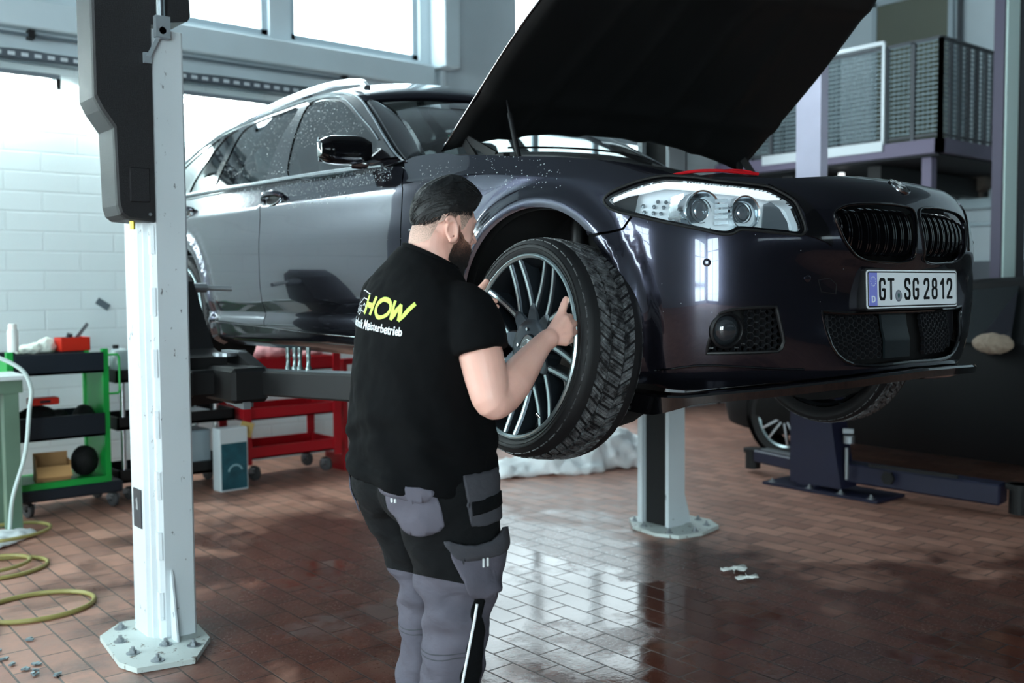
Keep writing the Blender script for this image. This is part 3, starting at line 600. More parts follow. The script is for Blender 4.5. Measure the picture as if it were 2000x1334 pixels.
plate_part('euro_band',[(-.2555,-.0505),(-.212,-.0505),(-.212,.0505),(-.2555,.0505)],-.0212,-.020,mat('euro_blue',(128,134,214),.35))
def ptext(t,x,z,size,m,sx=1,bold=0,name='plate_lettering'):
    me=text_mesh(t,size,name,sx=sx,bold=bold); o=link(name,me,m,PL); o.rotation_euler=(PI/2,0,0); o.location=(x,-.0218,z); return o
# tall condensed plate characters, drawn as strokes
GLY={'G':[[(.95,.80),(.95,.86),(.80,1),(.22,1),(.05,.86),(.05,.14),(.22,0),(.80,0),(.95,.14),(.95,.47),(.55,.47)]],
'T':[[(0,1),(1,1)],[(.5,1),(.5,0)]],
'S':[[(.95,.80),(.93,.88),(.78,1),(.24,1),(.07,.86),(.07,.68),(.18,.57),(.84,.42),(.95,.31),(.95,.14),(.78,0),(.22,0),(.06,.12),(.05,.22)]],
'2':[[(.07,.78),(.08,.86),(.25,1),(.76,1),(.94,.86),(.94,.66),(.86,.54),(.06,.04),(.06,0),(.96,0)]],
'8':[[(.28,1),(.72,1),(.88,.89),(.88,.66),(.72,.54),(.28,.54),(.12,.66),(.12,.89),(.28,1)],[(.28,.54),(.05,.42),(.05,.13),(.24,0),(.76,0),(.95,.13),(.95,.42),(.72,.54)]],
'1':[[(.15,.76),(.62,1),(.62,0)]]}
x=-.203; H_=.069; Wd=.038; th=.0095
def glyph(ch,x):
    b=MB()
    for st in GLY[ch]:
        for k in range(len(st)-1):
            p,q=st[k],st[k+1]; P=Vector((x+p[0]*(Wd-th)+th/2,-.0216,-H_/2+th/2+p[1]*(H_-th))); Q=Vector((x+q[0]*(Wd-th)+th/2,-.0216,-H_/2+th/2+q[1]*(H_-th)))
            b.bar(P,Q,th if abs(q[0]-p[0])<.6 or abs(p[1]-q[1])>.1 else th*.9,.0012,up=(0,-1,0)); 
            for r in (P,Q): b.cyl(r+Vector((0,.0006,0)),r-Vector((0,.0006,0)),th/2,n=12)
    return b.build('plate_character',M_pk,PL)
for ch,x in zip('GTSG2812',(-.204,-.156,-.063,-.014,.050,.099,.146,.192)): glyph(ch,x if ch!='1' else x+.003)
b=MB(); b.cyl((-.0945,-.0205,-.021),(-.0945,-.0215,-.021),.0185,n=32); sl_=b.build('plate_seal',mat('seal_silver',(150,156,166),.4,metal=.3),PL)
b=MB(); b.lathe([(.0175,0),(.0165,.0004),(.0155,0)],(-.0945,-.0216,-.021),(0,-1,0),32); b.build('seal_ring',mat('seal_grey',(90,94,104),.5),sl_)
b=MB(); b.prism([(-.0055,.007),(.0055,.007),(.0055,-.002),(0,-.008),(-.0055,-.002)],lambda a,c,t:(a-.0945,-.0216-t,c-.021),.0006); b.build('seal_shield',mat('seal_green',(50,90,90),.5),sl_)
ptext('D',-.234,-.031,.028,M_pw,bold=.0006)
b=MB()
for k in range(12):
    a=2*PI*k/12; cx_,cz_=-.234+.0135*math.cos(a),.024+.0135*math.sin(a); P5=[(cx_+(.0026 if i%2==0 else .0011)*math.sin(PI*i/5),cz_+(.0026 if i%2==0 else .0011)*math.cos(PI*i/5)) for i in range(10)]
    b.prism(P5,lambda p,r,t:(p,-.0214-t,r),.0005)
b.build('euro_stars',M_pw,PL)
# ---- roundel builder (badge on the nose, wheel caps)
def roundel(parent,M4,R=.041,name='roundel',blue=(120,150,175),ringcol=(10,10,12)):
    """M4 : matrix with local z pointing out"""
    T=lambda V:[(M4@Vector(p))[:] for p in V]
    def put(b,name,m,par): b.v=T(b.v); return b.build(name,m,par,True,ang=30)
    b=MB(); b.lathe([(R,-.006),(R,.003),(R*.95,.0042),(R*.95,.0028),(.0001,.0028)],n=40); o=put(b,name,mat('roundel_rim',(190,196,200),.2,metal=1),parent)
    b=MB(); b.lathe([(R*.94,.0030),(R*.62,.0030)],n=40); put(b,'roundel_ring',mat('roundel_black',ringcol,.25,coat=1),o)
    b=MB(); b.lathe([(R*.64,.0030),(R*.64,.0040),(R*.60,.0042),(R*.60,.0030)],n=40); put(b,'roundel_inner_rim',MATS['roundel_rim'],o)
    for k in range(4):
        b=MB(); V=[(0,0,.0034)]+[(R*.6*math.cos(PI/2*k+PI/2*j/10),R*.6*math.sin(PI/2*k+PI/2*j/10),.0034) for j in range(11)]; b.add(V,[(0,j,j+1) for j in range(1,11)])
        put(b,'roundel_quarter',mat('roundel_white',(232,238,240),.3) if k%2==0 else mat('roundel_dark',(14,16,20),.3,coat=1),o)
    for ch,a in zip('BMW',(38,0,-38)):
        me=text_mesh(ch,R*.42,'roundel_letter',bold=R*.012,depth=.0003); 
        M5=M4@Matrix.Rotation(math.radians(a),4,'Z')@Matrix.Translation((0,R*.78,.0034)); me.transform(M5); link('roundel_letter',me,MATS['roundel_white'],o)
    return o
c0=sk1(0.02,.905,-.001); nn=(sk1(0.02,.905,.05)-c0).normalized(); yy=(sk1(.02,.93,0)-sk1(.02,.88,0)).normalized(); yy=(yy-nn*yy.dot(nn)).normalized(); xx=yy.cross(nn); 
roundel(CAR,Matrix.Translation(c0)@Matrix((xx,yy,nn)).transposed().to_4x4(),R=.038)
# ---- headlights
M_hlh=mat('headlight_housing',(222,228,232),.4,metal=.25); M_chr=mat('bright_chrome',(215,222,226),.12,metal=1); M_hld=mat('headlight_grey',(112,120,126),.3,metal=.5)
def headlight(sgn):
    f_=lambda L:L if sgn>0 else mir(L)
    b=MB(); b.tube([sk1(sgn*a,c,-.002) for a,c in resample(hl,.012)],.0045,8,closed=True); H0=b.build('headlight',M_rub,CAR,True)
    cdt_mesh(f_(hl_g),[],.02,lambda P:skin(P,-.045,True),'headlight_bowl',M_hlh,H0,.003)
    cdt_mesh(f_(hl),[f_(hl_g)],.015,lambda P:skin(P,-.006,True),'headlight_rim',M_gloss,H0,.012)
    G=[]; pts=resample(hl_g,.02)
    G=[[sk1(sgn*a,c,-.006)[:] for a,c in pts],[sk1(sgn*a,c,-.048)[:] for a,c in pts]]
    b=MB(); b.grid(G,closed=True); b.build('headlight_wall',M_hlh,H0,True)
    # pale brow strip along the top edge; its emission stands in for reflected light
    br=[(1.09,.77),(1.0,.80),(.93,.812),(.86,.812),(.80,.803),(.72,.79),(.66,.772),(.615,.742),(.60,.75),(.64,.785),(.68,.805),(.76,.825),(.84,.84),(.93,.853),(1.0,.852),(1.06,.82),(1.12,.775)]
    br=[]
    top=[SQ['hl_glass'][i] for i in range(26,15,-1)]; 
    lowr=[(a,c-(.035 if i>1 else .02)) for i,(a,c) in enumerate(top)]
    cdt_mesh(f_(top+lowr[::-1][1:]),[],.015,lambda P:skin(P,-.012,True),'headlight_brow',mat('brow_added_glow',(226,234,238),.3,emit=.55),H0,.006)
    # two projector barrels
    for s_,q_,R in ((.8475,.7356,.056),(.7075,.7269,.047)):
        c0=sk1(sgn*s_,q_,-.040); n0=Vector((-.30*sgn,-1,0)).normalized()
        b=MB(); b.lathe([(R*.98,-.03),(R,.018),(R*1.06,.022),(R*1.06,.026),(R*.97,.024),(R*.90,.0),(R*.74,-.02)],c0,n0,40); p=b.build('projector_ring',M_chr,H0,True)
        b=MB(); b.lathe([(R*.74,-.02),(R*.70,-.004),(R*.5,.010),(R*.25,.016),(.0001,.018)],c0,n0,32); b.build('projector_lens',mat('projector_glass',(120,130,138),.06,metal=.6,coat=1),p,True)
        b=MB(); 
        for rr_ in (.62,.45): b.lathe([(R*rr_,.008),(R*rr_+.001,.013),(R*rr_-.001,.013)],c0,n0,32)
        b.build('lens_ridge',M_chr,p,True)
    # reflector fins between and beside the barrels
    b=MB()
    for k in range(7): 
        q_=.675+.020*k; b.bar(sk1(sgn*.945,q_+.002,-.040),sk1(sgn*.90,q_+.006,-.022),.003,.012)
    for k in range(5): b.bar(sk1(sgn*.795,.675+.026*k,-.03),sk1(sgn*.755,.675+.025*k,-.020),.004,.01)
    b.build('reflector_fin',M_chr,H0)
    # indicator studs
    b=MB()
    for s_,q_ in SQ['studs']:
        if 1:
            c0=sk1(sgn*s_,q_,-.041); n0=(sk1(sgn*s_,q_,0)-c0).normalized(); b.lathe([(.0065,0),(.006,.004),(.0001,.005)],c0,n0,6)
    b.build('indicator_stud',M_hld,H0,False)
    # dark inner bay towards the nose
    cdt_mesh(f_([(.625,.775),(.60,.79),(.575,.76),(.552,.70),(.548,.655),(.60,.652),(.64,.66)]),[],.015,lambda P:skin(P,-.034,True),'side_reflector',M_hld,H0,.004)
    cdt_mesh(f_(hl_g),[],.016,lambda P:skin(P,-.004,True),'headlight_lens',M_lens,H0,0)
    return H0
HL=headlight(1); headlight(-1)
for sgn in (1,-1):
    ey=SQ['eyelid']; panel('headlight_surround',ey if sgn>0 else mir(ey),h=.012,off=.0045,m=M_gloss,thick=.008)
# ---- greenhouse
def Gu(v,w):
    t=np.maximum(w-.95,-.1); return -(np.interp(v,[1.0,1.6,2.2,3.2,3.8,4.3,4.7,4.95],[.862,.876,.882,.876,.854,.804,.734,.634])-.45*t-.32*t*t)
def gmap(sgn,off=0): 
    def f(P): 
        u=(Gu(P[:,0],P[:,1])-off); return np.stack([u*sgn,P[:,0],P[:,1]],1)
    return f
chrL=[(1.60,.935),(1.67,.965),(2.03,1.18),(2.24,1.288),(2.41,1.338),(2.63,1.368),(2.9,1.375),(3.43,1.358),(3.78,1.34),(4.12,1.285),(4.42,1.17),(4.62,1.02)]
railc=catm(chrL,8)
fgl=[(2.79,1.335),(2.70,1.343),(2.54,1.325),(2.41,1.297),(2.26,1.235),(2.11,1.162),(1.96,1.088),(1.86,1.03),(1.835,.985),(1.85,.947),(2.58,.966),(2.66,1.06),(2.74,1.20)]
rgl=[(2.88,1.335),(3.10,1.34),(3.42,1.328),(3.50,1.30),(3.505,1.24),(3.48,1.15),(3.47,1.06),(3.46,.995),(3.30,.985),(2.82,.968),(2.845,1.05),(2.875,1.2)]
tgl=[(3.57,1.315),(3.72,1.305),(3.80,1.19),(3.86,1.0),(3.53,.995),(3.54,1.1),(3.57,1.22)]
qgl=[(3.80,1.295),(4.05,1.26),(4.30,1.17),(4.45,1.06),(4.47,1.0),(3.94,1.0),(3.89,1.15)]
out=[(1.60,.935)]+[tuple(p) for p in railc[1:]]+[(4.62,.96),(4.3,.955),(3.0,.945),(1.85,.925)]
M_pillar=mat('pillar_gloss_black',(14,13,17),.15,coat=1)
for sgn in (1,-1):
    fr=cdt_mesh(out,[catm(k_,3,True).tolist() for k_ in (fgl,rgl,tgl,qgl)],.035 if sgn>0 else .07,gmap(sgn),'window_surround',M_pillar,CAR,.014,True,50,flip=(sgn<0))
    for nm,G_ in (('front_side_window',fgl),('rear_side_window',rgl),('small_side_window',tgl),('rear_quarter_window',qgl)):
        cdt_mesh(catm(G_,2,True).tolist(),[],.06,gmap(sgn,-.006),nm,M_glass if sgn>0 else M_clear,CAR,0,True)
    b=MB(); b.tube([gmap(sgn,.004)(np.array([p]))[0] for p in railc[4:]],.0055,8); b.build('window_chrome',M_chrome,CAR,True)
    b=MB(); b.tube([gmap(sgn,.005)(np.array([p]))[0] for p in catm([(a,c+.018) for a,c in fgl[0:8][::-1]],4)],.004,8); b.build('door_frame_chrome',M_chrome,CAR,True)
    b=MB(); b.tube([gmap(sgn,.012)(np.array([p]))[0] for p in catm([(1.74,.931),(1.9,.936),(2.5,.952),(2.9,.957),(3.5,.972),(4.1,.978),(4.55,.975)],6)],.008,8); b.build('belt_chrome',M_chrome,CAR,True)
    # roof rail
    RP=[(2.26,1.340),(2.36,1.385),(2.49,1.41),(2.71,1.433),(2.98,1.438),(3.33,1.418),(3.8,1.37),(4.13,1.312),(4.34,1.24)]
    P=[gmap(sgn,-.018)(np.array([p]))[0] for p in catm(RP,6)]
    sweep('roof_rail',P,[(-.014,-.010),(-.014,.008),(-.008,.014),(.008,.014),(.014,.008),(.014,-.010)],M_chrome,CAR)
# roof, windscreen, pillars
def railpt(v,sgn): 
    w=float(np.interp(v,railc[:,0],railc[:,1])); return Vector((float(Gu(v,w))*sgn,v,w+.004))
vs=np.linspace(2.20,4.60,30); G=[]
for v in vs:
    row=[]
    for a in np.linspace(-1,1,23):
        e=railpt(v,1); ur=-e.x; cr=.062*sst(2.0,2.6,v)+.03; vv=v-(.10*(1-a*a) if v<2.3 else .10*(1-a*a)*max(0,1-(v-2.2)/.8))
        row.append((a*ur,vv,e.z+cr*(1-abs(a)**2.6)))
    G.append(row)
b=MB(); b.grid(G); roof=b.build('roof',M_paint,CAR,True); sm_=roof.modifiers.new('s','SOLIDIFY'); sm_.thickness=.02; sm_.offset=-1
wt=[Vector(p) for p in G[0]]
def wbase(a): return Vector((a*.715,1.70-.30*(1-abs(a)**2.2),.975+.03*(1-a*a)))
WSG=[]; NR=14
for i in range(NR+1):
    t=i/NR; row=[]
    for j in range(23):
        a=-1+2*j/22; p=wbase(a).lerp(wt[j] if abs(a)<1 else wt[j],t); tt=Vector((a*.575,wt[j].y+.015,wt[j].z-.004)); p=wbase(a).lerp(tt,t); bul=.035*math.sin(PI*t); row.append((p.x,p.y-bul*.5,p.z+bul*.7))
    WSG.append(row)
b=MB(); b.grid(WSG); b.build('windscreen',M_screen,CAR,True)
for sgn in (1,-1):
    jj=0 if sgn>0 else 22
    G=[]
    lo=[Vector(WSG[i][jj]) for i in range(NR+1)]
    cp=railc[:32]; 
    for i in range(NR+1):
        t=i/NR; k=t*31; c=cp[int(k)]*(1-k%1)+cp[min(int(k)+1,31)]*(k%1); o=Vector(gmap(sgn,-.013)(np.array([c]))[0]); i_=lo[i]; mid=(o+i_)/2+Vector((-.012*sgn,-.008,.012)); q1=o.lerp(mid,.55)+Vector((-.003*sgn,-.001,.003)); q2=mid.lerp(i_,.45)+Vector((-.002*sgn,-.002,.003))
        G.append([o[:],q1[:],mid[:],q2[:],i_[:]])
    b=MB(); b.grid(G); pl=b.build('windscreen_pillar',M_pillar,CAR,True); sm_=pl.modifiers.new('s','SOLIDIFY'); sm_.thickness=.015; sm_.offset=-1
# cowl, wipers
G=[]
for j in range(23):
    a=-1+2*j/22; p=wbase(a); q_=Vector((a*.80,1.50-.24*(1-abs(a)**2.2),.955+.0*(1-a*a))); G.append([p[:],p.lerp(q_,.5)[:],q_[:],(q_.x,q_.y-.02,.86)])
b=MB(); b.grid(G); b.build('scuttle_panel',M_plas,CAR,True)
for x0,x1 in ((-.45,.10),(.15,.62)):
    b=MB(); P=[]
    for k in range(9):
        x_=x0+(x1-x0)*k/8; a=x_/.715; p=wbase(a); tt=Vector((a*.575,2.2,1.37)); P.append(p.lerp(tt,.025)+Vector((0,-.012,.008)))
    b.tube(P,.0045,6); b.tube([P[-1],P[-1]+Vector((.08,-.10,-.05))],.009,6); b.build('wiper',M_plas,CAR,True)
# tail: simple rear hatch and bumper hidden behind the post
G=[]
for s_ in (-1,1):
    pass
tail=[]
for w,v,u in ((.22,4.84,.62),(.45,4.90,.66),(.75,4.90,.68),(.95,4.84,.64),(1.15,4.72,.58),(1.30,4.60,.50),(1.35,4.50,.46)):
    tail.append([(a*u,v-.10*abs(a)**3,w+.0) for a in np.linspace(-1,1,15)])
b=MB(); b.grid(tail); b.build('tailgate',M_paint,CAR,True)
# ---- interior
M_seat=mat('seat_leather',(70,72,76),.5); M_dash=mat('dashboard_plastic',(24,24,27),.5)
def seat(x,v,back_h=.62):
    def hull(parts,name,m,par):
        import bmesh as _b
        bb=MB()
        for c,d,R in parts: bb.box(c,d,R=R,bev=min(d)*.35)
        return bb.build(name,m,par,True,60)
    R=Matrix.Rotation(math.radians(-20),3,'X')
    o=hull([((x,v,.50),(.50,.50,.16),None),((x,v+.30,.82),(.48,.14,.60),R)],'seat',M_seat,CAR)
    hull([((x,v+.42,1.17),(.26,.10,.17),R)],'headrest',M_seat,o)
    return o
for x in (-.38,.38):
    seat(x,2.35); seat(x,3.25)
b=MB(); b.box((0,1.76,.78),(1.42,.42,.22),bev=.06); b.build('dashboard',M_dash,CAR,True,60)
b=MB(); b.lathe([(.185,-.012),(.197,0),(.185,.012),(.173,0)],(.38,1.98,.90),(0,.85,.5),32,close=True); b.build('steering_wheel',M_dash,CAR,True)
# ---- mirror
def mirror(sgn):
    c=Vector((-.995*sgn,1.885,.996)) 
    b=MB(); G=[]
    n=26
    for i in range(13):
        t=-1+2*i/12; # along u
        sc=(1-abs(t)**5)**.5 if abs(t)<1 else .0; sc=max(sc,.62 if t>0 else .55); sc*=(1-.10*(t<0)*abs(t))
        row=[]
        for k in range(n):
            a=2*PI*k/n; ca,sa=math.cos(a),math.sin(a); e=.48
            y_=.055*math.copysign(abs(ca)**e,ca)*sc; z_=.058*math.copysign(abs(sa)**e,sa)*sc
            if ca>0: y_*=.45
            row.append((c.x+t*.110*sgn, c.y+y_-.02*t*t, c.z+z_+.006*t))
        G.append(row)
    b.grid(G,closed=True,cap=True); o=b.build('door_mirror',M_gloss,CAR,True,60)
    b=MB(); b.tube(catm([(c.x+.05*sgn,c.y,c.z-.045),(c.x+.10*sgn,c.y-.04,c.z-.050),(-.85*sgn,c.y-.12,c.z-.045)],5),[.024]*5+[.020]*6,10); b.build('mirror_arm',M_pillar,o,True)
    b=MB(); b.box((c.x,c.y+.029,c.z),(.17,.006,.095),bev=.002); b.build('mirror_glass',M_chr,o)
    return o
mirror(1); mirror(-1)
b=MB(); b.prism([(1.66,.955),(1.86,.962),(1.835,1.03),(1.81,1.045)],lambda v,w,t:(float(Gu(v,w))-.006-t,v,w),.012); b.build('mirror_sail',M_pillar,CAR)
# ---- handles
for s_,q_,pr in ((3.275,.872,None),(4.36,.878,None)):
    b=MB(); c0=sk1(s_,q_,0); G=[]
    b.tube(catm([sk1(s_+.105,q_-.004,.006),sk1(s_+.06,q_+.004,.030),sk1(s_,q_+.008,.036),sk1(s_-.06,q_+.008,.030),sk1(s_-.105,q_+.004,.006)],5),[.008]+[.013]*5+[.015]*9+[.013]*5+[.008],10)
    hd=b.build('door_handle',M_paint,DOOR if s_<4 else RDOOR,True)
    n0=(sk1(s_,q_,.02)-c0).normalized(); M3=MB(); 
    xx=(sk1(s_+.02,q_,0)-sk1(s_-.02,q_,0)).normalized(); zz=xx.cross(n0)
    V=[c0+n0*.0015]+[c0+n0*.002+xx*(.070*math.cos(a))+zz*(.034*math.sin(a)) for a in np.linspace(0,2*PI,28,endpoint=False)]
    M3.add(V,[(0,i+1,(i+1)%28+1) for i in range(28)]); M3.build('handle_recess',M_dark,hd)
    b=MB(); b.tube([V[i+1]+n0*.001 for i in range(28)],.003,6,closed=True); b.build('recess_edge',M_chrome,hd,True)
# side repeater on the wing, inspection sticker
b=MB(); b.tube([sk1(2.12,.63,.002),sk1(2.06,.64,.004),sk1(2.0,.62,.002)],[.004,.009,.004],8); b.build('side_repeater',M_chrome,CAR,True)
p=Vector(WSG[3][2]); b=MB(); b.box(p+Vector((.03,.012,0)),(.11,.003,.022),R=Matrix.Rotation(math.radians(-50),3,'X')); b.build('windscreen_sticker',mat('sticker_green',(20,120,90),.5),CAR)
# ---- bonnet, opened
HN=(Vector((-.80,1.475,.962)),Vector((-.544,0,.437)).normalized()); HF=(Vector((.80,1.33,.992)),Vector((0,0,0)))
dN=Vector((0,-.544,.437)).normalized(); dF=Vector((0,-.697,.602)).normalized()
def hood(a,t):  # a -1..1 across, t 0..1 from hinge to front
    L=1.28; n=Vector((-.80,1.475,.962))+dN*(t*L); f_=Vector((.80,1.34,.985))+dF*(t*L)
    k=(a+1)/2; p=n.lerp(f_,k); nar=1-.10*sst(.35,1,t); p.x=p.x*nar
    nrm=Vector((0,.62,.78)); cr=1-abs(a)**2.4
    p+=nrm*(cr*(.055*(1-.3*t)+.038*(1-t)**3)); 
    # rear edge bows forward in the middle, front edge bows out
    p+=((dN+dF)/2)*(.055*cr*(1-t)**3 + .16*cr*t**3)
    return p,nrm
G=[];G2=[]
for i in range(25):
    t=i/24; G.append([hood(a,t)[0][:] for a in np.linspace(-1,1,33)])
b=MB(); b.grid(G); hood_o=b.build('bonnet',M_paint,CAR,True); sm_=hood_o.modifiers.new('s','SOLIDIFY'); sm_.thickness=.008; sm_.offset=1
# inner frame of the bonnet: padded underside with raised ribs
G=[]
for i in range(49):
    t=i/48; row=[]
    for a in np.linspace(-1,1,65):
        p,n=hood(a,t); e=min(1,min(1-abs(a),.999)/.05) ; e2=min(1,t/.04,(1-t)/.05)
        d=.030*(max(0,min(e,e2)))**.5
        pat=0
        for c in (-.62,-.22,.22,.62):
            pat=max(pat,math.exp(-((a-c*(1-.25*t))/.045)**2))
        pat=max(pat,math.exp(-((t-.16-.06*a*a)/.03)**2),math.exp(-((t-.62-.1*a*a)/.03)**2))
        row.append((p-n*(d+.012*pat))[:])
    G.append(row)
b=MB(); b.grid(G); b.build('bonnet_liner',mat('bonnet_underside',(9,10,11),.6,coat=.15),hood_o,True)
b=MB(); b.tube([ (hood(-1,t)[0]+Vector((-.001,0,.002)))[:] for t in np.linspace(0,1,25)],.0035,6); b.build('bonnet_edge',M_gloss,hood_o,True)
# hinge arms and gas struts
b=MB(); b.tube([ (hood(1,t)[0]+Vector((.001,0,.0)))[:] for t in np.linspace(0,1,25)],.0045,6); b.build('bonnet_edge',M_gloss,hood_o,True)
for sgn in (-1,1):
    b=MB(); h0=hood(sgn*.93,.06)[0]; base=Vector((sgn*.76,1.30,.90))
    b.bar(base,h0+Vector((0,0,-.02)),.012,.035); b.bar(base+Vector((0,-.10,.02)),h0+Vector((0,-.02,-.02)),.012,.03); b.bar(base+Vector((0,.05,.0)),base+Vector((0,-.16,.01)),.03,.03); b.build('bonnet_hinge',M_dark,CAR)
    if sgn>0: continue
    b=MB(); s0=Vector((sgn*.72,1.11,.875)); s1=hood(sgn*.86,.22)[0]-Vector((0,.62,.78))*.045; m_=s0.lerp(s1,.8); b.cyl(s0,m_,.010); st=b.build('bonnet_strut',M_plas,CAR,True)
    b=MB(); b.cyl(m_,s1,.005); b.build('strut_rod',M_plas,st,True)
# red release cable along the slam panel
b=MB(); P=[Vector((-.70,.44,.785)),Vector((-.66,.38,.795)),Vector((-.60,.33,.797)),Vector((-.54,.30,.793)),Vector((-.48,.275,.790))]
b.tube(catm([p[:] for p in P],5),.005,8); b.tube(catm([(-.60,.33,.795),(-.55,.33,.803),(-.50,.30,.800),(-.48,.275,.790)],5),.003,6); b.build('bonnet_cable',mat('cable_red',(176,16,26),.35),CAR,True)
b=MB(); b.box2((-.66,.26,.68),(.66,.42,.785),bev=.03); b.build('slam_panel',M_plas,CAR,True,50)
# ---- water drops on glass and paint (uncountable)
M_drop=mat('water_drop',(230,240,242),.03,trans=.6,ior=1.33)
b=MB()
OCT=[(1,0,0),(0,1,0),(-1,0,0),(0,-1,0),(.6,.6,.6),(-.6,.6,.6),(-.6,-.6,.6),(.6,-.6,.6),(0,0,1)]
def drop(p,n,r):
    n=n.normalized(); a,c=b.frame(n); V=[p]; 
    for rr_,h_ in ((1,0),(.75,.45)): V+=[p+(a*math.cos(t)+c*math.sin(t))*r*rr_+n*h_*r for t in [PI/3*k for k in range(6)]]
    V.append(p+n*r*.65); Fs=[(1+k,1+(k+1)%6,7+(k+1)%6,7+k) for k in range(6)]+[(7+k,7+(k+1)%6,13) for k in range(6)]; b.add(V,Fs)
def scat(n,fn,rmin=.0012,rmax=.0034):
    for _ in range(n):
        P_,N_=fn(); drop(P_,N_,rmin+(rmax-rmin)*random.random()**2.2)
def on_skin(s0,s1,q0,q1):
    def f():
        while True:
            s_,q_=random.uniform(s0,s1),random.uniform(q0,q1); p=sk1(s_,q_,0)
            if min(math.hypot(p.y-vc,p.z-wc) for vc,wc in ARCHES)>.372 and not inpoly(np.array([s_]),np.array([q_]),hl)[0] and not inpoly(np.array([s_]),np.array([q_]),fog)[0] and not inpoly(np.array([s_]),np.array([q_]),kid)[0]: break
        return p,sk1(s_,q_,.01)-p
    return f
def on_glass(poly,v0,v1,w0,w1,off=-.006):
    def f():
        while True:
            v,w=random.uniform(v0,v1),random.uniform(w0,w1)
            if inpoly(np.array([v]),np.array([w]),poly)[0]: break
        p=Vector(gmap(1,off)(np.array([(v,w)]))[0]); return p,Vector((-1,0,.4))
    return f
scat(620,on_skin(2.3,3.35,.87,.94)); scat(260,on_skin(3.45,4.1,.88,.97)); scat(70,on_skin(2.55,3.1,.80,.85),.0016,.004); scat(170,on_skin(1.35,2.1,.78,.92),.0012,.003); scat(30,on_skin(.2,2.4,.3,.7),.001,.002)
scat(420,on_glass(fgl,2.0,2.8,1.1,1.34)); scat(380,on_glass(rgl,2.85,3.5,1.0,1.33)); scat(200,on_glass(out,2.60,2.86,.96,1.34,.001))
dr=b.build('water_drops',M_drop,CAR,True); dr['kind']='stuff'
# ================================================================ WHEELS
M_tyre=mat('tyre_rubber',(17,17,19),.62,noise=.25,nscale=30)
def tread_mat():
    m=bpy.data.materials.new('dusty_tread'); m.use_nodes=True; nt=m.node_tree; b=nt.nodes['Principled BSDF']; tc=nt.nodes.new('ShaderNodeTexCoord'); n=nt.nodes.new('ShaderNodeTexNoise'); n.inputs['Scale'].default_value=38; n.inputs['Detail'].default_value=9; n.inputs['Roughness'].default_value=.75
    nt.links.new(tc.outputs['Object'],n.inputs['Vector']); r=nt.nodes.new('ShaderNodeValToRGB'); r.color_ramp.elements[0].position=.42; r.color_ramp.elements[0].color=(*lin((24,24,26)),1); r.color_ramp.elements[1].position=.62; r.color_ramp.elements[1].color=(*lin((112,114,116)),1)
    e=r.color_ramp.elements.new(.72); e.color=(*lin((186,190,190)),1)
    nt.links.new(n.outputs['Fac'],r.inputs[0]); nt.links.new(r.outputs[0],b.inputs['Base Color']); b.inputs['Roughness'].default_value=.38
    bp=nt.nodes.new('ShaderNodeBump'); bp.inputs['Strength'].default_value=.6; bp.inputs['Distance'].default_value=.004; nt.links.new(n.outputs['Fac'],bp.inputs['Height']); nt.links.new(bp.outputs[0],b.inputs['Normal']); return m
M_tread=tread_mat()
M_rimd=mat('rim_dark_grey',(50,56,62),.34,metal=.7); M_rimf=mat('rim_machined_face',(178,194,196),.30,metal=.85); M_rimin=mat('rim_barrel',(34,37,41),.4,metal=.7)
RT,RR,WT=.340,.281,.222
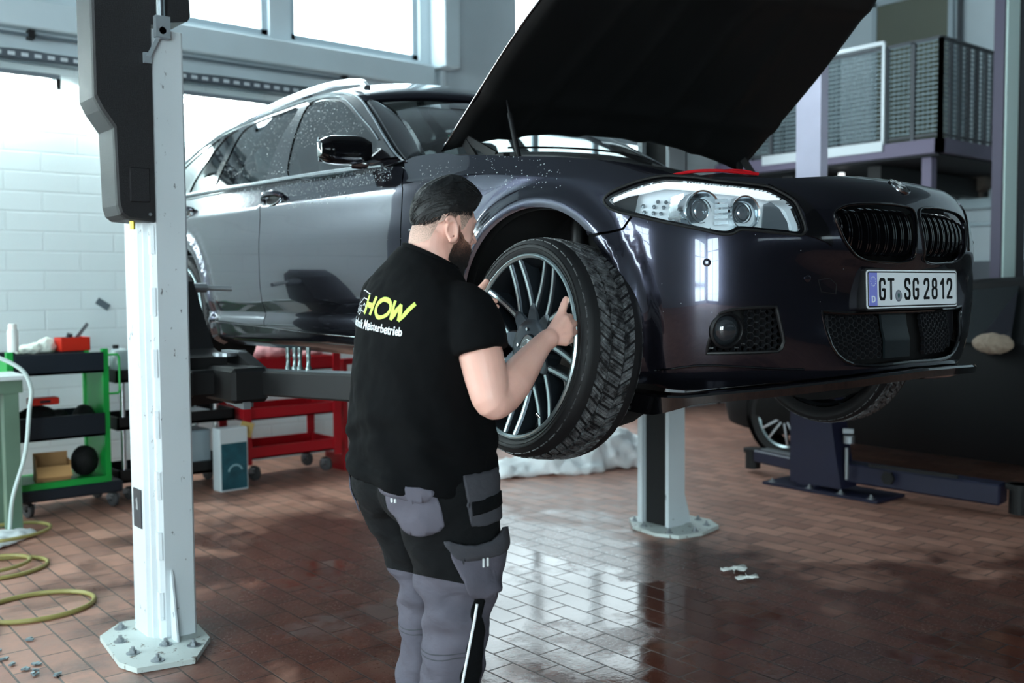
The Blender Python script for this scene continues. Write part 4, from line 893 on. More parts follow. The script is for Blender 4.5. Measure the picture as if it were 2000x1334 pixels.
def wheel(name,parent=None,spokes=9,detail=True):
    """axis = local +z pointing to the outer face; z=0 mid plane"""
    root=bpy.data.objects.new(name,None); COL.objects.link(root); root.empty_display_size=.1
    if parent: root.parent=parent
    h=WT/2
    prof=[(RR-.012,-h+.02),(RR+.004,-h+.008),(RR+.025,-h-.002),(RT-.030,-h-.001),(RT-.012,-h+.012),(RT-.006,-h+.03),(RT-.006,h-.03),(RT-.012,h-.012),(RT-.030,h+.001),(RR+.025,h+.002),(RR+.012,h-.001),(RR+.004,h-.008),(RR-.012,h-.02)]
    b=MB(); b.lathe(prof,n=96); t=b.build('tyre',M_tyre,root,True,40)
    if detail:
        b=MB()
        for zz,rr_ in ((h+.0015,RR+.018),(h+.0025,RR+.030)): b.lathe([(rr_-.001,zz-.002),(rr_,zz+.0008),(rr_+.001,zz-.002)],n=96)
        b.build('sidewall_rib',M_tyre,t,True)
    # tread blocks
    b=MB(); rows=[(-.102,-.068,46,.010),(-.062,-.028,58,-.012),(-.022,.022,64,.009),(.028,.062,58,.012),(.068,.102,46,-.010)]
    for z0,z1,n,sl in rows:
        for k in range(n):
            a0=2*PI*k/n+(.03 if z0>0 else 0); a1=a0+2*PI/n*.80; cuts=3; 
            for c in range(cuts):
                b0=a0+(a1-a0)*c/cuts; b1=a0+(a1-a0)*(c+.86)/cuts
                V=[]
                for r in (RT-.010,RT-.0005*abs(z0+z1)*40):
                    for aa,z,sh in ((b0,z0,-sl),(b1,z0,-sl),(b1,z1,sl),(b0,z1,sl)):
                        rz=r-(.010 if abs(z)>.095 else (.003 if abs(z)>.065 else 0)); aa2=aa+sh/RT*(1.0); V.append((rz*math.cos(aa2),rz*math.sin(aa2),z))
                b.add(V,[(4,5,6,7),(0,1,5,4),(1,2,6,5),(2,3,7,6),(3,0,4,7)])
    b.build('tread',M_tread,t)
    # rim
    b=MB(); b.lathe([(RR-.018,-h+.02),(RR-.03,-h+.03),(RR-.035,0),(RR-.030,h-.05),(RR-.016,h-.02),(RR-.012,h-.010)],n=80); rim=b.build('rim',M_rimin,root,True,40)
    b=MB(); b.lathe([(RR-.012,h-.018),(RR-.011,h-.006),(RR-.005,h+.0005),(RR-.001,h-.001),(RR+.003,h-.006)],n=96); b.build('rim_lip',M_rimf,rim,True,30)
    zh=h-.045; zr=h-.014; zv=h-.040
    for k in range(spokes):
        a=2*PI*k/spokes; r0,r1=.125,RR-.012
        b=MB(); f=MB()
        def P(r,da,z): return Vector((r*math.cos(a+da),r*math.sin(a+da),z))
        for s in (-1,1):
            e=s*math.radians(14.5)
            pts=[P(.112,s*.045,zv-.004)]; pE=P(r1,e,zr); pts=[pts[0].lerp(pE,t)+Vector((0,0,-.006*math.sin(PI*t))) for t in (0,.33,.66,1)]
            pts=catm([p[:] for p in pts],4)
            G=[];GF=[]
            for i,p in enumerate(pts):
                p=Vector(p); t_=(Vector(pts[min(i+1,len(pts)-1)])-Vector(pts[max(i-1,0)])).normalized(); sd=t_.cross(Vector((0,0,1))).normalized(); wd=.0115; dp=.05
                G.append([(p+sd*wd)[:],(p+sd*wd*.75+Vector((0,0,.004)))[:],(p-sd*wd*.75+Vector((0,0,.004)))[:],(p-sd*wd)[:],(p-sd*wd*1.2-Vector((0,0,dp)))[:],(p+sd*wd*1.2-Vector((0,0,dp)))[:]])
                wf=.0042
                o=Vector((0,0,.0045))+sd*(-s*.003)*0
                GF.append([(p+sd*wf+o)[:],(p-sd*wf+o)[:],(p-sd*wf+o-Vector((0,0,.004)))[:],(p+sd*wf+o-Vector((0,0,.004)))[:]])
            b.grid(G,closed=True,cap=True); f.grid(GF,closed=True,cap=True)
        G=[]
        for r,wd,z in ((.05,.028,zh),(.08,.032,zh+.0),(.100,.027,zv-.003),(.112,.022,zv+.0),(.124,.015,zv+.0005),(.134,.007,zv-.001)):
            p=P(r,0,z); sd=Vector((-math.sin(a),math.cos(a),0)); G.append([(p+sd*wd)[:],(p+sd*wd*.8+Vector((0,0,.004)))[:],(p-sd*wd*.8+Vector((0,0,.004)))[:],(p-sd*wd)[:],(p-sd*wd-Vector((0,0,.04)))[:],(p+sd*wd-Vector((0,0,.04)))[:]])
        b.grid(G,closed=True,cap=True)
        sp=b.build('spoke',M_rimd,rim,True,30); f.build('spoke_face',M_rimf,rim,False)
    b=MB(); b.lathe([(.102,zh-.05),(.098,zh-.004),(.086,zh+.005),(.066,zh+.0065),(.040,zh+.004),(.037,zh+.010),(.034,zh+.010)],n=48); hb=b.build('hub',M_rimd,rim,True,35)
    for k in range(5):
        a=2*PI*k/5+.3; c=Vector((.056*math.cos(a),.056*math.sin(a),zh))
        b=MB(); b.lathe([(.0105,-.0),(.0105,.0045),(.0001,.0045)],c,n=16); b.build('bolt_hole',M_dark,hb,True); b=MB(); b.lathe([(.006,0),(.006,.010),(.0001,.0105)],c,n=6); b.build('wheel_bolt',M_chr,hb)
    roundel(root,Matrix.Translation((0,0,zh+.010))@Matrix.Rotation(math.radians(90),4,'Z'),R=.036,name='centre_cap')
    b=MB(); c=Vector((RR-.03,0,h-.03)); c=Matrix.Rotation(math.radians(-146),3,'Z')@c; b.cyl(c,c*0.9+Vector((0,0,.02+c.z*.1)),.0045); b.build('valve',M_chr,rim,True)
    return root
def orient(root,loc,n,up=(0,0,1),roll=0):
    n=Vector(n).normalized(); u=Vector(up); x=(u-n*u.dot(n)).normalized(); y=n.cross(x); root.matrix_local=Matrix.Translation(loc)@Matrix((x,y,n)).transposed().to_4x4()@Matrix.Rotation(roll,4,'Z')
held=wheel('wheel'); tag(held,'black alloy wheel with thin Y spokes and dusty tyre held up by the man','wheel')
NW=Vector((-.985,.10,.13)).normalized()
orient(held,Vector((2.040,2.303,1.210)),NW,roll=math.radians(-3))
def dup_tree(o,parent):
    c=o.copy(); COL.objects.link(c); c.parent=parent
    for ch in list(o.children): dup_tree(ch,c)
    return c
def copy_wheel(name,loc,n,roll):
    r=dup_tree(held,CAR); r.name=name
    for k in ('label','category'):
        if k in r: del r[k]
    orient(r,loc,n,roll=roll); return r
copy_wheel('front_wheel',Vector((.80,.84,.20)),(1,.0,0),.3)
copy_wheel('rear_wheel',Vector((-.80,3.80,.30)),(-1,0,0),.1)
copy_wheel('rear_wheel',Vector((.80,3.80,.30)),(1,0,0),.5)
# bare hub and disc in the open arch
b=MB(); b.lathe([(.0001,.02),(.035,.02),(.036,.0),(.075,-.002),(.076,-.02)],(-.74,.84,.25),(-1,0,0),32); hub=b.build('wheel_hub',mat('hub_steel',(90,84,80),.5,metal=.7),CAR,True)
b=MB(); b.lathe([(.08,-.012),(.172,-.012),(.172,-.036),(.08,-.036)],(-.74,.84,.25),(-1,0,0),48); b.build('brake_disc',mat('disc_steel',(120,120,120),.35,metal=.9),hub,True,30)
b=MB(); b.box((-.74,1.0,.27),(.10,.11,.22),bev=.02); b.build('brake_caliper',mat('caliper_grey',(52,54,58),.5,metal=.5),hub,True,50)
b=MB(); b.cyl((-.66,.88,.3),(-.62,.92,.72),.03); b.build('suspension_strut',M_plas,hub,True)
# ================================================================ LIFTS
def chipped(name,base,chip,amt=.66):
    m=bpy.data.materials.new(name); m.use_nodes=True; nt=m.node_tree; b=nt.nodes['Principled BSDF']; tc=nt.nodes.new('ShaderNodeTexCoord'); mp=nt.nodes.new('ShaderNodeMapping'); mp.inputs['Scale'].default_value=(1,1,.45); n=nt.nodes.new('ShaderNodeTexNoise'); n.inputs['Scale'].default_value=28; n.inputs['Detail'].default_value=5; n.inputs['Roughness'].default_value=.7
    nt.links.new(tc.outputs['Object'],mp.inputs[0]); nt.links.new(mp.outputs[0],n.inputs['Vector']); r=nt.nodes.new('ShaderNodeMapRange'); r.inputs[1].default_value=amt; r.inputs[2].default_value=amt+.03; nt.links.new(n.outputs['Fac'],r.inputs[0])
    n2=nt.nodes.new('ShaderNodeTexNoise'); n2.inputs['Scale'].default_value=3; nt.links.new(tc.outputs['Object'],n2.inputs['Vector'])
    m1=nt.nodes.new('ShaderNodeMix'); m1.data_type='RGBA'; nt.links.new(n2.outputs['Fac'],m1.inputs[0]); m1.inputs[6].default_value=(*lin(base),1); m1.inputs[7].default_value=(*[c*.86 for c in lin(base)],1)
    m2=nt.nodes.new('ShaderNodeMix'); m2.data_type='RGBA'; nt.links.new(r.outputs[0],m2.inputs[0]); nt.links.new(m1.outputs[2],m2.inputs[6]); m2.inputs[7].default_value=(*lin(chip),1); nt.links.new(m2.outputs[2],b.inputs['Base Color']); b.inputs['Roughness'].default_value=.42
    MATS[name]=m; return m
M_wp=chipped('white_lift_paint',(216,224,228),(120,124,128),.645)
M_wpb=chipped('worn_base_paint',(206,216,212),(96,88,76),.60)
M_blk=mat('black_lift_steel',(6,6,8),.6,noise=.3,nscale=30)
M_bolt=mat('galvanised_bolt',(150,156,160),.4,metal=.8)
M_navy=mat('navy_lift_paint',(28,30,52),.45,noise=.12,nscale=5); M_lav=mat('lavender_cover',(206,204,226),.5,noise=.06,nscale=4)
def bolt(parent,x,y,z,r=.014,name='bolt'):
    b=MB(); b.cyl((x,y,z),(x,y,z+.003),r*1.8,n=20); b.cyl((x,y,z+.003),(x,y,z+.014),r,n=6); b.cyl((x,y,z+.014),(x,y,z+.026),r*.5,n=10); return b.build(name,M_bolt,parent)
A=empty('lift_post',(1.45,3.92,0),label='white lift post with black motor cover in front of the white brick wall',cat='lift post')
def P_(b,name,m,par=A,**k):
    o=b.build(name,m,par,**k)
    if par is A: o.matrix_parent_inverse=Matrix.Translation((-1.45,-3.92,0))
    return o
def z_prism(b,P2,z0,z1,mi=0): b.prism(P2,lambda a,c,t:(a,c,z0+t),z1-z0,mi); return b
b=MB(); z_prism(b,[(1.21,4.07),(1.33,4.19),(1.47,4.17),(1.565,3.95),(1.54,3.77),(1.407,3.583),(1.206,3.629),(1.175,3.73)],.002,.022); base=P_(b,'base_plate',M_wpb)
for x,y in ((1.303,4.105),(1.251,3.951),(1.246,3.79),(1.291,3.655),(1.454,3.719),(1.375,3.80)): 
    o=bolt(base,x,y,.022)
b=MB(); z_prism(b,[(1.40,3.855),(1.515,3.855),(1.525,3.865),(1.525,4.09),(1.37,4.09),(1.352,4.075),(1.352,3.93),(1.366,3.918),(1.366,3.905),(1.385,3.895),(1.385,3.87)],.022,2.40); colm=P_(b,'column',M_wp)
for k in range(9):
    b=MB(); z=.10+k*.24; z_prism(b,[(1.3805,3.866),(1.392,3.858),(1.392,3.90),(1.3805,3.892)],z,z+.11); P_(b,'weld_strip',M_wp)
b=MB(); b.prism([(3.79,.022),(3.855,.022),(3.855,.27),(3.845,.30),(3.835,.27)],lambda y,z,t:(1.418+t,y,z),.008); P_(b,'base_gusset',M_wp)
b=MB(); b.box((1.349,4.0,.53),(.004,.085,.155)); pl_=P_(b,'warning_plate',mat('plate_dark_grey',(58,60,64),.5))
b=MB(); b.prism([(-.012,-.02),(.012,-.02),(.006,.0),(.012,.018),(-.004,.03),(-.010,.008)],lambda a,c,t:(1.3465-t,4.0+a,.545+c),.001); P_(b,'warning_symbol',mat('symbol_grey',(150,152,154),.5),pl_)
# motor cover (black, textured)
M_cov=mat('textured_black_cover',(20,19,23),.42,bump=.5,bscale=420)
cov=[(1.178,2.70),(1.178,2.115),(1.20,2.07),(1.246,2.005),(1.252,1.72),(1.262,1.685),(1.285,1.668),(1.395,1.66),(1.395,2.42),(1.43,2.42),(1.43,2.44),(1.485,2.44),(1.545,2.452),(1.555,2.47),(1.553,2.53),(1.525,2.60),(1.48,2.62),(1.48,2.70)]
b=MB(); n=len(cov)
V=[];F=[]
for y,ins in ((3.838,.012),(3.846,.003),(3.862,0),(4.02,0)):
    cx_,cz_=np.mean([p[0] for p in cov]),np.mean([p[1] for p in cov])
    V+=[(x+(cx_-x)/max(abs(cx_-x),.05)*ins*.8,y,z+(cz_-z)/max(abs(cz_-z),.1)*ins*.8) for x,z in cov]
for l in range(3): F+=[(l*n+i,l*n+(i+1)%n,(l+1)*n+(i+1)%n,(l+1)*n+i) for i in range(n)]
F+=[t for t in poly_tris(cov)]+[tuple(3*n+i for i in t) for t in poly_tris(cov)]
b.add(V,F); cv=P_(b,'motor_cover',M_cov)
b=MB(); b.box((1.335,3.835,1.80),(.075,.008,.13),bev=.003); P_(b,'access_panel',M_cov,cv)
b=MB(); b.cyl((1.372,3.842,1.69),(1.372,3.832,1.69),.006); P_(b,'cover_screw',M_bolt,cv)
b=MB(); b.cyl((1.325,3.90,1.665),(1.325,3.90,1.635),.011,n=8); P_(b,'drain_fitting',mat('brass',(180,160,70),.35,metal=.9),cv)
# chrome rod, bracket and lever at the top
b=MB(); b.cyl((1.425,3.82,2.42),(1.425,3.82,2.75),.018); P_(b,'lock_rod',M_chrome)
b=MB(); b.box2((1.40,3.80,2.36),(1.455,3.83,2.44)); b.box2((1.36,3.825,2.26),(1.39,3.84,2.30)); b.bar((1.425,3.815,2.385),(1.375,3.82,2.285),.008,.014); b.cyl((1.425,3.80,2.385),(1.425,3.84,2.385),.014); P_(b,'lock_bracket',mat('bracket_zinc',(168,178,184),.4,metal=.6))
# carriage and swing arms
b=MB(); b.prism([(4.66,.90),(4.66,1.47),(4.60,1.50),(4.50,1.44),(4.40,1.30),(4.28,1.14),(4.20,1.12),(4.14,1.11),(4.14,.96),(4.2,.90)],lambda y,z,t:(1.80+t,y,z),-.20); car_=P_(b,'carriage',M_blk)
b=MB(); b.cyl((1.80,4.50,1.41),(1.86,4.50,1.41),.022,n=12); b.cyl((1.85,4.50,1.41),(1.97,4.46,1.405),.012,n=12); P_(b,'locking_pin',M_bolt,car_)
for y,z in ((4.43,1.14),(4.33,1.13),(4.30,1.24)):
    b=MB(); b.cyl((1.80,y,z),(1.815,y,z),.014,n=12); P_(b,'carriage_bolt',M_bolt,car_)
b=MB(); b.box2((1.70,3.86,.93),(1.86,4.36,1.075),bev=.015); b.box2((1.60,4.05,.95),(1.80,4.4,1.06),bev=.01); P_(b,'arm_pivot',M_blk)
b=MB(); b.prism([(4.28,1.10),(4.18,1.135),(3.92,1.05),(3.88,1.035),(3.9,.98),(4.28,.98)],lambda y,z,t:(1.84+t,y,z),.06); P_(b,'arm_brace',M_blk)
b=MB(); b.cyl((1.80,4.16,1.11),(1.80,4.16,1.125),.055); b.bar((1.80,4.16,1.135),(1.80,3.98,1.135),.035,.008); P_(b,'pivot_cap',M_bolt)
b=MB(); b.bar((1.86,4.12,1.0),(2.02,2.96,1.035),.13,.105,bev=.008); arm=P_(b,'swing_arm',M_blk)
b=MB(); b.bar((1.83,4.02,1.055),(1.98,3.0,1.092),.006,.012); P_(b,'arm_edge',mat('worn_edge',(110,116,120),.35,metal=.7),arm)
b=MB(); b.cyl((2.10,2.98,1.05),(2.10,2.98,1.10),.05); b.cyl((2.10,2.98,1.10),(2.10,2.98,1.125),.06); P_(b,'lifting_pad',M_rub,arm)
b=MB(); b.bar((1.78,4.10,.93),(1.76,3.86,.92),.03,.03); b.cyl((1.83,3.98,.90),(1.83,3.98,.97),.012); P_(b,'arm_lock',M_bolt)
b=MB(); b.bar((1.86,4.40,1.0),(2.02,5.05,1.02),.13,.10,bev=.008); P_(b,'rear_swing_arm',M_blk)
# steel extension pegs standing on the arm
peg0=None
for i,(t,dx) in enumerate(((.335,0),(.375,0),(.405,0),(.455,0),(.715,0))):
    p=Vector((1.86,4.12,1.055)).lerp(Vector((2.02,2.96,1.09)),t)+Vector((-.03,0,-.002))
    if peg0 is None:
        b=MB(); b.lathe([(.0135,0),(.0135,.016),(.009,.022),(.008,.050),(.0095,.056),(.0095,.066),(.008,.072),(.010,.080),(.010,.098),(.0001,.099)],n=14); peg0=b.build('extension_peg',mat('peg_steel',(120,134,134),.35,metal=.85),None,True,40); o=peg0
    else: o=peg0.copy(); COL.objects.link(o)
    o.location=p; tag(o,['steel extension peg on the lift arm, leftmost of the four close together','steel extension peg on the lift arm, second from left of the four','steel extension peg on the lift arm, third from left of the four','steel extension peg on the lift arm, rightmost of the four close together','steel extension peg standing alone on the lift arm beside the man'][i],'peg','extension pegs standing on the lift arm')
# far post of the same lift
Bp=empty('lift_post',(4.35,3.86,0),label='white lift post with dark open channel standing behind the held wheel',cat='lift post')
def PB(b,name,m,par=Bp,**k):
    o=b.build(name,m,par,**k)
    if par is Bp: o.matrix_parent_inverse=Matrix.Translation((-4.35,-3.86,0))
    return o
b=MB(); z_prism(b,[(4.278,4.1),(4.15,3.95),(4.12,3.75),(4.17,3.62),(4.33,3.585),(4.53,3.63),(4.61,3.76),(4.6,4.0),(4.45,4.1)],.002,.022); pb=PB(b,'base_plate',M_wpb)
for x,y in ((4.19,3.90),(4.18,3.70),(4.32,3.63),(4.48,3.68),(4.55,3.80),(4.25,4.03)): bolt(pb,x,y,.022,.012)
b=MB(); z_prism(b,[(4.262,3.775),(4.40,3.775),(4.40,4.0),(4.245,4.0),(4.245,3.965),(4.375,3.965),(4.375,3.80),(4.262,3.80)],.022,2.75); PB(b,'column',M_wp)
b=MB(); b.box2((4.28,3.80,.022),(4.375,3.965,2.72)); PB(b,'channel_interior',M_dark)
b=MB(); b.prism([(4.40,.022),(4.47,.022),(4.455,.09),(4.42,.19),(4.40,.22)],lambda x,z,t:(x,3.79+t,z),.012); PB(b,'base_gusset',M_wp)
b=MB(); b.box2((4.40,3.95,.30),(4.41,3.99,.62)); PB(b,'cable_clip',M_dark)
b=MB(); b.bar((4.20,3.75,1.0),(3.95,2.9,1.03),.12,.10,bev=.008); b.box2((4.0,3.7,.92),(4.26,4.2,1.10),bev=.02); b.bar((4.15,4.1,1.0),(3.98,4.9,1.03),.12,.10,bev=.008); PB(b,'swing_arm',M_blk)
# second lift, navy
Cp=empty('lift_post',(5.95,3.85,0),label='navy lift post with lavender upper cover behind the front of the raised car',cat='lift post')
def PC(b,name,m,par=Cp,**k):
    o=b.build(name,m,par,**k)
    if par is Cp: o.matrix_parent_inverse=Matrix.Translation((-5.95,-3.85,0))
    return o
b=MB(); b.box2((5.80,3.38,.002),(6.14,4.26,.022)); pb=PC(b,'base_plate',M_navy)
for x,y in ((5.83,4.20),(5.83,3.90),(5.83,3.66),(5.83,3.44)): bolt(pb,x,y,.022,.016)
b=MB(); b.box2((5.86,3.87,.022),(5.92,4.02,3.4)); PC(b,'column',M_navy)
b=MB(); G=[]
for z,y0 in ((.05,3.66),(.25,3.70),(.50,3.74),(.8,3.80),(1.0,3.82)): G.append([(5.835,y0,z),(5.835,4.06,z),(6.02,4.06,z),(6.02,y0,z)])
b.grid(G,closed=True,cap=True); PC(b,'carriage',M_navy)
b=MB(); z_prism(b,[(5.84,3.845),(5.925,3.845),(5.925,4.035),(5.84,4.035)],1.62,3.5); z_prism(b,[(5.84,3.845),(5.925,3.845),(5.925,4.035),(5.82,4.06)],1.56,1.64); PC(b,'column_cover',M_lav)
b=MB(); b.bar((5.98,3.72,.15),(6.10,2.72,.13),.15,.13,bev=.012); ar=PC(b,'swing_arm',M_navy)
b=MB(); b.bar((5.90,3.50,.225),(5.99,2.95,.215),.02,.02); b.cyl((5.905,3.36,.16),(5.885,3.36,.16),.045,n=6); PC(b,'arm_fitting',M_dark,ar)
b=MB(); b.cyl((6.12,2.64,.02),(6.12,2.64,.20),.055); b.cyl((6.12,2.64,.17),(6.12,2.64,.20),.075); PC(b,'lifting_pad',M_rub,ar)
b=MB(); b.bar((5.95,4.05,.15),(6.10,4.52,.14),.10,.09,bev=.01); ar=PC(b,'rear_swing_arm',M_navy)
b=MB(); b.bar((5.97,4.10,.205),(6.09,4.46,.195),.06,.012); PC(b,'sliding_rail',M_bolt,ar)
b=MB(); b.cyl((6.14,4.60,.03),(6.14,4.60,.17),.055); b.cyl((6.14,4.60,.15),(6.14,4.60,.18),.07); PC(b,'lifting_pad',M_rub,ar)
b=MB(); b.bar((5.85,3.66,.44),(5.88,3.60,.44),.03,.03); b.cyl((5.86,3.62,.36),(5.86,3.62,.41),.035); b.cyl((5.85,3.63,.12),(5.85,3.63,.33),.012); PC(b,'lock_fitting',M_bolt)
Dp=empty('lift_post',(8.55,3.8,0),label='tall white lift post with dark side channels near the right edge',cat='lift post')
def PD(b,name,m,par=Dp,**k):
    o=b.build(name,m,par,**k); o.matrix_parent_inverse=Matrix.Translation((-8.55,-3.8,0)); return o
b=MB(); b.box2((8.38,3.60,.002),(8.9,4.1,.022)); PD(b,'base_plate',M_navy)
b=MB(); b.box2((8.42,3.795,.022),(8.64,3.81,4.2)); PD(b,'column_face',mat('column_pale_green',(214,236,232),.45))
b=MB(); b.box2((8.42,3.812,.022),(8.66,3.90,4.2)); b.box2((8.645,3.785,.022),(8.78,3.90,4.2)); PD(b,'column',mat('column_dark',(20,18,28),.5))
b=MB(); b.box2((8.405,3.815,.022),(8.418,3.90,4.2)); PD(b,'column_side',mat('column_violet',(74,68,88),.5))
# ================================================================ WORKSHOP EQUIPMENT
def child(b,name,m,par,**k):
    o=b.build(name,m,par,**k); o.matrix_parent_inverse=Matrix.Translation(-Vector(par.location)) if par.parent is None and par.type=='EMPTY' else Matrix.Identity(4); return o
M_green=mat('cart_green',(18,150,62),.4); M_navyd=mat('cart_drawer_navy',(18,28,38),.45); M_red=mat('cart_red',(164,14,28),.4); M_rubw=mat('caster_rubber',(60,60,62),.6)
def caster(par,x,y,r=.05,z=0):
    b=MB(); b.lathe([(r*.3,-.015),(r*.85,-.015),(r,-.009),(r,.009),(r*.85,.015),(r*.3,.015)],(x,y,z+r),(1,.35,0),20,close=True); o=child(b,'caster',M_rubw,par,smooth=True)
    b=MB(); b.box((x,y,z+r*1.6),(.05,.05,.012)); b.bar((x-.022,y,z+r),(x-.022,y,z+r*1.65),.006,.04); b.bar((x+.022,y,z+r),(x+.022,y,z+r*1.65),.006,.04); child(b,'caster_fork',M_bolt,o)
    return o
# green tool trolley
y0,y1=6.58,6.98
gc=empty('tool_trolley',(1.76,6.78,0),label='green and dark tool trolley standing against the wall left of the white post',cat='trolley')
for x in (1.475,2.035):
    b=MB(); b.box2((x-.018,y0-.02,.17),(x+.018,y0+.02,1.03)); b.box2((x-.018,y1-.02,.17),(x+.018,y1+.02,1.03)); b.box2((x-.010,y0,.17),(x+.010,y1,.99)); child(b,'side_panel',M_green,gc)
for z,h,nm in ((.88,.13,'top_tray'),(.475,.145,'middle_tray')):
    b=MB(); b.box2((1.50,y0-.03,z),(2.02,y0-.01,z+h)); b.box2((1.50,y1-.02,z),(2.02,y1,z+h)); b.box2((1.50,y0-.03,z),(2.02,y1,z+.015)); child(b,nm,M_navyd,gc)
b=MB(); b.box2((1.48,y0,.19),(2.03,y1,.205)); b.box2((1.48,y0-.03,.175),(2.03,y0-.01,.215)); child(b,'bottom_shelf',M_green,gc)
b=MB(); b.box2((1.46,y0-.04,.10),(2.12,y1,.175),bev=.01); child(b,'base',M_navyd,gc)
b=MB(); b.tube([(2.05,y0-.02,.99),(2.11,y0-.02,.99),(2.12,y0-.02,.97),(2.12,y0-.02,.76),(2.11,y0-.02,.74),(2.05,y0-.02,.74)],.008,8); child(b,'push_handle',M_green,gc,smooth=True)
for x,y in ((1.56,y0+.02),(2.07,y0+.02),(1.56,y1-.05),(2.07,y1-.05)): caster(gc,x,y)
# things on the trolley
sc=empty('spray_can',(1.505,6.60,1.03),label='white spray can standing on the left end of the green trolley',cat='spray can')
b=MB(); b.lathe([(.0001,0),(.031,.0),(.032,.005),(.032,.125),(.026,.138),(.0001,.138)],n=20); b.build('can_body',mat('can_white',(226,230,226),.35),sc,True,40)
b=MB(); b.lathe([(.024,.138),(.025,.165),(.020,.172),(.0001,.172)],n=16); b.build('cap',mat('cap_white',(236,236,230),.4),sc,True,40)
def crumple(name,pts,m,label,cat,seed=0,sub=2,amp=.03,h=None,parent=None,ns=4):
    """lumpy cloth/snow heap : list of (x,y,z,rx,ry,rz) ellipsoids fused by a remesh"""
    r_=np.random.RandomState(seed); b=MB()
    for x,y,z,rx,ry,rz in pts:
        n=18; G=[]
        for i in range(n+1):
            a=-PI/2+PI*i/n; G.append([(x+rx*math.cos(a)*math.cos(t),y+ry*math.cos(a)*math.sin(t),max(z+rz*math.sin(a),.003 if h is None else h)) for t in [2*PI*k/24 for k in range(24)]])
        b.grid(G,closed=True)
    o=b.build(name,m,parent,True)
    rm=o.modifiers.new('r','REMESH'); rm.mode='VOXEL'; rm.voxel_size=max(.006,min(p[3] for p in pts)/9); rm.use_smooth_shade=True
    tx=bpy.data.textures.new(name,'CLOUDS'); tx.noise_scale=amp*ns*.35; tx.noise_depth=3
    d=o.modifiers.new('d','DISPLACE'); d.texture=tx; d.strength=amp; d.mid_level=.5; d.texture_coords='GLOBAL'
    if label: tag(o,label,cat)
    return o
crumple('cleaning_rags',[(1.66,6.72,1.03,.10,.08,.045),(1.72,6.70,1.05,.055,.06,.055),(1.60,6.66,1.025,.07,.05,.03)],mat('rag_white',(214,220,210),.8),'crumpled white cleaning rags lying on top of the green trolley','rags',3,amp=.03,h=1.015)
rb=empty('red_box',(1.87,6.68,1.02),rz=.1,label='open red box with tools on top of the green trolley',cat='box')
M_rbox=mat('red_plastic',(204,44,26),.4)
b=MB()
for p,q in (((-.09,-.06,0),(.09,-.055,.085)),((-.09,.055,0),(.09,.06,.085)),((-.09,-.06,0),(-.085,.06,.085)),((.085,-.06,0),(.09,.06,.085)),((-.09,-.06,0),(.09,.06,.005))): b.box2(p,q)
b.build('box_body',M_rbox,rb)
b=MB(); b.bar((.0,0,.05),(.10,.0,.17),.012,.022); b.build('tool_handle',M_bolt,rb); b=MB(); b.cyl((-.03,0,.05),(-.02,-.02,.11),.018); b.build('tool_head',M_navyd,rb,True)
r2=empty('red_case',(1.68,6.66,.69),label='small red case in the middle tray of the green trolley',cat='case')
b=MB(); b.box2((-.085,-.05,0),(.085,.05,.045),bev=.006); b.build('case_body',M_rbox,r2); b=MB(); b.box2((-.03,-.055,.014),(.03,-.05,.03)); b.build('latch',M_navyd,r2)
crumple('black_tool_bag',[(1.66,6.72,.58,.13,.09,.10),(1.78,6.70,.56,.07,.06,.09)],M_blackin,'black tool bag lying under the red case in the green trolley','bag',5,amp=.012,h=.49)
crumple('black_cloth',[(1.95,6.76,.57,.07,.09,.09)],M_blackin,'black cloth lump at the right end of the middle trolley tray','cloth',6,amp=.012,h=.49)
cb=empty('cardboard_box',(1.72,6.66,.206),rz=-.12,label='open cardboard box on the bottom shelf of the green trolley',cat='box')
M_card=mat('cardboard',(176,132,86),.7)
b=MB()
for p,q in (((-.10,-.07,0),(.10,-.066,.10)),((-.10,.066,0),(.10,.07,.17)),((-.10,-.07,0),(-.096,.07,.16)),((.096,-.07,0),(.10,.07,.13)),((-.1,-.07,0),(.1,.07,.004))): b.box2(p,q)
b.build('box_body',M_card,cb); b=MB(); b.bar((.0,-.072,.10),(.0,-.13,.04),.20,.004,up=(0,1,0)) ; b.build('flap',mat('cardboard_light',(196,150,98),.7),cb)
crumple('black_bag',[(1.935,6.72,.30,.085,.08,.10)],M_blackin,'black bag beside the cardboard box on the bottom trolley shelf','bag',8,amp=.012,h=.207)
# workbench at the left edge
wb=empty('workbench',(.85,6.33,0),label='grey green steel workbench cut off by the left edge of the photo',cat='workbench')
M_bg=mat('bench_green',(96,122,104),.5,noise=.1,nscale=6)
b=MB(); b.box2((.2,6.14,.895),(1.475,6.53,.918)); child(b,'bench_top',mat('bench_top_white',(206,214,216),.4),wb)
b=MB(); b.box2((.22,6.17,.82),(1.45,6.51,.895)); child(b,'bench_frame',M_bg,wb)
for x,y in ((1.39,6.22),(.27,6.22),(1.39,6.46),(.27,6.46)):
    b=MB(); b.box2((x-.04,y-.04,0),(x+.04,y+.04,.82)); child(b,'leg',M_bg,wb)
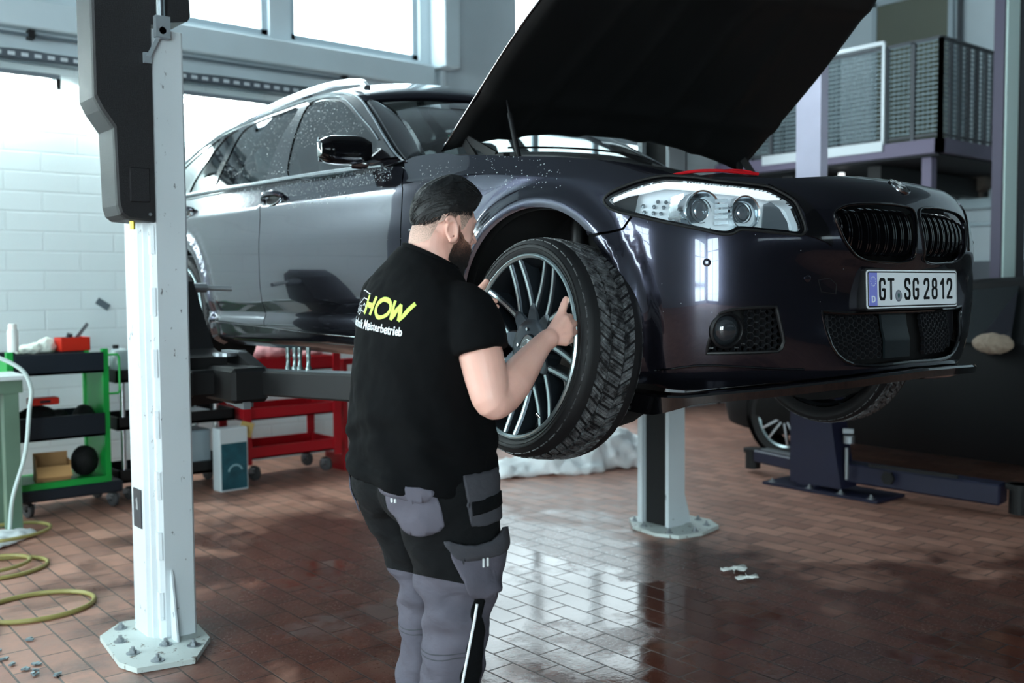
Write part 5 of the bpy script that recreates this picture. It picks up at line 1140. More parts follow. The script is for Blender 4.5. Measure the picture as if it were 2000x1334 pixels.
# hoses
M_hose=mat('hose_yellow',(150,142,84),.45,noise=.1,nscale=12); M_hosew=mat('hose_white',(196,214,212),.4)
hz=.010
def ring(cx,cy,rx,ry,a0,a1,rot,n=30,z=hz):
    return [(cx+rx*math.cos(t)*math.cos(rot)-ry*math.sin(t)*math.sin(rot),cy+rx*math.cos(t)*math.sin(rot)+ry*math.sin(t)*math.cos(rot),z) for t in np.linspace(a0,a1,n)]
b=MB()
P=ring(1.13,4.68,.235,.20,-PI*.9,PI*.98,0)+[(.90,4.42,.012),(.70,4.20,.012),(.4,3.95,.01)]
P[-4]=(P[-4][0],P[-4][1],.02)
b.tube(catm(P,3),.0105,10); o=b.build('air_hose',M_hose,None,True); tag(o,'yellow hose loop lying on the tiles nearest the camera at left','hose','yellow hose loops on the floor at left')
b=MB(); b.tube(catm(ring(1.12,5.46,.25,.20,-PI*.9,PI*1.0,0)+[(.8,5.3,.012),(.5,5.2,.012)],3),.010,10); b.tube(catm(ring(1.08,5.50,.22,.16,-PI*.9,PI*.9,.1,z=.025),3),.010,10); o=b.build('air_hose',M_hose,None,True); tag(o,'yellow double hose loop on the tiles between rag and nearest loop','hose','yellow hose loops on the floor at left')
b=MB(); b.tube(catm([(.9,5.95,.03)]+ring(1.30,6.10,.26,.20,PI*.95,-PI*.6,.2,z=.045)+[(1.15,5.98,.03),(1.0,5.9,.02)],3),.010,10); o=b.build('air_hose',M_hose,None,True); tag(o,'yellow hose loop lying over the white rag on the floor','hose','yellow hose loops on the floor at left')
b=MB(); b.tube(catm([(1.33,6.05,.07),(1.34,6.0,.25),(1.40,5.95,.5),(1.425,5.93,.75),(1.43,5.9,.86),(1.40,5.9,.95),(1.35,5.92,1.0),(1.28,5.95,1.04)],6),.011,10); tag(b.build('water_hose',M_hosew,None,True),'pale hose hanging from the workbench down to the white rag','hose')
crumple('floor_rag',[(1.15,6.02,.01,.22,.16,.035),(1.33,6.12,.01,.17,.13,.035),(1.0,6.0,.01,.15,.14,.025)],mat('rag_floor_white',(222,228,230),.8),'white crumpled rag on the floor under the pale hose','rag',4,amp=.035)
# black trolley with chrome poles behind the white post
bc=empty('black_trolley',(2.55,6.9,0),label='black plastic trolley with chrome poles partly hidden by the white post',cat='trolley')
for z in (.79,.475,.12):
    b=MB(); b.box2((2.14,6.70,z),(2.96,7.12,z+.02)); b.box2((2.14,6.70,z),(2.96,6.715,z+.085)); b.box2((2.14,7.105,z),(2.96,7.12,z+.085)); b.box2((2.14,6.70,z),(2.155,7.12,z+.085)); b.box2((2.945,6.70,z),(2.96,7.12,z+.085)); child(b,'tray',mat('tray_black',(13,13,15),.5),bc)
for x,y in ((2.19,6.73),(2.83,6.73),(2.19,7.09),(2.83,7.09)):
    b=MB(); b.cyl((x,y,.15),(x,y,.87),.017); child(b,'pole',M_chrome,bc,smooth=True)
for x,y in ((2.22,6.74),(2.86,6.74),(2.22,7.06),(2.9,7.06)): caster(bc,x,y,.045)
def canister(x,y,z,w,h,label,rz=0):
    e=empty('plastic_canister',(x,y,z),rz,label=label,cat='canister',group='clear canisters on the black trolley')
    b=MB(); b.box2((-w/2,-.05,0),(w/2,.05,h),bev=.02); b.build('canister_body',mat('canister_plastic',(196,212,214),.25,trans=.35),e,True,50)
    b=MB(); b.cyl((-w*.2,0,h),(-w*.2,0,h+.025),.02); b.build('cap',M_dark,e,True); return e
canister(2.215,6.85,.81,.11,.20,'clear plastic canister on the black trolley, just left of the white post'); canister(2.34,6.9,.81,.11,.19,'clear plastic canister on the black trolley half hidden behind the white post',.1)
b=MB(); b.box2((2.62,6.75,.14),(2.80,7.0,.42),bev=.008); pb_=b.build('metal_box',mat('box_alu',(168,184,192),.35,metal=.4)); tag(pb_,'pale grey box on the lowest tray right of the white post','box')
b=MB(); b.box2((2.66,6.73,.50),(2.80,6.95,.56),bev=.01); tag(b.build('white_tray',mat('tray_white',(216,222,226),.5)),'small white tray on the middle shelf right of the white post','tray')
# display box with teal picture, cardboard behind
db=empty('picture_box',(2.875,6.56,0),rz=.05,label='white box with teal picture on its front, on the floor beside the red trolley',cat='box')
b=MB(); b.box2((-.10,-.015,.0),(.11,.10,.44),bev=.004); b.build('box_body',mat('box_white',(206,216,220),.5),db)
b=MB(); b.box2((-.092,-.018,.012),(.10,-.0155,.335)); pc=b.build('picture',mat('picture_teal',(34,86,98),.35,noise=.4,nscale=12),db)
b=MB(); b.lathe([(.045,0),(.058,.002),(.045,.004)],(.01,-.019,.13),(0,-1,0),24,a0=.3,a1=3.0); b.build('picture_motif',mat('motif_grey',(130,168,176),.4),pc,True)
b=MB(); b.bar((.12,.05,.36),(.15,.05,.46),.10,.004,up=(0,1,0)); b.build('yellow_flap',mat('flap_yellow',(206,178,110),.6),db)
# red trolley
rc=empty('red_trolley',(3.42,6.85,0),label='red steel trolley with three trays standing below the lift arm',cat='trolley')
for z,h in ((.80,.10),(.465,.085),(.185,.085)):
    b=MB(); b.box2((3.0,6.64,z),(3.76,7.06,z+.012)); b.box2((3.0,6.64,z),(3.76,6.652,z+h)); b.box2((3.0,7.048,z),(3.76,7.06,z+h)); b.box2((3.0,6.64,z),(3.012,7.06,z+h)); b.box2((3.748,6.64,z),(3.76,7.06,z+h)); child(b,'tray',M_red,rc)
for x,y in ((3.02,6.63),(3.745,6.63),(3.02,7.05),(3.745,7.05)):
    b=MB(); b.box2((x-.03,y-.008,.15),(x+.03,y+.008,.92)); b.box2((x-.006,y-.008,.15),(x+.006,y+.04,.92)); child(b,'corner_post',M_red,rc)
for x,y in ((3.10,6.70),(3.68,6.70),(3.10,7.0),(3.68,7.0)): caster(rc,x,y,.055,.02)
crumple('pink_cloth',[(3.35,6.85,.93,.25,.14,.07),(3.15,6.85,.91,.14,.12,.05),(3.60,6.8,.91,.12,.1,.05)],mat('cloth_pink',(214,150,152),.8,noise=.2,nscale=9),'pale pink and red cloths piled on top of the red trolley','cloth',12,amp=.03,h=.90)
rk=empty('red_rack',(3.98,6.9,0),label='red perforated rack standing right of the red trolley behind the man',cat='rack')
for x in (3.86,3.98,4.10):
    b=MB(); b.box2((x-.018,6.7,.12),(x+.018,6.74,.86)); child(b,'upright',M_red,rk)
for z in (.12,.34,.58,.82):
    b=MB(); b.box2((3.84,6.69,z),(4.12,6.74,z+.045)); child(b,'crossbar',M_red,rk)
b=MB(); b.box2((3.84,6.70,0),(3.88,7.0,.12)); child(b,'foot',M_red,rk); b=MB(); b.box2((4.08,6.70,0),(4.12,7.0,.12)); child(b,'foot',M_red,rk)
# white heap, scraps
crumple('white_heap',[(4.75,5.74,.02,.28,.20,.085),(5.05,5.66,.04,.30,.24,.13),(5.35,5.62,.06,.28,.26,.22),(5.55,5.55,.07,.24,.26,.25),(5.75,5.42,.06,.22,.24,.17),(5.2,5.5,.02,.35,.16,.07)],mat('heap_white',(246,250,252),.75),'white lumpy heap on the tiled floor behind the held wheel','heap',2,amp=.085,ns=3)
for i,(x,y,s,lab) in enumerate(((3.90,3.02,1,'larger crumpled white paper scrap on the wet tiles right of the man'),(3.83,2.90,.8,'smaller white paper scrap just nearer than the larger one'))):
    b=MB(); G=[[(x+(u-.5)*.11*s+.02*math.sin(5*v+i),y+(v-.5)*.07*s+.015*math.sin(7*u),.012+.012*math.sin(6*u+4*v+i)**2) for v in np.linspace(0,1,6)] for u in np.linspace(0,1,8)]; b.grid(G); o=b.build('paper_scrap',mat('paper_white',(232,236,232),.6),None,True); sm_=o.modifiers.new('s','SOLIDIFY'); sm_.thickness=.002; tag(o,lab,'paper scrap','white paper scraps on the wet tiles')
chipm=mat('metal_chip',(126,142,148),.4,metal=.5)
chips=[((8,1140),),((30,1150),),((22,1160),),((40,1135),)]
CH=[(.885,4.02),(.90,3.93),(.93,3.90),(.945,3.96),(.915,3.86),(.975,3.80),(.87,4.10),(.99,4.26),(.86,4.22)]
SCL=['grey metal scrap farthest left in the small pile on the tiles at left','grey metal scrap in the middle of the small pile on the tiles at left','grey metal scrap at the right of the small pile on the tiles at left','grey metal scrap just behind the small pile on the tiles at left','grey metal scrap at the near edge of the small pile on the tiles','single grey metal scrap lying between the pile and the post base','grey metal scrap by itself at the left edge above the pile','grey metal scrap farthest from the camera, below the nearest hose loop','thin grey metal scrap just left of the farthest scrap']
for i,(x,y) in enumerate(CH):
    b=MB(); 
    for k in range(3): b.bar((x+random.uniform(-.012,.012),y+random.uniform(-.012,.012),.006),(x+random.uniform(-.02,.02),y+random.uniform(-.02,.02),.008),.012,.006)
    tag(b.build('metal_scrap',chipm),SCL[i],'scrap','metal scraps on the tiles near the left edge')
b=MB(); G=[[(1.62+(u-.5)*.06,3.03+(v-.5)*.045,.006+.004*math.sin(6*u+3*v)) for v in np.linspace(0,1,5)] for u in np.linspace(0,1,5)]
b.grid(G); o=b.build('dry_leaf',mat('leaf_grey',(150,150,130),.7),None,True); sm_=o.modifiers.new('s','SOLIDIFY'); sm_.thickness=.002; tag(o,'small pale dry leaf on the tiles at the bottom edge','leaf')
# ================================================================ DARK CAR ON THE SECOND LIFT
c2=empty('parked_car',(7.85,3.2,0),label='nearly black parked car in the shadows on the right',cat='car')
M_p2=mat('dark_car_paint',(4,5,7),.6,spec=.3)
def sec(y,hw,z0,zs,zt,tw,n=9):
    # half section from sill to roof
    L=[(hw*.93,z0),(hw,z0+.14),(hw*1.0,(z0+zs)/2),(hw*.985,zs)]
    if zt>zs+.03: L+=[(hw*.93,zs+.06),(tw+.04,zt-.10),(tw,zt-.03),(tw*.7,zt)]
    else: L+=[(hw*.93,zs+.01),(hw*.8,zs+.02),(hw*.6,zs+.025),(hw*.4,zs+.03)]
    R=[(-x,z) for x,z in L[::-1]]; P=L+R
    return [(7.62+x*.875,y-.08,z) for x,z in P]
Y=[(5.62,.62,.30,.60,.6,.4),(5.56,.80,.24,.68,.6,.4),(5.35,.88,.20,.74,.6,.4),(4.95,.90,.18,.84,.6,.4),(4.45,.91,.18,.93,.95,.4),(4.25,.91,.18,.95,1.05,.62),(3.7,.915,.18,.96,1.40,.60),(3.2,.915,.18,.97,1.455,.60),(2.4,.915,.18,.98,1.455,.58),(1.7,.91,.18,.98,1.38,.56),(1.25,.88,.2,.96,1.15,.55),(1.0,.82,.25,.90,.9,.5),(.92,.7,.32,.8,.8,.5)]
b=MB(); G=[sec(*r) for r in Y]; G2=[]
for j in range(len(G[0])):
    G2.append(catm([g_[j] for g_ in G],4))
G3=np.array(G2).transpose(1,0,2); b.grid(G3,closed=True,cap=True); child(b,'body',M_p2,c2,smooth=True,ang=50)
b=MB()
b.prism([(4.2,1.0),(3.72,1.34),(3.15,1.39),(3.1,1.0)],lambda y,z,t:(7.62-.80+.26*(z-1)/.4*.9+t,y-.08,z),.01); child(b,'side_window',M_glass,c2)
b=MB(); b.prism([(3.02,1.0),(3.05,1.39),(2.4,1.395),(1.9,1.33),(1.6,1.02)],lambda y,z,t:(7.62-.80+.26*(z-1)/.4*.9+t,y-.08,z),.01); child(b,'side_window',M_glass,c2)
for y in (4.82,2.07):
    b=MB(); b.lathe([(.37,0),(.37,.06)],(6.835,y,.35),(1,0,0),28); child(b,'wheel_arch',M_dark,c2,smooth=True)
    R_=.33
    b=MB(); b.lathe([(.24,-.03),(.26,-.10),(.31,-.11),(R_,-.09),(R_,.09),(.31,.1),(.24,.1)],(6.94,y,R_),(1,0,0),40); w_=child(b,'road_wheel',M_tyre,c2,smooth=True,ang=40)
    for k in range(10):
        a=2*PI*k/10+.25; 
        b=MB(); b.bar((6.85,y+.05*math.cos(a),R_+.05*math.sin(a)),(6.845,y+.235*math.cos(a+.1*(-1)**k),R_+.235*math.sin(a+.1*(-1)**k)),.018,.02,up=(1,0,0)); o=b.build('wheel_spoke',M_chrome,w_)
        o.matrix_parent_inverse=Matrix.Identity(4)
    b=MB(); b.lathe([(.235,-.09),(.25,-.10),(.255,-.085)],(6.94,y,R_),(1,0,0),40); b.lathe([(.0001,-.085),(.05,-.085)],(6.94,y,R_),(1,0,0),20); b.build('wheel_rim',M_rimf,w_,True)
crumple('beige_cloth',[(6.79,3.12,1.0,.05,.14,.07)],mat('cloth_beige',(150,134,118),.8),'beige cloth hanging on the dark parked car at the right edge','cloth',9,amp=.02,h=.5)
# ================================================================ GALLERY ON THE RIGHT
ba=empty('gallery_balcony',(10.6,6.2,2.72),label='raised gallery with violet deck edge and mesh railing on the right',cat='balcony')
M_vio=mat('violet_steel',(104,95,118),.5); M_rail=mat('railing_dark',(66,70,76),.5); M_wire=mat('mesh_wire_pale',(112,128,134),.45,metal=.3)
b=MB(); b.box2((9.42,4.89,2.66),(12.0,7.58,2.80)); child(b,'deck',mat('deck_underside',(34,36,40),.7),ba)
b=MB(); b.box2((9.36,4.83,2.68),(12,4.90,2.82)); b.box2((9.36,4.83,2.68),(9.43,7.58,2.82)); child(b,'deck_edge',M_vio,ba)
def rpanel(p,q,posts,nh=20):
    p,q=Vector(p),Vector(q); fr=MB(); fr.bar(p+Vector((0,0,.98)),q+Vector((0,0,.98)),.04,.03); child(fr,'handrail',M_rail,ba); fr=MB(); fr.bar(p+Vector((0,0,.06)),q+Vector((0,0,.06)),.03,.02); child(fr,'bottom_rail',M_rail,ba)
    L=(q-p).length
    for t in posts: b=MB(); s=p.lerp(q,t); b.box2((s.x-.02,s.y-.02,2.80),(s.x+.02,s.y+.02,2.80+.98)); child(b,'railing_post',M_rail,ba)
    b=MB()
    for k in range(nh):
        z=.10+.86*k/(nh-1); b.bar(p+Vector((0,0,z)),q+Vector((0,0,z)),.008,.010)
    nv=int(L/.05)
    for k in range(nv):
        s=p.lerp(q,(k+.5)/nv); b.box2((s.x-.0025,s.y-.0025,2.88),(s.x+.0025,s.y+.0025,3.76))
    child(b,'railing_mesh',M_wire,ba)
rpanel((9.39,4.86,2.80),(9.39,5.42,2.80),(0,.5,1)); rpanel((9.39,5.46,2.80),(9.39,7.5,2.80),(0,.33,.66,1)); rpanel((9.39,4.86,2.80),(11.95,4.86,2.80),(.0,.07,.14,.21,.28,.35,.42,.6,.8,1))
b=MB(); b.bar((9.37,5.44,3.83),(9.37,6.06,3.83),.05,.04); b.bar((9.36,5.44,2.82),(9.36,5.44,3.83),.03,.03); b.bar((9.36,5.44,2.80),(9.36,6.9,2.80),.04,.10); child(b,'gate_frame',mat('gate_pale_steel',(196,202,206),.35,metal=.3),ba)
b=MB(); b.box2((9.50,5.0,0),(9.60,5.1,2.66)); child(b,'support_post',M_vio,ba)
b=MB(); b.box2((9.6,5.6,2.42),(12,5.75,2.64)); b.box2((9.5,6.6,2.45),(12,6.75,2.62)); child(b,'deck_joist',M_dark,ba)
b=MB(); b.lathe([(.0001,0),(.03,.0),(.045,-.10),(.03,-.14),(.0001,-.14)],(9.7,6.12,2.62)); o=b.build('ceiling_spotlight',mat('spot_white',(224,228,228),.4,emit=1.0),None,True); tag(o,'small white spotlight hanging under the gallery','spotlight')
# right wall: door, pipes, dado and tray
d=MB(); d.box2((11.95,6.10,2.80),(12.0,7.05,4.98)); tag(d.build('door_1',mat('door_olive',(104,108,96),.6)),kind='structure')
d=MB(); d.box2((11.93,6.04,2.80),(12.0,6.10,5.04)); d.box2((11.93,7.05,2.80),(12.0,7.11,5.04)); d.box2((11.93,6.04,4.98),(12.0,7.11,5.05)); tag(d.build('trim_4',M_frame),kind='structure')
d=MB(); d.box2((11.96,-6,0),(12.0,7.6,1.68)); tag(d.build('wall_right_dado',mat('dado_grey',(98,104,112),.6)),kind='structure')
b=MB(); b.cyl((11.93,5.95,0),(11.93,5.95,5.5),.03); tag(b.build('wall_pipe',M_rail,None,True),'dark vertical pipe on the right wall beside the olive door','pipe')
b=MB(); b.box2((11.80,3.5,2.30),(11.95,7.4,2.42)); b.box2((11.88,3.5,2.10),(11.95,7.4,2.14)); tag(b.build('service_duct',mat('duct_pale',(150,166,172),.4,metal=.3)),'pale service duct running along the wall below the gallery','duct')
b=MB(); b.lathe([(.0001,.1),(.13,.1),(.15,.0),(.12,-.10),(.0001,-.1)],(11.80,5.62,2.62),(1,0,0),20); b.cyl((11.8,5.62,2.42),(11.8,5.62,2.55),.05); tag(b.build('wall_reel',mat('reel_brown',(84,76,70),.6),None,True),'brown hose reel standing on the duct under the gallery','reel')
for i,x in enumerate(np.arange(8.2,12,.62)):
    b=MB(); b.box2((x,7.57,.0),(x+.03,7.60,3.4)); tag(b.build('trim_%d'%(5+i),M_rail),kind='structure')
TS=np.array([(.87,1.520,2.235,.213,.184),(.93,1.522,2.235,.211,.181),(1.02,1.522,2.235,.209,.180),(1.12,1.52,2.235,.206,.172),(1.22,1.52,2.235,.211,.160),(1.30,1.522,2.235,.218,.150),(1.36,1.527,2.235,.214,.138),(1.405,1.533,2.233,.170,.118),(1.44,1.543,2.23,.125,.094),(1.472,1.552,2.226,.084,.080),(1.49,1.556,2.224,.070,.070)])
def tsec(z):
    return [float(np.interp(z,TS[:,0],TS[:,i])) for i in (1,2,3,4)]
def backx(y,z,off=0):
    cx,cy,a,b=tsec(z); k=min(abs((y-cy)/a),.999); return cx-b*(1-k**2.3)**(1/2.3)-off
# ================================================================ THE MAN
MAN=empty('person',(1.53,2.23,0),label='bearded man in black T-shirt and grey black work trousers holding the wheel',cat='person')
def PM(o):
    o.parent=MAN; o.matrix_parent_inverse=Matrix.Translation((-1.53,-2.23,0)); return o
def skinmat(name,stub=0):
    m=bpy.data.materials.new(name); m.use_nodes=True; nt=m.node_tree; b=nt.nodes['Principled BSDF']; tc=nt.nodes.new('ShaderNodeTexCoord'); n=nt.nodes.new('ShaderNodeTexNoise'); n.inputs['Scale'].default_value=14; n.inputs['Detail'].default_value=6
    nt.links.new(tc.outputs['Object'],n.inputs['Vector']); m1=nt.nodes.new('ShaderNodeMix'); m1.data_type='RGBA'; nt.links.new(n.outputs['Fac'],m1.inputs[0]); m1.inputs[6].default_value=(*lin((226,168,150)),1); m1.inputs[7].default_value=(*lin((242,194,178)),1)
    nt.links.new(m1.outputs[2],b.inputs['Base Color']); b.inputs['Roughness'].default_value=.48; b.inputs['Subsurface Weight'].default_value=.15; b.inputs['Subsurface Radius'].default_value=(.012,.005,.003); b.inputs['Subsurface Scale'].default_value=.6
    n2=nt.nodes.new('ShaderNodeTexNoise'); n2.inputs['Scale'].default_value=260; nt.links.new(tc.outputs['Object'],n2.inputs['Vector']); bp=nt.nodes.new('ShaderNodeBump'); bp.inputs['Strength'].default_value=.15; bp.inputs['Distance'].default_value=.002; nt.links.new(n2.outputs['Fac'],bp.inputs['Height']); nt.links.new(bp.outputs[0],b.inputs['Normal']); return m
M_skin=skinmat('skin')
HC=Vector((1.582,2.220,1.572)); HR=Matrix.Rotation(math.radians(-8),3,'Z')@Matrix.Rotation(math.radians(9),3,'Y')
def hp(f,l,u): return HC+HR@Vector((f,l,u))
def ell(b,c,r,R=None,n=16,m=22):
    G=[]
    for i in range(n+1):
        a=-PI/2+PI*i/n; row=[]
        for k in range(m):
            t=2*PI*k/m; v=Vector((r[0]*math.cos(a)*math.cos(t),r[1]*math.cos(a)*math.sin(t),r[2]*math.sin(a))); v=(R@v) if R is not None else v; row.append((Vector(c)+v)[:])
        G.append(row)
    b.grid(G,closed=True)
def hell(b,c,r,tilt=0): ell(b,hp(*c),r,HR@Matrix.Rotation(tilt,3,'Y'))
def limb(b,pts,n=16,k=5):
    P=catm([p[:3] for p in pts],k); R=catm([(p[3],) for p in pts],k)[:,0] if False else np.interp(np.linspace(0,len(pts)-1,len(P)),range(len(pts)),[p[3] for p in pts])
    b.tube(P,list(R),n)
    for p in (pts[0],pts[-1]): ell(b,p[:3],(p[3]*.98,)*3,n=10,m=14)
b=MB()
# head
for c,r in (((.003,0,.026),(.084,.073,.082)),((.010,0,.010),(.088,.070,.088)),((.035,0,-.015),(.056,.060,.084)),((.022,0,-.060),(.058,.054,.050)),((.048,0,-.085),(.040,.036,.030)),((.070,0,-.092),(.022,.024,.020)),((.052,.032,-.028),(.030,.024,.028)),((.052,-.032,-.028),(.030,.024,.028)),((.078,.022,.024),(.016,.022,.009)),((.078,-.022,.024),(.016,.022,.009)),((.084,0,-.058),(.013,.022,.008)),((.088,0,-.045),(.014,.018,.014)),((.083,0,-.068),(.012,.019,.007)),((-.034,0,-.03),(.043,.054,.05)),((.103,0,-.026),(.013,.012,.010)),((.092,.013,-.030),(.010,.008,.008)),((.092,-.013,-.030),(.010,.008,.008))): hell(b,c,r)
b.tube([hp(.082,0,.018),hp(.094,0,-.004),hp(.103,0,-.022)],[.008,.009,.011],10)
# ears
for s in (-1,1):
    ell(b,hp(-.010,s*.073,-.020),(.013,.0065,.026),HR@Matrix.Rotation(math.radians(-12),3,'Y'))
    P=[hp(-.010+.019*math.cos(a)-.004*math.sin(a),s*(.085+.005*math.cos(a+2)),-.018+.032*math.sin(a)) for a in np.linspace(-1.9,2.6,18)]
    b.tube(P,[.0052]*18,8); b.tube([hp(-.004,s*.079,-.042),hp(-.008,s*.080,-.052)],[.0075,.006],8)
    b.tube([hp(-.012+.010*math.cos(a),s*.083,-.016+.018*math.sin(a)) for a in np.linspace(1.2,3.9,9)],.003,6)
# neck, shoulders, torso core
limb(b,[(*hp(-.024,0,-.030),.058),(*hp(-.022,0,-.075),.058),(1.558,2.222,1.485,.060),(1.545,2.228,1.44,.058),(1.535,2.232,1.38,.09)],20)
G=[]
for z,cx,cy,a_,b_ in TS: 
    if z>1.42 or z<1.0: continue
    G.append([(cx+(b_-.03)*math.cos(t),cy+(a_-.03)*math.sin(t),z) for t in np.linspace(0,2*PI,28,endpoint=False)])
b.grid(G,closed=True,cap=True)
# right arm (near the camera)
limb(b,[(1.540,2.085,1.335,.050),(1.545,2.035,1.29,.054),(1.546,2.003,1.235,.058),(1.549,1.982,1.17,.055),(1.552,1.962,1.115,.047),(1.585,1.968,1.118,.045),(1.635,1.985,1.150,.050),(1.69,2.003,1.188,.044),(1.745,2.020,1.225,.034),(1.784,2.032,1.248,.029),(1.81,2.036,1.260,.029)],20)
# left arm
limb(b,[(1.53,2.40,1.35,.050),(1.575,2.455,1.28,.054),(1.62,2.475,1.20,.050),(1.655,2.485,1.145,.044),(1.70,2.49,1.18,.046),(1.76,2.495,1.25,.040),(1.815,2.495,1.315,.030),(1.835,2.492,1.335,.028)],20)
def hand(b,wr,mcp,fingers,thumb,pr=.013):
    """palm as a slab of fused metacarpals, five separate fingers"""
    for m_ in mcp:
        P=[Vector(wr),(Vector(wr)*.45+Vector(m_)*.55),Vector(m_)]; b.tube(P,[.017,.0155,.0125],12); ell(b,m_,(.0125,)*3,n=8,m=12)
    c=sum((Vector(m_) for m_ in mcp),Vector())/len(mcp); c=(c+Vector(wr))/2; 
    for k in range(len(mcp)-1):
        q=(Vector(mcp[k])+Vector(mcp[k+1]))/2; b.tube([Vector(wr),q],[.017,.0115],10); ell(b,q,(.0115,)*3,n=8,m=10)
    for f in fingers:
        R=[.0105,.0098,.0088,.0078][:len(f)]; b.tube(catm(f,3),list(np.interp(np.linspace(0,len(f)-1,len(catm(f,3))),range(len(f)),R)),12); ell(b,f[-1],(.0078,)*3,n=8,m=10)
    R=[.019,.0165,.0125,.0115,.0095]; C_=catm(thumb,3); b.tube(C_,list(np.interp(np.linspace(0,len(thumb)-1,len(C_)),range(len(thumb)),R)),14); ell(b,thumb[-1],(.0098,)*3,n=8,m=12)
mR=[(1.866,2.030,1.312),(1.872,2.022,1.292),(1.868,2.018,1.270),(1.856,2.020,1.250)]
fR=[[mR[0],(1.898,2.048,1.318),(1.922,2.074,1.314),(1.928,2.096,1.310)],[mR[1],(1.908,2.040,1.298),(1.934,2.066,1.296),(1.940,2.090,1.292)],[mR[2],(1.904,2.036,1.274),(1.930,2.062,1.273),(1.936,2.086,1.271)],[mR[3],(1.888,2.036,1.252),(1.908,2.056,1.252),(1.914,2.074,1.251)]]
hand(b,(1.812,2.036,1.262),mR,fR,[(1.828,2.042,1.278),(1.850,2.046,1.303),(1.870,2.050,1.330),(1.880,2.052,1.350),(1.889,2.053,1.366)])
mL=[(1.895,2.492,1.385),(1.905,2.502,1.368),(1.905,2.508,1.350),(1.898,2.508,1.333)]
fL=[[mL[0],(1.935,2.505,1.378),(1.962,2.492,1.365),(1.972,2.470,1.358)],[mL[1],(1.946,2.514,1.362),(1.974,2.500,1.346),(1.984,2.478,1.340)],[mL[2],(1.945,2.518,1.342),(1.972,2.502,1.326),(1.982,2.480,1.320)],[mL[3],(1.932,2.515,1.322),(1.956,2.500,1.306),(1.964,2.482,1.302)]]
hand(b,(1.838,2.492,1.340),mL,fL,[(1.852,2.482,1.356),(1.880,2.470,1.378),(1.902,2.463,1.395),(1.915,2.460,1.408),(1.924,2.458,1.420)])
# legs core
limb(b,[(1.53,2.14,.90,.085),(1.535,2.12,.75,.078),(1.535,2.11,.55,.055),(1.51,2.115,.35,.052),(1.50,2.12,.12,.04),(1.51,2.12,.07,.04)],14)
limb(b,[(1.53,2.33,.90,.085),(1.56,2.31,.75,.078),(1.585,2.30,.56,.055),(1.575,2.30,.37,.052),(1.56,2.31,.12,.04),(1.57,2.31,.07,.04)],14)
body=PM(b.build('body',M_skin,None,True))
rm=body.modifiers.new('r','REMESH'); rm.mode='VOXEL'; rm.voxel_size=.0036; rm.use_smooth_shade=True
sm_=body.modifiers.new('s','SMOOTH'); sm_.factor=.5; sm_.iterations=3
# nails
for t,n_ in (((1.8885,2.0465,1.3635),(-.55,-.7,.25)),):
    b=MB(); n_=Vector(n_).normalized(); a,c=b.frame(n_); b.add([Vector(t)+n_*.0035]+[Vector(t)+n_*.0022+a*.0052*math.cos(k)+c*.0075*math.sin(k) for k in np.linspace(0,2*PI,14,endpoint=False)],[(0,i+1,(i+1)%14+1) for i in range(14)]); o=PM(b.build('thumb_nail',mat('nail',(232,190,174),.25),None,True))
# eyes
for s in (-1,1):
    b=MB(); ell(b,hp(.074,s*.028,.006),(.0115,)*3); e_=PM(b.build('eye',mat('eye_white',(226,224,220),.2),None,True)); b=MB(); ell(b,hp(.082,s*.028,.004),(.0045,.0055,.0055)); o=b.build('iris',mat('iris_brown',(40,24,16),.2),e_,True); o.matrix_parent_inverse=e_.matrix_parent_inverse.copy() if False else Matrix.Translation((0,0,0))
# hair
def hairmat(name,c=(6,6,7),c2=(24,23,25),r=.5):
    m=bpy.data.materials.new(name); m.use_nodes=True; nt=m.node_tree; b=nt.nodes['Principled BSDF']; tc=nt.nodes.new('ShaderNodeTexCoord'); mp=nt.nodes.new('ShaderNodeMapping'); mp.inputs['Scale'].default_value=(30,240,240); mp.inputs['Rotation'].default_value=(0,math.radians(-25),0)
    n=nt.nodes.new('ShaderNodeTexNoise'); n.inputs['Scale'].default_value=1; n.inputs['Detail'].default_value=4; n.inputs['Distortion'].default_value=1.2; nt.links.new(tc.outputs['Object'],mp.inputs[0]); nt.links.new(mp.outputs[0],n.inputs['Vector'])
    rp=nt.nodes.new('ShaderNodeValToRGB'); rp.color_ramp.elements[0].position=.4; rp.color_ramp.elements[0].color=(*lin(c),1); rp.color_ramp.elements[1].position=.75; rp.color_ramp.elements[1].color=(*lin(c2),1); nt.links.new(n.outputs['Fac'],rp.inputs[0]); nt.links.new(rp.outputs[0],b.inputs['Base Color']); b.inputs['Roughness'].default_value=r
    bp=nt.nodes.new('ShaderNodeBump'); bp.inputs['Strength'].default_value=.5; bp.inputs['Distance'].default_value=.004; nt.links.new(n.outputs['Fac'],bp.inputs['Height']); nt.links.new(bp.outputs[0],b.inputs['Normal']); return m
M_hair=hairmat('black_hair')
def skull(az,el,off):
    """az 0 front, el elevation; ellipsoid hugging the cranium"""
    r=(.091+off,.077+off,.090+off); return Vector((.006+r[0]*math.cos(el)*math.cos(az),r[1]*math.cos(el)*math.sin(az),.022+r[2]*math.sin(el)))
def low(az): # lower edge of the long hair: front hairline, temples, back of the head
    a=abs((az+PI)%(2*PI)-PI); return float(np.interp(a,[0,.5,.9,1.3,1.7,2.1,2.6,PI],[.50,.42,.26,.20,.12,-.10,-.34,-.42]))
G=[]; nA=96; nE=30; rs=np.random.RandomState(3)
ph=rs.rand(8)*6
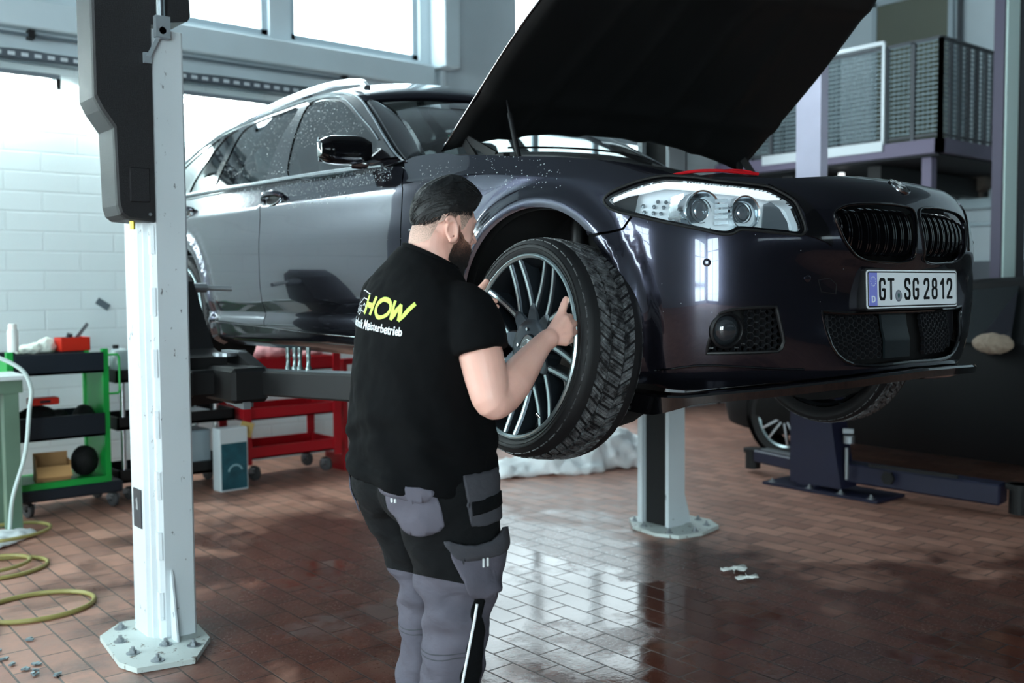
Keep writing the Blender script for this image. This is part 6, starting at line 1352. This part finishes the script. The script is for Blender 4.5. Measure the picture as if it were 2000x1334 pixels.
for i in range(nE+1):
    row=[]
    for k in range(nA):
        az=2*PI*k/nA; lo=low(az)+.02*math.sin(23*az+ph[0])+.015*math.sin(57*az); t=i/nE; el=lo+(PI/2-lo)*t
        a=abs((az+PI)%(2*PI)-PI); vol=float(np.interp(a,[0,.7,1.4,2.2,PI],[.036,.027,.012,.008,.004]))
        vol=vol*(1-t**4)+.027*t**4; rmp=float(np.interp(a,[0,.7,1.3,PI],[.14,.2,.5,.6])); off=.0015+vol*min(1,t/rmp)**.8; fin=1-t**3 
        strand=.0010*math.sin(34*az+14*el+2*math.sin(5*el))+.0016*math.sin(9*az-7*el)+.0005*math.sin(71*az+24*el)
        p=skull(az,el,off+strand*min(1,t*8)*fin); row.append(hp(*p)[:])
    G.append(row)
b=MB(); b.grid(G,closed=True); 
inner=[]
for i in range(nE+1):
    row=[]
    for k in range(nA):
        az=2*PI*k/nA; lo=low(az)+.02*math.sin(23*az+ph[0])+.015*math.sin(57*az); t=i/nE; row.append(hp(*skull(az,lo+(PI/2-lo)*t,-.006))[:])
    inner.append(row)
b.grid([G[0],inner[0]],closed=True)
# loose locks combed back over the crown
for j in range(260):
    az=rs.uniform(0,2*PI); el0=low(az)+rs.uniform(.05,.9); P=[]
    for s in range(6):
        a2=az+(.12*s if math.sin(az)>0 else -.12*s)*(.6+.4*math.sin(j)); e2=min(1.45,el0+.05*s*math.cos(a2)); 
        if e2<low(a2)+.03: e2=low(a2)+.03
        vol=float(np.interp(abs((a2+PI)%(2*PI)-PI),[0,.7,1.4,2.2,PI],[.036,.027,.012,.008,.004])); A2=abs((a2+PI)%(2*PI)-PI); tt_=(e2-low(a2))/(PI/2-low(a2)); rm_=float(np.interp(A2,[0,.7,1.3,PI],[.14,.2,.5,.6])); P.append(hp(*skull(a2,e2,.0018+vol*(1-tt_**4)*min(1,tt_/rm_)**.8+.027*tt_**4+.0008*math.sin(s)))[:])
    b.tube(catm(P,3),list(np.interp(np.linspace(0,1,16),[0,.5,1],[.0006,.0013,.0005])),6)
# short hairs blending the lower edge into the fade
for j in range(900):
    az=rs.uniform(.9,2*PI-.9); el=low(az)+rs.uniform(-.10,.10); q=skull(az,el,.0005+max(0,(el-low(az)))*.02); d_=skull(az+(.05 if math.sin(az)>0 else -.05),el-.07,.0012); m_=q.lerp(d_,.5)+Vector((0,0,.0)); b.tube([hp(*q),hp(*m_),hp(*d_)],[.0007,.0006,.0002],4)
PM(b.build('hair',M_hair,None,True,ang=70))
def stubble(name,skin=(226,176,158),dark=(40,34,34),lo=.47,hi=.58,sc=620,gz=None):
    m=bpy.data.materials.new(name); m.use_nodes=True; nt=m.node_tree; b=nt.nodes['Principled BSDF']; tc=nt.nodes.new('ShaderNodeTexCoord'); n=nt.nodes.new('ShaderNodeTexNoise'); n.inputs['Scale'].default_value=sc; n.inputs['Detail'].default_value=2
    nt.links.new(tc.outputs['Object'],n.inputs['Vector']); r=nt.nodes.new('ShaderNodeMapRange'); r.inputs[1].default_value=lo; r.inputs[2].default_value=hi; f=n.outputs['Fac']
    if gz:
        sp=nt.nodes.new('ShaderNodeSeparateXYZ'); nt.links.new(tc.outputs['Object'],sp.inputs[0]); g=nt.nodes.new('ShaderNodeMapRange'); g.inputs[1].default_value=gz[0]; g.inputs[2].default_value=gz[1]; g.inputs[3].default_value=-.16; g.inputs[4].default_value=.14; nt.links.new(sp.outputs[2],g.inputs[0]); ad=nt.nodes.new('ShaderNodeMath'); nt.links.new(f,ad.inputs[0]); nt.links.new(g.outputs[0],ad.inputs[1]); f=ad.outputs[0]
    nt.links.new(f,r.inputs[0]); mx=nt.nodes.new('ShaderNodeMix'); mx.data_type='RGBA'; nt.links.new(r.outputs[0],mx.inputs[0]); mx.inputs[6].default_value=(*lin(skin),1); mx.inputs[7].default_value=(*lin(dark),1); nt.links.new(mx.outputs[2],b.inputs['Base Color']); b.inputs['Roughness'].default_value=.6
    bp=nt.nodes.new('ShaderNodeBump'); bp.inputs['Strength'].default_value=.5; bp.inputs['Distance'].default_value=.002; nt.links.new(n.outputs['Fac'],bp.inputs['Height']); nt.links.new(bp.outputs[0],b.inputs['Normal']); return m
def patch(name,m,fn,nu,nv,off,parent_fn=PM,thick=0,target=None):
    G=[[fn(i/nu,j/nv)[:] for j in range(nv+1)] for i in range(nu+1)]; b=MB(); b.grid(G); o=b.build(name,m,None,True); 
    sw=o.modifiers.new('w','SHRINKWRAP'); sw.target=target or body; sw.wrap_method='NEAREST_SURFACEPOINT'; sw.wrap_mode='ABOVE_SURFACE'; sw.offset=off
    parent_fn(o); return o
def fade(u,v):
    az=.78+(2*PI-1.56)*u; lo_=low(az)+.06; a=abs((az+PI)%(2*PI)-PI); bot=float(np.interp(a,[.7,1.05,1.28,1.42,2.0,2.15,2.4,2.8,PI],[.20,.0,-.42,.02,.02,-.40,-.80,-.98,-1.02])); el=bot+(lo_-bot)*v
    return hp(*skull(az,el,.012))
patch('hair_fade',stubble('fade_stubble',(222,182,164),(44,40,42),.44,.60,900,gz=(1.515,1.63)),fade,110,22,.0012)
def beard(u,v):
    a=-1.66+3.32*u; A_=abs(a); top=float(np.interp(A_,[0,.35,.6,1.0,1.3,1.5,1.66],[-.053,-.056,-.062,-.056,-.034,-.012,.0])); bot=float(np.interp(A_,[0,.5,1.0,1.5,2.0],[-.142,-.138,-.128,-.105,-.080])); u_=top+(bot-top)*v
    return hp(.018+.105*math.cos(a)*(1-.15*v),.088*math.sin(a),u_)
bd=patch('beard',stubble('beard_hair',(170,118,98),(20,16,15),.27,.42,900,gz=(1.53,1.45)),beard,80,20,.0045)
b=MB()
for j in range(900):
    u,v=rs.uniform(.02,.98),rs.uniform(.05,1); p=beard(u,v); 
    d=(HR@Vector((.35*math.cos(-2+4*u)+.1,.35*math.sin(-2+4*u),-1))).normalized(); 
    # keep hairs on the jaw : scale toward head axis
    c=hp(.015,0,(HR.inverted()@(p-HC)).z); q=c+(p-c)*.64; b.tube([q,q+d*.010,q+d*.016+Vector((.002,0,0))],[.0009,.0007,.0002],4)
# ---------------- T-shirt
M_shirt=mat('black_cotton',(4,5,7),.9,sheen=.0,spec=.2,bump=.25,bscale=900)
b=MB(); G=[]
zz=np.concatenate([[.868,.874],np.linspace(.89,1.40,34),[1.42,1.44,1.455,1.47,1.482]])
for z in zz:
    cx,cy,a_,b_=[float(np.interp(z,TS[:,0],TS[:,i])) for i in (1,2,3,4)]
    row=[]
    for t in np.linspace(0,2*PI,72,endpoint=False):
        e=2/2.3; ct,st=math.cos(t),math.sin(t); x=b_*math.copysign(abs(ct)**e,ct); y=a_*math.copysign(abs(st)**e,st)
        f=0
        if z<1.25:  # drape folds round the waist and hem
            f+=.0045*math.sin(9*t+22*z)*sst(1.25,1.0,z) if False else .0045*math.sin(9*t+22*z)*max(0,min(1,(1.25-z)/.25))
            f+=.006*math.exp(-((z-(1.02+.05*math.sin(t*2+1)))/.018)**2)-.006*math.exp(-((z-(.985+.05*math.sin(t*2+1)))/.02)**2)
        if z<.92: f+=.008*(ct<0)*abs(ct)+.003
        tl_=max(0,min(1,(z-1.36)/.11)); row.append((cx+x*(1+f/b_),cy+y*(1+f/a_),z+max(0,min(1,(1.0-z)/.13))*(.030+.146*(cy+y-2.235))+tl_*(-.42*(cx+x-1.552)+.22*(cy+y-2.2235))))
    G.append(row)
b.grid(G,closed=True,cap=True)
for s,P in ((1,[(1.545,2.13,1.360,.062),(1.545,2.065,1.343,.072),(1.545,2.034,1.312,.078),(1.545,2.016,1.28,.078),(1.546,2.002,1.236,.074)]),(-1,[(1.535,2.35,1.385,.070),(1.535,2.42,1.375,.076),(1.565,2.45,1.32,.076),(1.595,2.468,1.25,.072)])):
    C_=catm([p[:3] for p in P],5); R=list(np.interp(np.linspace(0,len(P)-1,len(C_)),range(len(P)),[p[3] for p in P])); b.tube(C_,R,30)
ell(b,(1.54,2.12,1.375),(.075,.08,.042)); ell(b,(1.535,2.36,1.395),(.075,.08,.045))
shirt=PM(b.build('t_shirt',M_shirt,None,True))
rm=shirt.modifiers.new('r','REMESH'); rm.mode='VOXEL'; rm.voxel_size=.0055; rm.use_smooth_shade=True
sm_=shirt.modifiers.new('s','SMOOTH'); sm_.factor=.6; sm_.iterations=6
tx=bpy.data.textures.new('cloth_folds','CLOUDS'); tx.noise_scale=.09; tx.noise_depth=2; d=shirt.modifiers.new('d','DISPLACE'); d.texture=tx; d.strength=.014; d.mid_level=.5; d.texture_coords='GLOBAL'
b=MB(); P=[(1.550+.0715*math.cos(t),2.2235+.0715*math.sin(t),1.484-.42*.0715*math.cos(t)+.22*.0715*math.sin(t)) for t in np.linspace(0,2*PI,48,endpoint=False)]
b.tube(P,.0065,8,closed=True); PM(b.build('collar',M_shirt,None,True))
# back print, wrapped on the shirt
def onback(u,w):  # u to the right of the spine-side origin, w up, metres
    y=2.305-u; z=w-.10*u; return Vector((backx(y,z,.02),y,z))
M_lime=mat('print_lime',(206,240,96),.6); M_pwh=mat('print_white',(232,236,238),.6)
def strokes(name,lines,th,m,org,step=.004):
    b=MB()
    for L in lines:
        P=resample([(a+org[0],c+org[1]) for a,c in L],step,False)
        for i in range(len(P)-1):
            p,q=np.array(P[i]),np.array(P[i+1]); d=(q-p); d/=max(np.linalg.norm(d),1e-9); n=np.array([-d[1],d[0]])*th/2; e=d*th*.12
            V=[onback(*(p-e+n)),onback(*(q+e+n)),onback(*(q+e-n)),onback(*(p-e-n))]; b.add(V,[(0,1,2,3)])
    o=b.build(name,m,None,False,fix=False); sw=o.modifiers.new('w','SHRINKWRAP'); sw.target=shirt; sw.wrap_method='NEAREST_SURFACEPOINT'; sw.wrap_mode='ABOVE_SURFACE'; sw.offset=.0016; o.parent=shirt; return o
h=.046; k=.27
def sl(L): return [(a+k*c,c) for a,c in L]
strokes('print_letter',[sl([(0,0),(0,h)]),sl([(.040,0),(.040,h)]),sl([(0,h*.5),(.040,h*.5)])],.0118,M_lime,(.005,1.341))
strokes('print_letter',[[(.031*math.cos(t)+.006*math.sin(t),.0228*math.sin(t)) for t in np.linspace(0,2*PI,40)]],.0118,M_lime,(.100,1.363))
strokes('print_letter',[[(0+k*h,h),(.008,0),(.038,h*.80),(.040,0),(.076+k*h*.35,h)]],.0118,M_lime,(.134,1.3405))
strokes('print_outline',[[(.022,.046),(-.03,.050),(-.062,.046),(-.082,.028),(-.10,.010)],[(.008,.030),(-.022,.032),(-.048,.018),(-.072,.012),(-.078,.002)],[(-.066,.0),(-.052,.0)],[(-.026,.0),(-.004,-.001),(.004,.01),(-.008,.020),(-.018,.012)]]+[[(cx_+r_*math.cos(t),.0+r_*math.sin(t)) for t in np.linspace(0,2*PI,20)] for cx_ in (-.074,-.039) for r_ in (.012,.0045)],.0022,M_pwh,(.0,1.345))
me=text_mesh('Technik Meisterbetrieb',.0335,'print_text',bold=.0008,depth=0,sx=.80)
import bmesh
bm=bmesh.new(); bm.from_mesh(me); bmesh.ops.triangulate(bm,faces=bm.faces); bmesh.ops.subdivide_edges(bm,edges=[e for e in bm.edges if e.calc_length()>.004],cuts=1); bm.to_mesh(me); bm.free()
xs_=[v.co.x for v in me.vertices]; x0_,x1_=min(xs_),max(xs_)
for v in me.vertices:
    u=-.086+(v.co.x-x0_)/(x1_-x0_)*(.193+.086); p=onback(u,1.311+v.co.y*.95); v.co=p
o=link('print_text',me,M_pwh,shirt); sw=o.modifiers.new('w','SHRINKWRAP'); sw.target=shirt; sw.wrap_method='NEAREST_SURFACEPOINT'; sw.wrap_mode='ABOVE_SURFACE'; sw.offset=.0016
# ---------------- trousers
def trouser_mat():
    m=bpy.data.materials.new('two_tone_work_cloth'); m.use_nodes=True; nt=m.node_tree; b=nt.nodes['Principled BSDF']; tc=nt.nodes.new('ShaderNodeTexCoord'); sp=nt.nodes.new('ShaderNodeSeparateXYZ'); nt.links.new(tc.outputs['Object'],sp.inputs[0])
    def M(op,a,c):
        n=nt.nodes.new('ShaderNodeMath'); n.operation=op
        for i,x in enumerate((a,c)):
            if isinstance(x,(int,float)): n.inputs[i].default_value=x
            else: nt.links.new(x,n.inputs[i])
        return n.outputs[0]
    # seam height: higher on the back of the knee of the far leg, sloping on the near leg
    zz_=M('ADD',sp.outputs[2],M('MULTIPLY',M('SUBTRACT',sp.outputs[0],1.53),.35)); k_=M('LESS_THAN',zz_,M('ADD',.615,M('MULTIPLY',M('SUBTRACT',sp.outputs[1],2.2),-.10)))
    n=nt.nodes.new('ShaderNodeTexNoise'); n.inputs['Scale'].default_value=9; n.inputs['Detail'].default_value=6; nt.links.new(tc.outputs['Object'],n.inputs['Vector'])
    g=nt.nodes.new('ShaderNodeMix'); g.data_type='RGBA'; nt.links.new(n.outputs['Fac'],g.inputs[0]); g.inputs[6].default_value=(*lin((74,72,82)),1); g.inputs[7].default_value=(*lin((104,101,112)),1)
    mx=nt.nodes.new('ShaderNodeMix'); mx.data_type='RGBA'; nt.links.new(k_,mx.inputs[0]); mx.inputs[6].default_value=(*lin((7,9,12)),1); nt.links.new(g.outputs[2],mx.inputs[7]); nt.links.new(mx.outputs[2],b.inputs['Base Color']); b.inputs['Roughness'].default_value=.88; b.inputs['Specular IOR Level'].default_value=.3
    n2=nt.nodes.new('ShaderNodeTexNoise'); n2.inputs['Scale'].default_value=11; n2.inputs['Detail'].default_value=4; n2.inputs['Distortion'].default_value=.3; mp=nt.nodes.new('ShaderNodeMapping'); mp.inputs['Scale'].default_value=(1,1,1.8); nt.links.new(tc.outputs['Object'],mp.inputs[0]); nt.links.new(mp.outputs[0],n2.inputs['Vector']); bp=nt.nodes.new('ShaderNodeBump'); bp.inputs['Strength'].default_value=.55; bp.inputs['Distance'].default_value=.02; nt.links.new(n2.outputs['Fac'],bp.inputs['Height']); nt.links.new(bp.outputs[0],b.inputs['Normal']); return m
M_tr=trouser_mat(); M_grey=mat('grey_work_cloth',(92,89,100),.85,noise=.14,nscale=12,bump=.4,bscale=30); M_bkc=mat('black_work_cloth',(7,9,12),.88,spec=.25,bump=.3,bscale=40); M_dgr=mat('dark_grey_cloth',(66,66,72),.85,bump=.3,bscale=40)
def legsec(P,z):
    P=np.array(P); return [float(np.interp(z,P[::-1,0],P[::-1,i])) for i in (1,2,3,4)]
RL=[(.98,1.53,2.15,.09,.12),(.90,1.525,2.128,.108,.155),(.80,1.53,2.120,.112,.150),(.72,1.538,2.112,.108,.135),(.62,1.543,2.105,.098,.112),(.55,1.54,2.102,.089,.095),(.46,1.53,2.104,.083,.088),(.37,1.52,2.108,.079,.085),(.25,1.51,2.112,.079,.085),(.10,1.505,2.118,.080,.088)]
LL=[(.98,1.53,2.32,.09,.12),(.90,1.525,2.338,.105,.158),(.80,1.54,2.325,.108,.152),(.72,1.558,2.315,.104,.132),(.62,1.582,2.305,.094,.108),(.55,1.59,2.30,.086,.093),(.46,1.588,2.30,.082,.088),(.37,1.58,2.30,.079,.085),(.25,1.572,2.305,.079,.085),(.10,1.565,2.31,.080,.088)]
b=MB()
for LG in (RL,LL):
    G=[]
    for z in np.linspace(.98,.10,70):
        cx,cy,a_,b_=legsec(LG,z); row=[]
        for t in np.linspace(0,2*PI,48,endpoint=False):
            f=.004*math.sin(3*t+40*z)*(z<.75)+.0065*math.sin(66*z+3.2*math.sin(t+1))*math.exp(-((z-.54)/.09)**2)+.003*math.sin(90*z+2.4*math.sin(2*t))*(z<.5)+.004*math.sin(70*z+3*t)*math.exp(-((z-.62)/.05)**2)
            row.append((cx+(b_+f)*math.cos(t),cy+(a_+f)*math.sin(t),z))
        G.append(row)
    b.grid(G,closed=True,cap=True)
ell(b,(1.455,2.17,.88),(.10,.11,.11)); ell(b,(1.455,2.30,.88),(.10,.11,.11)); ell(b,(1.53,2.235,.91),(.160,.195,.10))
tr_=PM(b.build('work_trousers',M_tr,None,True))
rm=tr_.modifiers.new('r','REMESH'); rm.mode='VOXEL'; rm.voxel_size=.0055; rm.use_smooth_shade=True
sm_=tr_.modifiers.new('s','SMOOTH'); sm_.factor=.5; sm_.iterations=4
d=tr_.modifiers.new('d','DISPLACE'); d.texture=tx; d.strength=.012; d.mid_level=.5; d.texture_coords='GLOBAL'
def legpatch(name,m,poly,LG,off=.006,thick=.006,h=.010,sm=True):
    """poly in (angle deg, z): angle 0 = +x (front), 90 = +y, 180 = back, 270 = -y (right side)"""
    def f(P):
        out=[]
        for a,z in P:
            z=z/4.0; cx,cy,a_,b_=legsec(LG,z); t=a*PI/2*.5; out.append((cx+(b_+.03)*math.cos(t),cy+(a_+.03)*math.sin(t),z))
        return np.array(out)
    P2=[(math.radians(a)/(PI/4),z*4.0) for a,z in poly]
    o=cdt_mesh(catm(P2,3,True).tolist() if sm else P2,[],.05,f,name,m,tr_,0,True,60,cn=False)
    sw=o.modifiers.new('w','SHRINKWRAP'); sw.target=tr_; sw.wrap_method='NEAREST_SURFACEPOINT'; sw.wrap_mode='ABOVE_SURFACE'; sw.offset=off
    s=o.modifiers.new('s','SOLIDIFY'); s.thickness=thick; s.offset=-1; return o
for LG in (RL,LL):
    for z0_ in (.468,.456):
        b=MB(); P=[]
        for t in np.linspace(0,2*PI,40,endpoint=False):
            cx,cy,a_,b_=legsec(LG,z0_); P.append((cx+(b_+.012)*math.cos(t),cy+(a_+.012)*math.sin(t),z0_+.012*math.cos(t-.6)))
        b.tube(P,.0016,5,closed=True); o=b.build('knee_seam',M_dgr,tr_,True); sw=o.modifiers.new('w','SHRINKWRAP'); sw.target=tr_; sw.wrap_method='NEAREST_SURFACEPOINT'; sw.wrap_mode='ABOVE_SURFACE'; sw.offset=.0008
# back pocket with flap, thigh pocket group, knee gusset
legpatch('back_pocket',M_grey,[(172,.885),(232,.885),(236,.80),(215,.772),(190,.775),(176,.80),(168,.83)],RL,.008)
legpatch('back_pocket_flap',M_grey,[(160,.925),(205,.905),(232,.890),(225,.868),(190,.868),(165,.878),(157,.895)],RL,.013)
legpatch('tool_pocket',M_dgr,[(262,.93),(318,.93),(318,.79),(264,.79)],RL,.007,sm=False)
legpatch('tool_pocket_band',M_bkc,[(266,.855),(318,.862),(318,.830),(266,.822)],RL,.010,sm=False)
legpatch('thigh_pocket',M_grey,[(236,.735),(262,.722),(318,.735),(322,.66),(314,.622),(290,.610),(264,.600),(250,.612),(246,.66)],RL,.016,.012)
legpatch('thigh_pocket_flap',M_dgr,[(232,.762),(262,.742),(322,.765),(320,.725),(262,.708),(240,.722)],RL,.022,.010)
legpatch('lower_leg_panel',M_bkc,[(260,.592),(272,.580),(284,.53),(294,.42),(302,.20),(250,.20),(252,.38),(257,.50)],RL,.004,.004)
legpatch('far_side_stripe',M_grey,[(150,.91),(160,.90),(168,.80),(160,.78),(150,.84)],LL,.006,.004)
b=MB()
P=[]
for z in np.linspace(.592,.12,44):
    a=float(np.interp(z,[.12,.30,.40,.50,.56,.592],[249,250,252,256,259,261])); cx,cy,a_,b_=legsec(RL,z); t=math.radians(a); P.append((cx+(b_+.015)*math.cos(t),cy+(a_+.015)*math.sin(t),z))
b.tube(P,.0035,8); o=b.build('reflective_piping',mat('piping_white',(240,244,246),.35),tr_,True)
for (a,z,LG) in ((182,.865,RL),(188,.865,RL),(268,.700,RL),(273,.700,RL)):
    cx,cy,a_,b_=legsec(LG,z); t=math.radians(a); p=Vector((cx+(b_+.024)*math.cos(t),cy+(a_+.024)*math.sin(t),z)); b=MB(); b.box(p,(.004,.004,.022 if a>200 else .010)); b.build('bar_tack',MATS['piping_white'],tr_)
# shoes
for LG,cy_ in ((RL,2.118),(LL,2.31)):
    b=MB(); cx=1.535 if LG is RL else 1.595; ell(b,(cx,cy_,.055),(.14,.05,.052)); ell(b,(cx-.05,cy_,.09),(.06,.045,.07)); b.box((cx,cy_,.016),(.28,.09,.03),bev=.012)
    o=PM(b.build('work_shoe',mat('shoe_black',(16,16,18),.5),None,True)); rm=o.modifiers.new('r','REMESH'); rm.mode='VOXEL'; rm.voxel_size=.008; rm.use_smooth_shade=True
